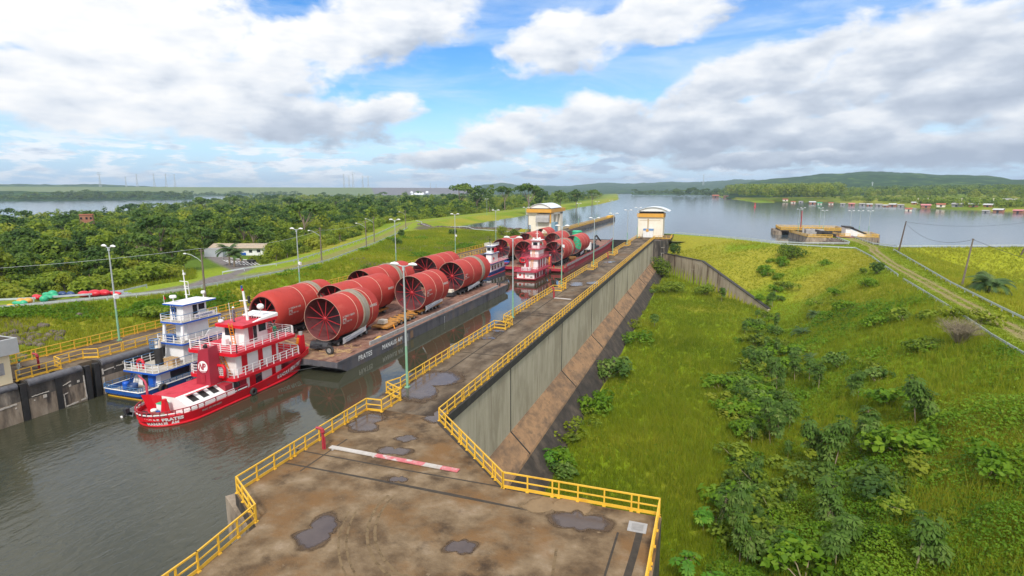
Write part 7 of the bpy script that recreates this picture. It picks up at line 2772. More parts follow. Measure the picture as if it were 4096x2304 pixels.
# candidate spots for the forest: a jittered grid in bearing and distance
spots = []
r = 95.0
while r < 2300:
    st_ = 3.2 + r * .0120
    n_ = int(r * 1.15 / st_)
    for i in range(n_):
        a = -YAW - .80 + (i + rng.uniform(-.45, .45)) * st_ / r
        rr_ = r + rng.uniform(-.5, .5) * st_
        spots.append((math.sin(a) * rr_, math.cos(a) * rr_, rr_))
    r += st_ * .9
S = np.array(spots)
xr = np.interp(S[:, 1], RLY, RLX)
dl_ = xr - S[:, 0]
dd, _ = seg_near(S[:, 0], S[:, 1], DRIVE)
ok = (dl_ > 12) & (S[:, 0] < -72) & (S[:, 1] < 1500)
edge = 27 + 6 * vnoise(S[:, 0], S[:, 1], 20, 21)
nearz = (S[:, 1] > 30) & (S[:, 1] < 118)
ok &= ~(nearz & (dl_ < np.where(S[:, 1] < 80, edge - 9, edge + 3)))
BLD = [(-146, 152), (-152, 130), (-143, 112), (-126, 112), (-108, 96), (-103, 104), (-112, 122), (-128, 134), (-131, 150)]
ok &= (dd > 4.5) & ~in_poly(S[:, 0], S[:, 1], BLD)
ok &= ~((S[:, 1] >= 118) & (dl_ < 13 + 3 * vnoise(S[:, 0], S[:, 1], 15, 22)))
ok &= ~((S[:, 1] > 235) & (dl_ < 14)) & ~in_poly(S[:, 0], S[:, 1], RIVERPOLY)
px, py, dep = project(np.stack([S[:, 0], S[:, 1], np.zeros(len(S))], 1))
ok &= (px > -130) & (px < 1640)
S, dl_ = S[ok], dl_[ok]
SZ = ground_h(S[:, 0], S[:, 1])
order = np.argsort(S[:, 2])
S, dl_, SZ = S[order], dl_[order], SZ[order]
patch = vnoise(S[:, 0], S[:, 1], 38, 31)
stuffV, n_single = {}, 0
merged = {'tree_a': [[], [], []], 'tree_b': [[], [], []], 'tree_c': [[], [], []]}

def merge(mt, V, F, t):
    L = merged[mt]
    base = sum(len(v) for v in L[0])
    L[0].append(V)
    L[1].append(F + base)
    L[2].append(t)

clear = vnoise(S[:, 0], S[:, 1], 30, 33)
for i in range(len(S)):
    x, y, dist = S[i]
    if clear[i] > .42 and dist < 600 and rng.random() < .75:
        continue
    fringe = dl_[i] < 34 + 10 * patch[i] and y < 330
    u = rng.random()
    if fringe:
        k = 'e' if u < .42 else ('h' if u < .62 else ('a' if u < .8 else 'd'))
        s = rng.uniform(.75, 1.5) if k in 'eh' else rng.uniform(.45, .75)
    else:
        if patch[i] > .22:
            k = 'd' if u < .6 else ('a' if u < .9 else 'h')
        elif patch[i] < -.2:
            k = 'f' if u < .4 else ('b' if u < .62 else ('c' if u < .75 else 'a'))
        else:
            k = 'a' if u < .40 else ('g' if u < .5 else ('d' if u < .64 else ('b' if u < .78 else ('f' if u < .93 else 'c'))))
        s = rng.uniform(.65, 1.1) if k not in 'eh' else rng.uniform(1.3, 2.0)
        if k == 'b':
            s *= rng.uniform(1.0, 1.35)
    s *= (.72 if rng.random() < .7 else rng.uniform(.85, 1.25)) * (1 + min(1.0, max(0, dist - 350) / 900) * .5)
    if n_single < 292:
        plant_tree(k, (x, y, SZ[i] - .1), s, rng.uniform(0, 6.28))
        n_single += 1
    else:
        V, F, t = KINDS[k]['low']
        a = rng.uniform(0, 6.28)
        c_, s_ = math.cos(a), math.sin(a)
        W_ = np.stack([V[:, 0] * c_ - V[:, 1] * s_, V[:, 0] * s_ + V[:, 1] * c_, V[:, 2]], 1) * s * np.array([1.1, 1.1, 1]) + np.array([x, y, SZ[i] - .1])
        merge(KINDS[k]['mat'], W_, F, np.clip(t + rng.normal() * .15, 0, 1))
for i in range(2600):
    j = rng.integers(0, len(S))
    if S[j, 2] > 620:
        continue
    x, y = S[j, 0] + rng.uniform(-5, 5), S[j, 1] + rng.uniform(-5, 5)
    if np.interp(y, RLY, RLX) - x < 15 or in_poly(np.array([x]), np.array([y]), BLD)[0] or seg_near(np.array([x]), np.array([y]), DRIVE)[0][0] < 6:
        continue
    k = 'h' if rng.random() < .5 else 'e'
    V, F, t = KINDS[k]['hi' if S[j, 2] < 230 else 'low']
    V = V * rng.uniform(.8, 1.8)
    merge(KINDS[k]['mat'], V + np.array([x, y, gh(x, y) - .1]), F, np.clip(t + rng.normal() * .15 + .1, 0, 1))
# emergent trees that stand above the skyline
EM = [(512, 492, 640, 'b', 1.5), (575, 490, 620, 'b', 1.7), (1155, 470, 520, 'b', 2.1), (1200, 470, 560, 'f', 1.9), (1232, 468, 520, 'c', 2.0), (1330, 470, 480, 'b', 2.1), (1270, 476, 540, 'b', 1.7), (1360, 478, 560, 'f', 1.8), (1410, 482, 640, 'f', 2.0), (1450, 480, 700, 'f', 2.1), (1490, 484, 800, 'b', 2.0), (730, 492, 600, 'b', 1.8), (840, 488, 640, 'b', 1.8), (970, 486, 640, 'f', 1.9), (1040, 488, 600, 'b', 1.7), (155, 535, 330, 'b', 1.25), (70, 540, 330, 'f', 1.1)]
for i, (x, ytop, D, k, s) in enumerate(EM):
    p = at_dist(x, ytop, D)
    z = gh(p.x, p.y)
    hgt = {'b': 8.8, 'f': 8.8, 'c': 11.5}[k]
    s = min(3.0, max(.8, (at_dist(x, ytop - (6 if x > 1100 else -5), D).z - z) / hgt))
    plant_tree(k, (p.x, p.y, z - .2), s, rng.uniform(0, 6.28), {'b': 'big dark umbrella crowned tree standing above the forest skyline', 'f': 'big rounded dark tree standing above the forest skyline', 'c': 'big narrow dark tree standing above the forest skyline'}[k], 'tree', 'tall trees on the forest skyline')
for mt, lab in (('tree_a', 'far mid green part of the forest on the left'), ('tree_b', 'far dark green part of the forest on the left'), ('tree_c', 'far yellowish part of the forest on the left')):
    L = merged[mt]
    tag(link('forest', np_mesh('forest', np.concatenate(L[0]), np.concatenate(L[1]), M[mt], np.concatenate(L[2]))), lab, 'forest', None, 'stuff')

# woods on the far right bank
merged = {'tree_a': [[], [], []], 'tree_b': [[], [], []], 'tree_c': [[], [], []]}
r = 560.0
while r < 2600:
    st_ = 10 + r * .008
    for i in range(int(r * .75 / st_)):
        a = -YAW + .10 + (i + rng.uniform(-.45, .45)) * st_ / r
        rr_ = r + rng.uniform(-.5, .5) * st_
        x, y = math.sin(a) * rr_, math.cos(a) * rr_
        if not in_poly(np.array([x]), np.array([y]), RIGHTBANK)[0]:
            continue
        ds, _ = seg_near(np.array([x]), np.array([y]), SHORE)
        if ds[0] < 16:
            continue
        qx, qy, _ = project([(x, y, 0)])
        tallclump = 1830 < qx[0] < 2110 and ds[0] < 420 and rr_ > 950
        if not tallclump and rng.random() < (.3 if ds[0] < 300 else .05):
            continue
        k = ('d' if rng.random() < .5 else 'a') if (tallclump or ds[0] < 330) else ('f' if rng.random() < .6 else 'a')
        if not tallclump and ds[0] < 200:
            k = 'h' if rng.random() < .5 else 'e'
        V, F, t = KINDS[k]['low']
        s = (rng.uniform(2.3, 3.6) if tallclump else (rng.uniform(1.3, 2.3) if k not in 'eh' else rng.uniform(2.0, 3.4))) * (1 + max(0, r - 1200) / 2600)
        c_, s_ = math.cos(r * 7 + i), math.sin(r * 7 + i)
        W_ = np.stack([V[:, 0] * c_ - V[:, 1] * s_, V[:, 0] * s_ + V[:, 1] * c_, V[:, 2]], 1) * s + np.array([x, y, gh(x, y) - .3])
        merge(KINDS[k]['mat'], W_, F, np.clip(t + rng.normal() * .12, 0, 1))
    r += st_ * 1.1
for mt, lab in (('tree_a', 'green woods on the far right shore'), ('tree_b', 'dark woods behind the houses of the far shore'), ('tree_c', 'pale yellow green woods on the far right shore')):
    L = merged[mt]
    if L[0]:
        tag(link('shore_woods', np_mesh('shore_woods', np.concatenate(L[0]), np.concatenate(L[1]), M[mt], np.concatenate(L[2]))), lab, 'woods', None, 'stuff')
# thin woods along the low far banks of the river and the canal
L = [[], [], []]
for (x0_, x1_, yb, D, s) in ((-60, 470, 494, 2150, 1.5), (-60, 300, 490, 2300, 2.2), (150, 480, 490, 2280, 2.6), (1590, 1830, 489, 2450, 2.2), (1700, 1860, 486, 2000, 2.4), (470, 760, 490, 3350, 2.4)):
    x = x0_
    while x < x1_:
        p = at_dist(x, yb, D + rng.uniform(-60, 160))
        zb = (RIV + 1) if x < 1000 else WR
        k = rng.choice(list('abdfe'))
        V, F, t = KINDS[k]['low']
        base = sum(len(v) for v in L[0])
        L[0].append(V * s * rng.uniform(.7, 1.4) * np.array([1.3, 1.3, 1]) + np.array([p.x, p.y, zb]))
        L[1].append(F + base)
        L[2].append(np.clip(t - .15 + rng.normal() * .15, 0, 1))
        x += rng.uniform(3, 7)
tag(link('shore_woods', np_mesh('shore_woods', np.concatenate(L[0]), np.concatenate(L[1]), M['tree_a'], np.concatenate(L[2]))), 'thin line of woods on the low far banks of river and canal', 'woods', None, 'stuff')

# ---- grass: tufts of narrow blades
def tufts(P, h, blades, width, rg, lean=.35, tint=None):
    """P (n,3) tuft places, h (n) heights"""
    n = len(P)
    k = n * blades
    base = np.repeat(P, blades, 0) + np.concatenate([rg.normal(size=(k, 2)) * .16, np.zeros((k, 1))], 1)
    hh = np.repeat(h, blades) * rg.uniform(.55, 1.15, k)
    a = rg.uniform(0, 2 * PI, k)
    ln = np.abs(rg.normal(size=k)) * lean
    tip = base + np.stack([np.cos(a) * ln * hh, np.sin(a) * ln * hh, hh], 1)
    b = rg.uniform(0, 2 * PI, k)
    w = width * rg.uniform(.7, 1.3, k)
    side = np.stack([np.cos(b) * w, np.sin(b) * w, np.zeros(k)], 1)
    V = np.stack([base - side, base + side, tip], 1).reshape(-1, 3)
    F = np.arange(3 * k).reshape(k, 3)
    t = np.clip(np.repeat(tint, blades) + rg.normal(size=k) * .13, 0, 1)
    return V, F, np.repeat(t, 3)

def scatter(n, box, test, power=1.1, rg=rng, dref=45):
    """random places on the ground, thinning out with distance, inside the view and a margin beside it"""
    out = []
    tot = 0
    while tot < n:
        x = rg.uniform(box[0], box[1], 60000)
        y = rg.uniform(box[2], box[3], 60000)
        d = np.hypot(x, y)
        keep = rg.random(60000) < np.minimum(1, (dref / d) ** power)
        x, y = x[keep], y[keep]
        k = test(x, y)
        x, y = x[k], y[k]
        z = ground_h(x, y)
        px, py, dep = project(np.stack([x, y, z], 1))
        k = (px > -120) & (px < 2700) & (py < 1620)
        out.append(np.stack([x[k], y[k], z[k]], 1))
        tot += k.sum()
    return np.concatenate(out)[:n]

_sl = lambda x, y: in_poly(x, y, SLOPE)
_ba = lambda x, y: in_poly(x, y, BASIN) & (x > -15.4 + .8 * vnoise(x, y, 5, 40))
_me = lambda x, y: in_poly(x, y, MEADOW) & (y < 240)

def green(x, y):
    """how broad-leaved the slope is: 1 down the near right side, 0 up the straw slope"""
    g = ss(vnoise(x, y, 12, 41) + .75 * ss(95 - y, -10, 50) - .30 - .7 * ss(y, 120, 170), -.2, .7)
    return g * ss(x, -3, 4)

P = scatter(46000, (-18, 60, 18, 235), lambda x, y: _sl(x, y) | _ba(x, y), 1.15)
Q = scatter(7500, (-14, 60, 18, 190), lambda x, y: (_sl(x, y) & (y < 150)) | _ba(x, y), 1.15)
g = green(P[:, 0], P[:, 1])
P = P[rng.random(len(P)) > g * .35]
up = ss(P[:, 1], 125, 175) * (~_ba(P[:, 0], P[:, 1]))
tn = np.where(_ba(P[:, 0], P[:, 1]), .42 + .30 * vnoise(P[:, 0], P[:, 1], 13, 42), .46 + .36 * vnoise(P[:, 0], P[:, 1], 13, 43) + .26 * up) + .1 * vnoise(P[:, 0], P[:, 1], 2.5, 39)
hs_ = (.85 + .45 * vnoise(P[:, 0], P[:, 1], 9, 44)) * np.where(_ba(P[:, 0], P[:, 1]), 1.15, .9) * (1 - .35 * up)
dist = np.hypot(P[:, 0], P[:, 1])
V, F, t = tufts(P, hs_ * 1.0, 7, .035, rng, .42, tn)
V2, F2, t2 = tufts(Q, rng.uniform(1.1, 2.1, len(Q)), 6, .022, rng, .38, .62 + .3 * vnoise(Q[:, 0], Q[:, 1], 8, 35))
V, F, t = np.concatenate([V, V2]), np.concatenate([F, F2 + len(V)]), np.concatenate([t, t2])
tag(link('grass', np_mesh('grass', V, F, M['grass'], t)), 'tall grass filling the basin and the slope right of the wall', 'grass', None, 'stuff')
P = scatter(9000, (40, 130, 40, 240), _me, 1.0)
V, F, t = tufts(P, .6 + .2 * rng.random(len(P)), 6, .05, rng, .45, .68 + .2 * vnoise(P[:, 0], P[:, 1], 15, 45))
tag(link('grass', np_mesh('grass', V, F, M['grass'], t)), 'yellow meadow grass beyond the right embankment road', 'grass', None, 'stuff')

P = scatter(9000, (25, 70, 40, 245), lambda x, y: in_poly(x, y, CREST) & (np.abs(seg_near(x, y, RIGHTROAD)[0] - .85) > .42), .8)
d_ = seg_near(P[:, 0], P[:, 1], RIGHTROAD)[0]
V, F, t = tufts(P, .10 + .16 * ss(d_, 1, 3) * rng.random(len(P)), 6, .05, rng, .6, .45 + .3 * vnoise(P[:, 0], P[:, 1], 7, 36))
tag(link('grass', np_mesh('grass', V, F, M['grass'], t)), 'short grass on the right embankment road', 'grass', None, 'stuff')

def _lb(x, y):
    d = np.interp(y, RLY, RLX) - x
    return (x < -72.6) & (d < -4.8) & (y < 256) & (y > 22)

P = scatter(21000, (-125, -72, 22, 256), _lb, .9)
tn = .52 + .38 * vnoise(P[:, 0], P[:, 1], 12, 46) + .12 * ss(70 - P[:, 1], -10, 20)
V, F, t = tufts(P, .45 + .35 * rng.random(len(P)), 7, .05, rng, .5, tn)
tag(link('grass', np_mesh('grass', V, F, M['grass'], t)), 'rough grass on the bank between left wall and road', 'grass', None, 'stuff')
P = scatter(7000, (-190, -95, 30, 180), lambda x, y: ((np.interp(y, RLY, RLX) - x) > 17) & ((np.interp(y, RLY, RLX) - x) < 45) & (seg_near(x, y, DRIVE)[0] > 5) & ~in_poly(x, y, BLD), .6)
V, F, t = tufts(P, .7 + .5 * rng.random(len(P)), 6, .07, rng, .5, .6 + .3 * vnoise(P[:, 0], P[:, 1], 12, 47))
tag(link('grass', np_mesh('grass', V, F, M['grass'], t)), 'tall straw coloured grass along the forest edge', 'grass', None, 'stuff')

# ---- broad-leaved creepers on the near right slope and by the wall foot
P = scatter(62000, (-18, 58, 18, 170), lambda x, y: (_sl(x, y) & (rng.random(len(x)) < green(x, y))) | (_ba(x, y) & (rng.random(len(x)) < .05 * ss(vnoise(x, y, 12, 48), .0, .5))), 1.35)
hump = np.maximum(0, vnoise(P[:, 0], P[:, 1], 4.5, 49, 2) + .25) * 2.3 * green(P[:, 0], P[:, 1])
C = P + np.stack([np.zeros(len(P)), np.zeros(len(P)), .15 + hump + rng.random(len(P)) * .35], 1)
dx = (np.maximum(0, vnoise(P[:, 0] + .3, P[:, 1], 4.5, 49, 2) + .25) - np.maximum(0, vnoise(P[:, 0] - .3, P[:, 1], 4.5, 49, 2) + .25)) * 2.4
dy = (np.maximum(0, vnoise(P[:, 0], P[:, 1] + .3, 4.5, 49, 2) + .25) - np.maximum(0, vnoise(P[:, 0], P[:, 1] - .3, 4.5, 49, 2) + .25)) * 2.4
N = np.stack([-dx, -dy, np.full(len(P), .8)], 1) + rng.normal(size=(len(P), 3)) * .45
V, F = quads(C, N, rng.uniform(.12, .36, len(P)) * (.75 + .5 * ss(vnoise(P[:, 0], P[:, 1], 3, 38), -.3, .3)) * (1 + np.maximum(0, P[:, 1] - 60) / 90), .7)
t = np.clip(.52 + .42 * vnoise(P[:, 0], P[:, 1], 5, 50) + .2 * vnoise(P[:, 0], P[:, 1], 18, 37) + rng.normal(size=len(P)) * .16, 0, 1)
tag(link('undergrowth', np_mesh('undergrowth', V, F, M['broadleaf'], np.repeat(t, 4))), 'dense broad leaved creepers covering the near right slope', 'undergrowth', None, 'stuff')
# leafy weeds on the left bank
P = scatter(16000, (-118, -72, 25, 200), lambda x, y: _lb(x, y) & (rng.random(len(x)) < ss(vnoise(x, y, 10, 51), .12, .45)), .8)
hump = np.maximum(0, vnoise(P[:, 0], P[:, 1], 4, 52, 2) + .2) * 1.1
C = P + np.stack([np.zeros(len(P)), np.zeros(len(P)), .1 + hump + rng.random(len(P)) * .3], 1)
V, F = quads(C, np.array([0, 0, .6]) + rng.normal(size=(len(P), 3)) * .6, rng.uniform(.3, .6, len(P)), .7)
t = np.clip(.42 + .3 * vnoise(P[:, 0], P[:, 1], 6, 53) + rng.normal(size=len(P)) * .14, 0, 1)
tag(link('undergrowth', np_mesh('undergrowth', V, F, M['broadleaf'], np.repeat(t, 4))), 'patches of leafy weeds on the left bank', 'undergrowth', None, 'stuff')

# ---- saplings with big lobed leaves on the right slope
def palmate(c, d, r, lobes, droop, rg, V, F, T, tint):
    """a star of narrow lobes spread round c, facing d"""
    d = d / np.linalg.norm(d)
    a = np.cross(d, rg.normal(size=3))
    a /= np.linalg.norm(a)
    b = np.cross(d, a)
    for k in range(lobes):
        th = 2 * PI * (k + .5) / lobes + .15 * rg.normal()
        e1 = a * math.cos(th) + b * math.sin(th)
        e2 = np.cross(d, e1)
        w = r * .20
        base = len(V)
        V += [c + e1 * r * .08, c + e1 * r * .6 - e2 * w - np.array([0, 0, droop * r * .25]), c + e1 * r - np.array([0, 0, droop * r * .8]), c + e1 * r * .6 + e2 * w - np.array([0, 0, droop * r * .25])]
        F.append((base, base + 1, base + 2, base + 3))
        T += [tint] * 4

def sapling_mesh(h, n_leaf, r, spread, mt, seed, lobes=8, droop=.4, whorl=1.15):
    rg = np.random.default_rng(seed)
    V, F, T = [], [], []
    mb = MB()
    top = np.array([rg.normal() * .12 * h * .3, rg.normal() * .12 * h * .3, h])
    mb.tube([(0, 0, -.4), tuple(top * .5 + np.array([.08, 0, 0])), tuple(top)], [.055 * (1 + h * .05), .045, .025], 6)
    heads = [top]
    if h > 3.4 and lobes > 6:
        for k in range(2):
            q = top * rg.uniform(.55, .8) + np.array([rg.normal() * .7, rg.normal() * .7, .4])
            mb.tube([tuple(top * .55), tuple(q)], [.035, .02], 5)
            heads.append(q)
    for hd in heads:
        m_ = n_leaf if hd is top else n_leaf // 2
        for k in range(m_):
            az_, el_ = rg.uniform(0, 2 * PI), rg.uniform(-.7, 1.1)
            d = np.array([math.cos(az_) * math.cos(el_), math.sin(az_) * math.cos(el_), math.sin(el_)])
            c_ = hd + d * spread * rg.uniform(.6, 1.1) - np.array([0, 0, whorl * h * .35 * rg.random() ** 1.5])
            mb.tube([tuple(hd - np.array([0, 0, whorl * h * .2 * rg.random()])), tuple(c_)], [.014, .010], 4)
            nn = d * .6 + np.array([0, 0, .75]) + rg.normal(size=3) * .2
            palmate(c_, nn, r * rg.uniform(.75, 1.2), lobes, droop, rg, V, F, T, float(np.clip(.45 + rg.normal() * .2, 0, 1)))
    lm = np_mesh('crown', np.array(V), np.array(F), M[mt], np.array(T))
    o = mb.build('stem', M['stem'])
    sm = o.data
    bpy.data.objects.remove(o)
    return lm, sm

SAP = [sapling_mesh(4.6, 52, .50, .75, 'cecropia', 1), sapling_mesh(3.4, 42, .46, .66, 'cecropia', 2), sapling_mesh(5.8, 58, .54, .85, 'cecropia', 3), sapling_mesh(2.6, 34, .44, .6, 'cecropia', 4)]
SPOTS = [(2158, 1010, 0, 'tall pale leaved sapling on the near slope, upper of the central trio'), (2206, 1150, 1, 'pale leaved sapling low in the central trio on the slope'), (2165, 1140, 2, 'slim long stemmed sapling between the central pair'), (2303, 1072, 0, 'lone dark sapling with a bare stem right of the central trio'), (2058, 985, 0, 'dark sapling standing uphill of the trio, close beside its twin'), (2035, 960, 1, 'twin of the dark uphill sapling, slightly smaller'), (1998, 965, 0, 'rounded dark sapling above the leafy gully'), (1962, 985, 3, 'small dark sapling left of the rounded one'), (1938, 1125, 2, 'tall thin stemmed sapling at the edge of the open grass'), (1985, 1085, 1, 'broad leafy sapling next to the tall thin stemmed one'), (2040, 1180, 0, 'dark double headed sapling above the lower undergrowth'), (2095, 1190, 0, 'dark sapling right of the double headed one'), (2080, 1330, 0, 'solitary sapling with a clean stem in the lower middle'), (1890, 905, 1, 'small sapling in the dark gully clump'), (1908, 870, 3, 'dark sapling at the upper end of the gully clump'), (1873, 845, 1, 'sapling at the end of the retaining wall'), (1905, 800, 3, 'narrow dark sapling against the wall end, lower'), (1943, 775, 0, 'narrow dark sapling against the wall end, upper'), (1645, 825, 3, 'lone sapling in the open basin grass'), (1815, 1300, 3, 'faint bluish sapling in the basin at the lower left of the slope'), (1860, 1420, 1, 'bluish sapling at the bottom edge near the papaya'), (2130, 1400, 1, 'pale leaved sapling at the bottom edge in the middle'), (2300, 1449, 0, 'pale sapling cut by the bottom frame on the right'), (2100, 1449, 1, 'broad pale sapling cut by the bottom frame'), (1960, 1395, 3, 'bright small leafy sapling above the bottom edge'), (2000, 920, 3, 'low sapling under the rounded dark one'), (1815, 760, 1, 'leafy sapling by the middle of the retaining wall')]
for i, (x, y, k, lab) in enumerate(SPOTS):
    p = hit(x, y)
    t = thing('sapling', lab, 'sapling', p - Vector((0, 0, .1)), 'saplings on the right slope', random.uniform(0, 6.28))
    s = random.uniform(.7, 1.25) * (.88 if y > 1300 else 1)
    t.scale = (s * random.uniform(.85, 1.3), s * random.uniform(.85, 1.3), s)
    t.rotation_euler = (random.uniform(-.12, .12), random.uniform(-.12, .12), t.rotation_euler.z)
    link('crown', SAP[k][0], t)
    link('stem', SAP[k][1], t)
WB_ = []
for k in range(5):
    rg = np.random.default_rng(300 + k)
    B = [(rg.normal() * .9, rg.normal() * .9, .5 + rg.random() * .8, rg.uniform(.5, .95), rg.uniform(.5, .95), rg.uniform(.4, .7)) for q in range(7)]
    V, F, t_ = crown(B, 420, .36, rg)
    mb = MB()
    for q in B[:5]:
        mb.tube([(0, 0, -.2), (q[0] * .5, q[1] * .5, q[2] * .6), q[:3]], [.04, .03, .015], 4)
    o = mb.build('stem', M['stem'])
    WB_.append((np_mesh('crown', V, F, M[('broadleaf', 'tree_a', 'cecropia', 'broadleaf', 'tree_c')[k]], t_), o.data))
    bpy.data.objects.remove(o)
FL = [Vector(p[:2]) for p in ((13, 152), (9, 115), (6.75, 95), (5.6, 78), (4.4, 62), (2.5, 52))]
for i in range(140):
    f_ = rng.random() ** 1.3 * (len(FL) - 1.001)
    a, b = FL[int(f_)], FL[int(f_) + 1]
    p = a.lerp(b, f_ - int(f_))
    if i < 72:
        x, y = p.x + rng.normal() * 2.2 + 1.5, p.y + rng.normal() * 3
    elif i < 96:
        x, y = rng.uniform(3, 24), rng.uniform(44, 92)
    elif i < 112:
        x, y = -15.2 + rng.normal() * .6, 60 + 140 * rng.random() ** 1.4
    else:
        x, y = rng.uniform(12, 43), rng.uniform(95, 205)
        if not _sl(np.array([x]), np.array([y]))[0]:
            continue
    if i >= 96 or x > 1.5:
        t = thing('weed_bush', 'low leafy bush in the gully and weeds under the right slope' if i < 96 else ('low leafy bush at the dark foot of the lock wall' if i < 112 else 'low leafy bush scattered on the upper right slope'), 'bush', (x, y, gh(x, y)), 'weed bushes of the basin' if i < 96 else ('bushes at the wall foot' if i < 112 else 'bushes on the upper slope'), rng.uniform(0, 6.28))
        s = rng.uniform(.7, 1.6)
        t.scale = (s * rng.uniform(.8, 1.4), s * rng.uniform(.8, 1.4), s * rng.uniform(.7, 1.3))
        k = rng.integers(0, 5)
        link('crown', WB_[k][0], t)
        link('stem', WB_[k][1], t)
for i in range(26):
    f_ = rng.random() ** .9 * (len(FL) - 1.001)
    a, b = FL[int(f_)], FL[int(f_) + 1]
    p = a.lerp(b, f_ - int(f_))
    x, y = p.x + abs(rng.normal()) * 3.5, p.y + rng.normal() * 3
    t = thing('sapling', 'slender sapling among the leafy bushes of the gully', 'sapling', (x, y, gh(x, y) - .1), 'slender saplings of the gully', rng.uniform(0, 6.28))
    s = rng.uniform(.45, .95)
    t.scale = (s * .85, s * .85, s * 1.15)
    k = rng.integers(0, 4)
    link('crown', SAP[k][0], t)
    link('stem', SAP[k][1], t)
PAP = [sapling_mesh(3.2, 30, .55, 1.0, 'papaya', 21, 9, .3, .3), sapling_mesh(2.0, 26, .5, .8, 'papaya', 22, 9, .3, .35)]
for (x, y, k, lab) in ((1722, 1500, 0, 'bright green papaya plant at the apron corner, bottom of the view'), (1790, 1520, 1, 'lower papaya plant right of the bright one'), (1768, 1340, 1, 'small bright plant behind the papaya by the apron'), (1995, 1420, 1, 'bright papaya like plant in the lower middle'), (1385, 1185, 1, 'small bright plant at the foot of the lock wall')):
    p = hit(x, y)
    t = thing('papaya_plant', lab, 'plant', p, 'bright papaya plants', random.uniform(0, 6.28))
    link('crown', PAP[k][0], t)
    link('stem', PAP[k][1], t)

# bushes: own crown each
def bush(loc, r, h, label, mt, n, size, seed, name='bush', cat='bush'):
    rg = np.random.default_rng(seed)
    t = thing(name, label, cat, loc)
    B = []
    for i in range(10):
        a, q = rg.uniform(0, 6.28), rg.uniform(0, 1) ** .6
        B.append((r * .62 * q * math.cos(a), r * .62 * q * math.sin(a), h * rg.uniform(.35, .68), r * rg.uniform(.32, .5), r * rg.uniform(.32, .5), h * rg.uniform(.22, .36)))
    V, F, tt = crown(B, n, size, rg)
    link('crown', np_mesh('crown', V, F, M[mt], tt), t)
    mb = MB()
    for q in B[:6]:
        mb.tube([(0, 0, -.3), (q[0] * .5, q[1] * .5, q[2] * .5), q[:3]], [.09, .06, .02], 5)
    mb.build('trunk', M['bark'], t, True)
    return t

bush(hit(1990, 650), 5.2, 4.4, 'large round dark bush alone on the yellow slope', 'tree_a', 1500, .55, 61)
bush(hit(2206, 690), 2.0, 3.2, 'dark bush leaning over the guard rail', 'tree_b', 500, .5, 62)
bush(hit(1262, 592), 3.4, 4.6, 'larger of two clipped round bushes beside the left tower', 'tree_c', 900, .5, 63)
bush(hit(1293, 597), 3.0, 3.8, 'smaller clipped round bush beside the left tower', 'tree_a', 800, .5, 64)
bush(hit(1655, 700), 6.0, 8.5, 'tall bushy growth in the corner between lock wall and retaining wall', 'tree_a', 1700, .6, 65)
bush(hit(1690, 735), 5.0, 4.5, 'bushy growth at the foot of the retaining wall, left', 'tree_a', 1200, .55, 66)
bush(hit(1775, 745), 4.4, 4.2, 'leafy bush in front of the middle of the retaining wall', 'tree_a', 1000, .55, 67)
bush(hit(1700, 650), 2.6, 6, 'dark creeper bush between the tower base and the slope', 'tree_b', 700, .55, 68)
bush(hit(1965, 880), 3.2, 2.4, 'reddish brown dying shrub beside the gully', 'tree_c', 520, .5, 69)
bush(hit(2075, 1240), 4.5, 2.4, 'dark shrub in the lower undergrowth', 'tree_b', 900, .5, 70)
bush(hit(2230, 1250), 4.0, 2.2, 'dark shrub right of the lower middle sapling', 'tree_b', 800, .5, 71)
bush(hit(2140, 1360), 3.0, 1.8, 'dark green shrub near the bottom on the slope', 'tree_b', 600, .5, 72)
bush(hit(1925, 905), 3.4, 2.6, 'dark leafy clump at the head of the gully', 'tree_b', 800, .5, 73)
bush(hit(2320, 880), 3.0, 1.6, 'mid green weed clump on the upper slope', 'tree_a', 500, .5, 74)
bush(hit(1665, 740), 3, 3, 'small leafy bush at the dark foot of the lock wall', 'tree_a', 500, .5, 75)
for i, (x, y, r_, h_, k) in enumerate([(620, 640, 3.5, 4, 'tree_a'), (690, 655, 5, 5.5, 'tree_c'), (720, 640, 4.2, 5, 'tree_a'), (1000, 615, 2.0, 2.4, 'tree_b'), (640, 800, 2.4, 1.8, 'tree_a'), (380, 800, 3, 1.6, 'tree_a'), (920, 690, 3, 2.4, 'tree_a'), (1140, 590, 2.2, 2.6, 'tree_b'), (1010, 595, 1.5, 3, 'tree_b')]):
    bush(hit(x, y), r_, h_, '%s bush on the left bank or by the parking apron, number by distance' % ['green shrub like', 'big yellow green', 'tall green', 'small dark', 'low leafy', 'flat leafy', 'leafy mid slope', 'far dark', 'narrow dark'][i] if False else ['green bush at the corner of the parking apron', 'big yellow green bush behind the apron lamp post', 'tall green bush between apron and road', 'small dark bush on the far left bank', 'low leafy bush above the blue tug', 'flat leafy bush behind the second yellow railing', 'leafy bush on the bank above the left tubes', 'far dark bush on the bank under the pond rail', 'narrow dark bush at a lamp post of the left bank'][i], k, 700, .5, 80 + i)

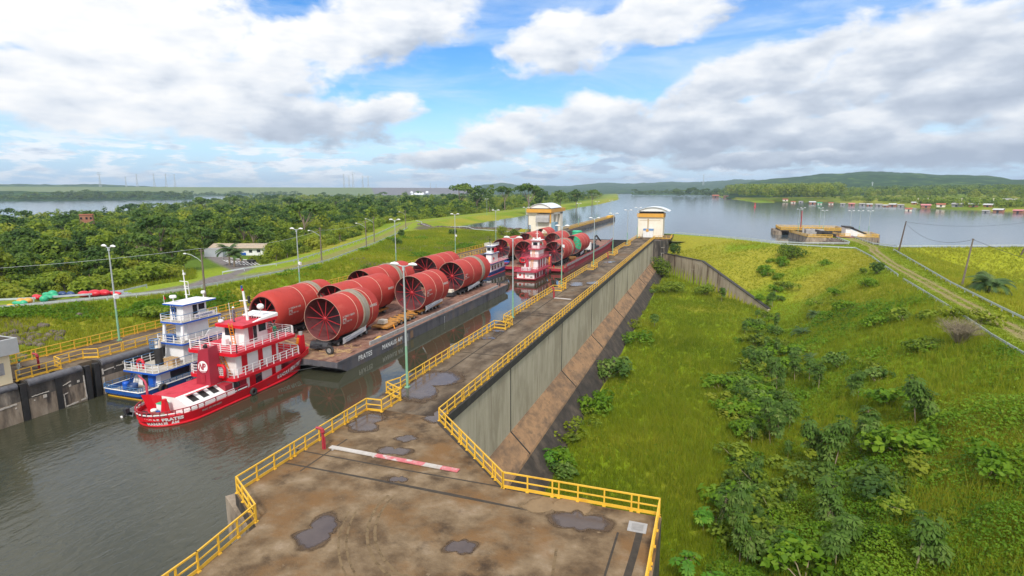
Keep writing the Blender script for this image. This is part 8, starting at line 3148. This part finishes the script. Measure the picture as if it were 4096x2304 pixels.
# bare twiggy shrub by the right guard rail
ds = thing('dry_shrub', 'leafless grey brown twiggy shrub by the right guard rail', 'shrub', hit(2412, 870))
mb = MB()
rg = np.random.default_rng(5)
for i in range(210):
    a, q = rg.uniform(0, 6.28), rg.uniform(.1, 1)
    p1 = Vector((q * 1.3 * math.cos(a), q * 1.3 * math.sin(a), 1.3 + rg.random()))
    p2 = Vector((q * 2.9 * math.cos(a + .2 * rg.normal()), q * 2.9 * math.sin(a + .2 * rg.normal()), 2.0 + rg.random() * 1.7 - q * .3))
    mb.tube([(0, 0, -.1), p1, p2], [.05, .028, .01], 3, caps=False)
    for k in range(3):
        f_ = rg.uniform(.3, .9)
        b0 = p1.lerp(p2, f_)
        mb.tube([b0, b0 + Vector((rg.normal() * .5, rg.normal() * .5, .35 + .3 * rg.random()))], [.016, .006], 3, caps=False)
mb.build('twigs', M['twig'], ds, True)
mb = MB()
for i in range(6):
    a = i * 1.05
    mb.tube([(0, 0, -.4), (.3 * math.cos(a), .3 * math.sin(a), .5), (.7 * math.cos(a), .7 * math.sin(a), 1.3)], [.12, .09, .05], 6)
mb.build('trunk', M['twig'], ds, True)

# palms
def palm(loc, trunk_h, n_, L_, label, seed, crown_name='crown'):
    rg = np.random.default_rng(seed)
    t = thing('palm_tree', label, 'palm', loc)
    V, F, T_ = [], [], []
    for i in range(n_):
        a, e0 = rg.uniform(0, 6.28), rg.uniform(.2, 1.35)
        d = np.array([math.cos(a), math.sin(a), 0])
        p = np.array([0, 0, trunk_h])
        pts = []
        e_ = e0
        for k in range(12):
            pts.append(p.copy())
            p = p + (d * math.cos(e_) + np.array([0, 0, math.sin(e_)])) * L_ / 11
            e_ -= .16
        sd = np.array([-d[1], d[0], 0])
        tint = float(np.clip(.5 + rg.normal() * .2, 0, 1))
        for k in range(2, 12):
            ll = L_ * .26 * math.sin(.35 + 2.6 * k / 12)
            for s_ in (-1, 1):
                for q in (0, .5):
                    b0 = pts[k - 1] * (1 - q) + pts[k] * q
                    tip = b0 + sd * s_ * ll + d * ll * .5 - np.array([0, 0, ll * .45])
                    w = (pts[k] - pts[k - 1]) * .28
                    base = len(V)
                    V += [b0 - w, b0 + w, tip]
                    F.append((base, base + 1, base + 2))
                    T_ += [tint] * 3
    link(crown_name, np_mesh('crown', np.array(V), np.array(F), M['palm'], np.array(T_)), t)
    mb = MB()
    mb.tube([(0, 0, -.4), (.05, 0, trunk_h * .5), (0, 0, trunk_h)], [.28, .22, .2], 8)
    mb.build('trunk', M['bark'], t, True)
    return t

palm(hit(2487, 735), 1.6, 34, 4.6, 'wide low palm with drooping fronds in the right meadow', 91)
palm(hit(578, 668), 4.2, 26, 4.0, 'palm in front of the low beige roofed building', 92)
palm(hit(590, 672), 3.2, 22, 3.4, 'shorter palm leaning against the taller one at the building', 93)
palm(hit(2018, 845), .5, 22, 2.6, 'small bright palm on the slope', 94)
palm(hit(2052, 800), .5, 20, 2.4, 'small green palm higher on the slope', 95)
palm(hit(2040, 905), .3, 14, 1.8, 'tiny yellowish palm beside the bright one on the slope', 96)

# ------------------------------------------------------------------ buildings and small things
cb = thing('control_cabin', 'cream control cabin with a grey slab roof on the left wall, cut by the frame', 'cabin', (-68, 31, 0))
mb = MB()
mb.box(-71, -65.1, 24, 35.3, 0, 3.05)
mb.build('cabin_wall', mat('cabin_cream', [(.80, .69, .46), (.74, .63, .41)], 1, .7), cb)
mb = MB()
mb.prism([(-71.6, 23), (-64.5, 23), (-64.5, 35.9), (-71.6, 35.9)], 3.0, 4.55)
mb.build('roof_fascia', mat('fascia_grey', [(.44, .45, .45), (.36, .37, .37)], .8, .8, second=((.25, .22, .2), .8, .6, .75, (1, 1, .2))), cb)
mb = MB()
mb.box(-71.3, -64.8, 23.3, 35.6, 4.5, 4.57)
mb.build('roof_top', M['wallbase'], cb)
panel(cb, 'window', (-65.15, -65.03, 31.2, 33.4, 1.1, 2.6), M['glass'])
panel(cb, 'blue_dado', (-65.12, -65.05, 24, 34.0, .05, .9), mat('dado_blue', [(.10, .28, .52), (.12, .3, .5)], 1, .7))
panel(cb, 'grey_louvre', (-65.15, -65.03, 33.9, 34.7, 1.0, 2.2), M['coaming'])

lb = thing('long_building', 'long low white building with a beige fibre roof at the forest edge', 'building', (-139, 141, -1.4))
c_, s_ = math.cos(R_(19)), math.sin(R_(19))

def lbp(u, v, z):
    return (-149.5 + u * c_ - v * s_, 139.5 + u * s_ + v * c_, -1.5 + z)

def lbox(mb, u0, u1, v0, v1, z0, z1, mi=0):
    mb.hexa([lbp(u0, v0, z0), lbp(u1, v0, z0), lbp(u1, v1, z0), lbp(u0, v1, z0)], [lbp(u0, v0, z1), lbp(u1, v0, z1), lbp(u1, v1, z1), lbp(u0, v1, z1)], mi)

mb = MB()
lbox(mb, 0, 16.5, 0, 6, 0, 2.5)
mb.build('wall', M['white'], lb)
mb = MB()
mb.hexa([lbp(-.6, -.9, 2.35), lbp(17, -.9, 2.35), lbp(17, 3, 3.5), lbp(-.6, 3, 3.5)], [lbp(-.6, -.9, 2.45), lbp(17, -.9, 2.45), lbp(17, 3, 3.6), lbp(-.6, 3, 3.6)])
mb.hexa([lbp(-.6, 3, 3.5), lbp(17, 3, 3.5), lbp(17, 6.9, 2.35), lbp(-.6, 6.9, 2.35)], [lbp(-.6, 3, 3.6), lbp(17, 3, 3.6), lbp(17, 6.9, 2.45), lbp(-.6, 6.9, 2.45)])
mb.build('roof', M['roofbeige'], lb)
for u0, u1, z0, z1, mm, nm in ((9.2, 11, .1, .9, 'blueedge', 'blue_panel'), (14.5, 15.6, 1.0, 1.9, 'glass', 'window'), (12, 13, .9, 1.8, 'glass', 'window'), (5, 6, .1, 2.0, 'coaming', 'door')):
    mb = MB()
    lbox(mb, u0, u1, -.06, .02, z0, z1)
    mb.build(nm, M[mm], lb)
ct = thing('shipping_container', 'pale grey container standing in front of the long low building', 'container', lbp(3, -4, 0))
mb = MB()
lbox(mb, .5, 6.2, -5.2, -2.8, .1, 2.5)
for k in range(18):
    lbox(mb, .6 + k * .31, .72 + k * .31, -5.25, -5.2, .2, 2.4)
mb.build('body', mat('container_grey', [(.42, .45, .48), (.36, .39, .42)], 1, .6), ct)
mb = MB()
lbox(mb, .45, 6.25, -5.27, -5.18, 2.35, 2.55)
lbox(mb, .45, 6.25, -5.27, -5.18, .05, .22)
mb.build('frame_rail', M['coaming'], ct)
# parking marks
mb = MB()
for k in range(9):
    a = at(560 + k * 10, 653 + k * .8, -1.5)
    b = at(578 + k * 9.4, 660 + k * 1.3, -1.5)
    a.z = gh(a.x, a.y) + .03
    b.z = gh(b.x, b.y) + .03
    mb.bar(a, b, .22, .04)
a, b = at(580, 649, -1.5), at(655, 657, -1.5)
a.z, b.z = gh(a.x, a.y) + .04, gh(b.x, b.y) + .04
mb.bar(a, b, .35, .1)
struct(mb.build('parking_markings', M['white']))
p = hit(633, 662)
t = thing('road_barrow', 'small dark trailer cart parked at the end of the white bay lines', 'cart', p)
mb = MB()
mb.box(-1.1, 1.1, -.6, .6, .45, 1.0)
mb.bar((1.1, 0, .5), (2.0, 0, .4), .1)
mb.build('cart_body', M['trailer'], t, True)
for s_ in (-1, 1):
    mb = MB()
    mb.lathe([(.3, -.1), (.36, 0), (.3, .1), (.0, .1)], (0, s_ * .65, .36), 'Y', 12)
    mb.build('wheel', M['rubber'], t, True)
p = hit(606, 655)
t = thing('hydrant_post', 'tiny yellow hydrant at the edge of the parking apron', 'hydrant', p)
mb = MB()
mb.lathe([(.25, 0), (.22, .7), (.3, .75), (.2, 1.0), (0, 1.1)], (0, 0, 0), 'Z', 10)
mb.build('body', M['hullyellow'], t, True)
mb = MB()
mb.tube([(-.35, 0, .6), (.35, 0, .6)], .1, 8)
mb.build('outlet', M['hullyellow'], t, True)

hm = at_dist(218, 546, 330)
hz = gh(hm.x, hm.y)
t = thing('brick_house', 'small orange brick house with a flat top among the forest trees', 'house', (hm.x, hm.y, hz), None, YAW + .5)
mb = MB()
mb.box(-2.4, 2.4, -2.2, 2.2, 0, hm.z + 1.0 - hz)
mb.build('wall', M['brick'], t, True)
mb = MB()
mb.box(-2.6, 2.6, -2.4, 2.4, hm.z + 1.0 - hz, hm.z + 1.3 - hz)
mb.build('roof', M['tile'], t, True)
for x in (-1.8, .2, 1.8):
    mb = MB()
    mb.box(x - .4, x + .4, -2.26, -2.2, hm.z - 1 - hz, hm.z - hz)
    mb.build('window', M['glass'], t, True)

# coloured floats and tarpaulins by the left road
def lump(name, lab, cat, m, blobs, base):
    z0 = None
    t = thing(name, lab, cat, base, 'coloured bundles by the left road')
    for i, (dx, dy, dz, rx, ry, rz) in enumerate(blobs):
        mb = MB()
        mb.blob((dx, dy, dz), (rx, ry, rz), 0, 12, 8)
        mb.build('bundle', M[m], t, True)
    return t

def onz(px, py):
    return hit(px, py)

lump('tarpaulin_bundle', 'bright red tarpaulin heap lying by the upper guard rail', 'tarpaulin', 'tarpred', [(-1.5, -.8, .45, 1.2, .8, .55), (0, 0, .55, 1.3, .9, .6), (1.3, .7, .6, 1.2, .7, .55), (2.8, 1.4, .45, 1.6, .45, .35)], onz(240, 746))
lump('net_float', 'green bulbous float at the far end of the coloured heap', 'float', 'tarpgreen', [(0, 0, .8, .8, .7, .6), (.7, -.2, .5, .9, .5, .45), (-1.6, .2, .55, 1.2, .5, .4)], onz(134, 752))
lump('net_float', 'green bulbous float beside the red bundle of the coloured heap', 'float', 'tarpgreen', [(0, 0, .5, .6, .6, .6), (-.6, .9, .6, 1.1, .5, .4)], onz(112, 760))
lump('tarpaulin_bundle', 'small red bundle in the middle of the coloured heap', 'tarpaulin', 'tarpred', [(0, 0, .6, .7, .6, .4), (-1.0, .3, .6, .8, .5, .4)], onz(98, 758))
lump('net_float', 'orange float pair left of the small red bundle', 'float', 'tarporange', [(0, 0, .6, .7, .6, .5), (-1.2, -.3, .5, .7, .6, .5)], onz(72, 766))
lump('net_float', 'long green float at the left end of the coloured heap', 'float', 'tarpgreen', [(0, 0, .4, 1.3, .4, .35), (1.2, .1, .5, .6, .5, .45)], onz(46, 770))
lump('net_float', 'yellow and green roll lying nearest the road rail', 'float', 'hullyellow', [(0, 0, .3, .9, .35, .3), (1.2, .2, .3, .8, .3, .28)], onz(28, 774))
lump('storage_drum', 'dark blue drums lying behind the green floats', 'drum', 'tarpblue', [(0, 0, .5, .9, .5, .5), (1.4, .4, .5, .8, .5, .5)], onz(158, 748))
mb = MB()
p = onz(300, 742)
for k in range(8):
    mb.box(p.x - 1.6 + k * .4, p.x - 1.4 + k * .4, p.y - .8 + k * .1, p.y + 1.2, p.z + .1, p.z + .2 + .06 * (k % 3))
tag(mb.build('pipe_bundle', M['galv']), 'grey pipe bundle on the grass right of the red tarpaulin', 'pipes')

# floating houses on the far right shore
HUT = [(1975, 506, 'orange', 12), (1995, 508, 'orange', 10), (2015, 507, 'grey', 9), (2043, 510, 'white', 14), (2062, 511, 'green', 10), (2090, 511, 'orange', 10), (2120, 513, 'grey', 10), (2142, 514, 'red', 13), (2168, 514, 'grey', 12), (2187, 515, 'white', 12), (2210, 516, 'grey', 13), (2228, 517, 'white', 10), (2246, 516, 'white', 14), (2266, 517, 'grey', 12), (2285, 527, 'orange', 13), (2300, 515, 'white', 11), (1800, 494, 'dark red', 16), (1826, 495, 'brown', 12), (2480, 532, 'grey', 12), (2512, 531, 'white', 17), (2562, 533, 'red', 16), (2330, 497, 'pink', 18), (2368, 497, 'orange', 16), (2410, 500, 'grey', 18), (2450, 501, 'brick', 17), (2488, 503, 'brick', 16), (2540, 490, 'grey', 26)]
RC = {'orange': 'tile', 'grey': 'coaming', 'white': 'roofgrey', 'green': 'tarpgreen', 'red': 'barrierred', 'dark red': 'tile', 'brown': 'rust', 'pink': 'barrierred', 'brick': 'roofgrey'}
WCm = {'orange': 'cream', 'grey': 'coaming', 'white': 'brick', 'green': 'cream', 'red': 'brick', 'dark red': 'rust', 'brown': 'rust', 'pink': 'brick', 'brick': 'brick'}
ORD = ['first', 'second', 'third', 'fourth', 'fifth', 'sixth', 'seventh', 'eighth', 'ninth', 'tenth', 'eleventh', 'twelfth', 'thirteenth', 'fourteenth', 'fifteenth', 'sixteenth']
cnt = {}
for x, y, colr, w in sorted(HUT):
    cnt[colr] = cnt.get(colr, 0) + 1
    land = y < 505 and x > 2300
    if land:
        p = at_dist(x, y + 8, 820 if x < 2520 else 1000)
        p.z = gh(p.x, p.y)
    else:
        p = at(x, y + 3, WR)
        p.z = max(WR, gh(p.x, p.y))
    D = math.hypot(p.x, p.y)
    ww = w * 1.59 / FPX * D * .85
    rz = math.atan2(-p.x, p.y) + random.uniform(-.4, .4)
    t = thing('shore_house', '%s of the %s roofed little houses along the far right shore' % (ORD[cnt[colr] - 1], colr), 'house', p, 'small houses on the far right shore', rz)
    hh, d2 = ww * .30, ww * .36
    mb = MB()
    mb.box(-ww / 2, ww / 2, -d2, d2, -.6, hh)
    mb.build('wall', M[WCm[colr]], t, True)
    mb = MB()
    e2 = ww * .58
    mb.hexa([(-e2, -d2 * 1.3, hh), (e2, -d2 * 1.3, hh), (e2, 0, hh + ww * .16), (-e2, 0, hh + ww * .16)], [(-e2, -d2 * 1.3, hh + .3), (e2, -d2 * 1.3, hh + .3), (e2, 0, hh + ww * .16 + .3), (-e2, 0, hh + ww * .16 + .3)])
    mb.hexa([(-e2, 0, hh + ww * .16), (e2, 0, hh + ww * .16), (e2, d2 * 1.3, hh), (-e2, d2 * 1.3, hh)], [(-e2, 0, hh + ww * .16 + .3), (e2, 0, hh + ww * .16 + .3), (e2, d2 * 1.3, hh + .3), (-e2, d2 * 1.3, hh + .3)])
    mb.build('roof', M[RC[colr]], t, True)
    mb = MB()
    mb.box(-ww * .12, ww * .12, -d2 - .12, -d2, 0, hh * .8)
    mb.build('doorway', M['glass'], t, True)
bp = at(1899, 521, WR)
t = thing('channel_buoy', 'tiny red buoy floating in the reservoir', 'buoy', bp)
mb = MB()
mb.lathe([(0, -.5), (1.3, -.3), (1.3, .6), (.5, 1.0), (.4, 4.0), (0, 4.2)], (0, 0, 0), 'Z', 12)
mb.build('float_body', M['tarpred'], t, True)
mb = MB()
mb.box(-.6, .6, -.6, .6, 4.2, 5.2)
mb.build('top_mark', M['tarpred'], t, True)
# small far poles along the shore
for i, x in enumerate((2310, 2335, 2375, 2420, 2465, 2500)):
    p = at_dist(x, 500, 900)
    p.z = gh(p.x, p.y)
    t = thing('village_pole', 'pale concrete pole among the shore houses', 'utility pole', p, 'concrete poles among the shore houses')
    mb = MB()
    mb.tube([(0, 0, 0), (0, 0, 9)], [.35, .25], 6)
    mb.build('shaft', M['cream'], t, True)
    mb = MB()
    mb.bar((-1.2, 0, 8.3), (1.2, 0, 8.3), .25)
    mb.build('crossarm', M['cream'], t, True)
# spillway spray behind the trees
mb = MB()
p = at_dist(1052, 482, 3800)
for k in range(30):
    mb.blob((p.x + rr.normal() * 20, p.y + rr.normal() * 20, p.z - 26 + abs(rr.normal()) * 7), (rr.uniform(6, 12),) * 3, 0, 8, 5)
tag(mb.build('spray', mat('spray_white', [(.85, .87, .9), (.8, .82, .86)], .01, 1)), 'white spillway spray showing above the trees', 'spray', None, 'stuff')

# ------------------------------------------------------------------ people
def person(label, loc, rz, body, cap, arms=((.28, .12, 1.1), (-.26, .05, 1.0)), hands=((.25, .3, .95), (-.27, .12, .78)), bend=0.0, hair=None, feet=((.11, .03), (-.11, -.02))):
    J = [(0, 0, .94), (0, .01 + bend * .1, 1.16), (0, .02 + bend * .25, 1.38), (0, .03 + bend * .34, 1.50), (0, .05 + bend * .38, 1.60), (0, .05 + bend * .4, 1.72)]
    rad = [.155, .15, .16, .062, .092, .078]
    Ed = [(0, 1), (1, 2), (2, 3), (3, 4), (4, 5)]
    for s_, el_, hn in ((1, arms[0], hands[0]), (-1, arms[1], hands[1])):
        b = len(J)
        J += [(s_ * .19, .02 + bend * .25, 1.41), el_, hn]
        rad += [.075, .05, .036]
        Ed += [(2, b), (b, b + 1), (b + 1, b + 2)]
        d = (Vector(hn) - Vector(el_)).normalized()
        sd = Vector((1, 0, 0)) - d * d.x
        sd.normalize()
        palm_ = Vector(hn) + d * .07
        J.append(tuple(palm_))
        rad.append(.036)
        Ed.append((b + 2, b + 3))
        for k in range(4):
            J.append(tuple(palm_ + d * (.075 + .01 * (1.5 - abs(k - 1.5))) + sd * (k - 1.5) * .021))
            rad.append(.009)
            Ed.append((b + 3, len(J) - 1))
        J.append(tuple(Vector(hn) + d * .06 + sd * -s_ * .06))
        rad.append(.011)
        Ed.append((b + 2, len(J) - 1))
    for s_, ft in ((1, feet[0]), (-1, feet[1])):
        b = len(J)
        J += [(s_ * .10, 0, .88), (s_ * .11, .03 + ft[1] * .5, .50), (ft[0], ft[1], .09), (ft[0] * 1.15, ft[1] + .17, .045)]
        rad += [.105, .075, .055, .042]
        Ed += [(0, b), (b, b + 1), (b + 1, b + 2), (b + 2, b + 3)]
    me = bpy.data.meshes.new('person')
    me.from_pydata(J, Ed, [])
    ob = bpy.data.objects.new('person', me)
    COL.objects.link(ob)
    sk_ = ob.modifiers.new('skin', 'SKIN')
    for i, v in enumerate(me.skin_vertices[0].data):
        v.radius = (rad[i] * (1.15 if i < 3 else 1), rad[i] * (.8 if i < 3 else 1))
        v.use_root = i == 0
    ob.modifiers.new('sub', 'SUBSURF').render_levels = 1
    ob.modifiers['sub'].levels = 1
    bpy.context.view_layer.update()
    m2 = bpy.data.meshes.new_from_object(ob.evaluated_get(bpy.context.evaluated_depsgraph_get()))
    bpy.data.objects.remove(ob)
    for m_ in (M[body], M['skin'], M['black']):
        m2.materials.append(m_)
    for p_ in m2.polygons:
        p_.use_smooth = True
        z = p_.center.z
        near_hand = min((p_.center - Vector(h_)).length for h_ in hands) < .13
        p_.material_index = 1 if (z > 1.49 or near_hand) else (2 if z < .12 else 0)
    t = link('person', m2)
    t.location = loc
    t.rotation_euler = (0, 0, rz)
    tag(t, label, 'person')
    mb = MB()
    hc = Vector(J[5]) + Vector((0, -.005, -.03))
    mb.lathe([(.135, -.005), (.118, .01), (.112, .07), (.075, .125), (0, .14)], hc, 'Z', 14)
    mb.box(hc.x - .07, hc.x + .07, hc.y + .08, hc.y + .19, hc.z - .008, hc.z + .012)
    mb.build('hard_hat', M[cap], t, True)
    mb = MB()
    f0 = Vector(J[4]) + Vector((0, .085, 0))
    for sx in (-.033, .033):
        mb.blob(f0 + Vector((sx, .0, .035)), (.013, .01, .009), 0, 6, 4)
    mb.blob(f0 + Vector((0, .002, -.045)), (.026, .008, .007), 0, 6, 4)
    mb.build('eyes_and_mouth', M['black'], t, True)
    mb = MB()
    mb.blob(f0 + Vector((0, .012, 0)), (.014, .022, .024), 0, 6, 4)
    for sx in (-1, 1):
        mb.blob(Vector(J[4]) + Vector((sx * .098, 0, .005)), (.012, .024, .032), 0, 6, 4)
    mb.build('nose_and_ears', M['skin'], t, True)
    return t

person('person in a grey coverall and white helmet standing on the red wheelhouse roof', (-51.95, 50.75, 3.83), R_(-75), 'coverall', 'lampwhite')
person('person in light clothes with a green cap on the left wall by the cabin', (-66.4, 36.6, 0), R_(-20), 'clothlight', 'clothgreen', hands=((.30, .34, 1.2), (-.25, .2, .85)), bend=.35)
person('person in white with a white helmet at the rail of the blue tug', (-58.95, 55.8, .95), R_(-40), 'lampwhite', 'lampwhite')
person('person in green clothes behind the red tug wheelhouse railing', (-49.0, 53.9, 1.36), R_(-90), 'clothgreen', 'black', hands=((.22, .32, 1.1), (-.22, .32, 1.1)))
person('person in red seated low by the front railing of the red tug', (-48.9, 53.2, 1.36), R_(-60), 'clothred', 'black', bend=.3)

# ------------------------------------------------------------------ haze over the whole place
hz_ = MB()
hz_.box(-11500, 11500, -1500, 11500, -22, 215)
hazeo = hz_.build('haze', [])
hm_ = bpy.data.materials.new('air')
hm_.use_nodes = True
tt = hm_.node_tree
tt.nodes.clear()
vo = tt.nodes.new('ShaderNodeVolumePrincipled')
vo.inputs['Color'].default_value = (.66, .82, 1.0, 1)
vo.inputs['Density'].default_value = 0.0001
vo.inputs['Anisotropy'].default_value = 0.2
oo = tt.nodes.new('ShaderNodeOutputMaterial')
tt.links.new(vo.outputs[0], oo.inputs['Volume'])
hazeo.data.materials.append(hm_)
tag(hazeo, 'thin bluish haze over the whole landscape', 'haze', None, 'stuff')
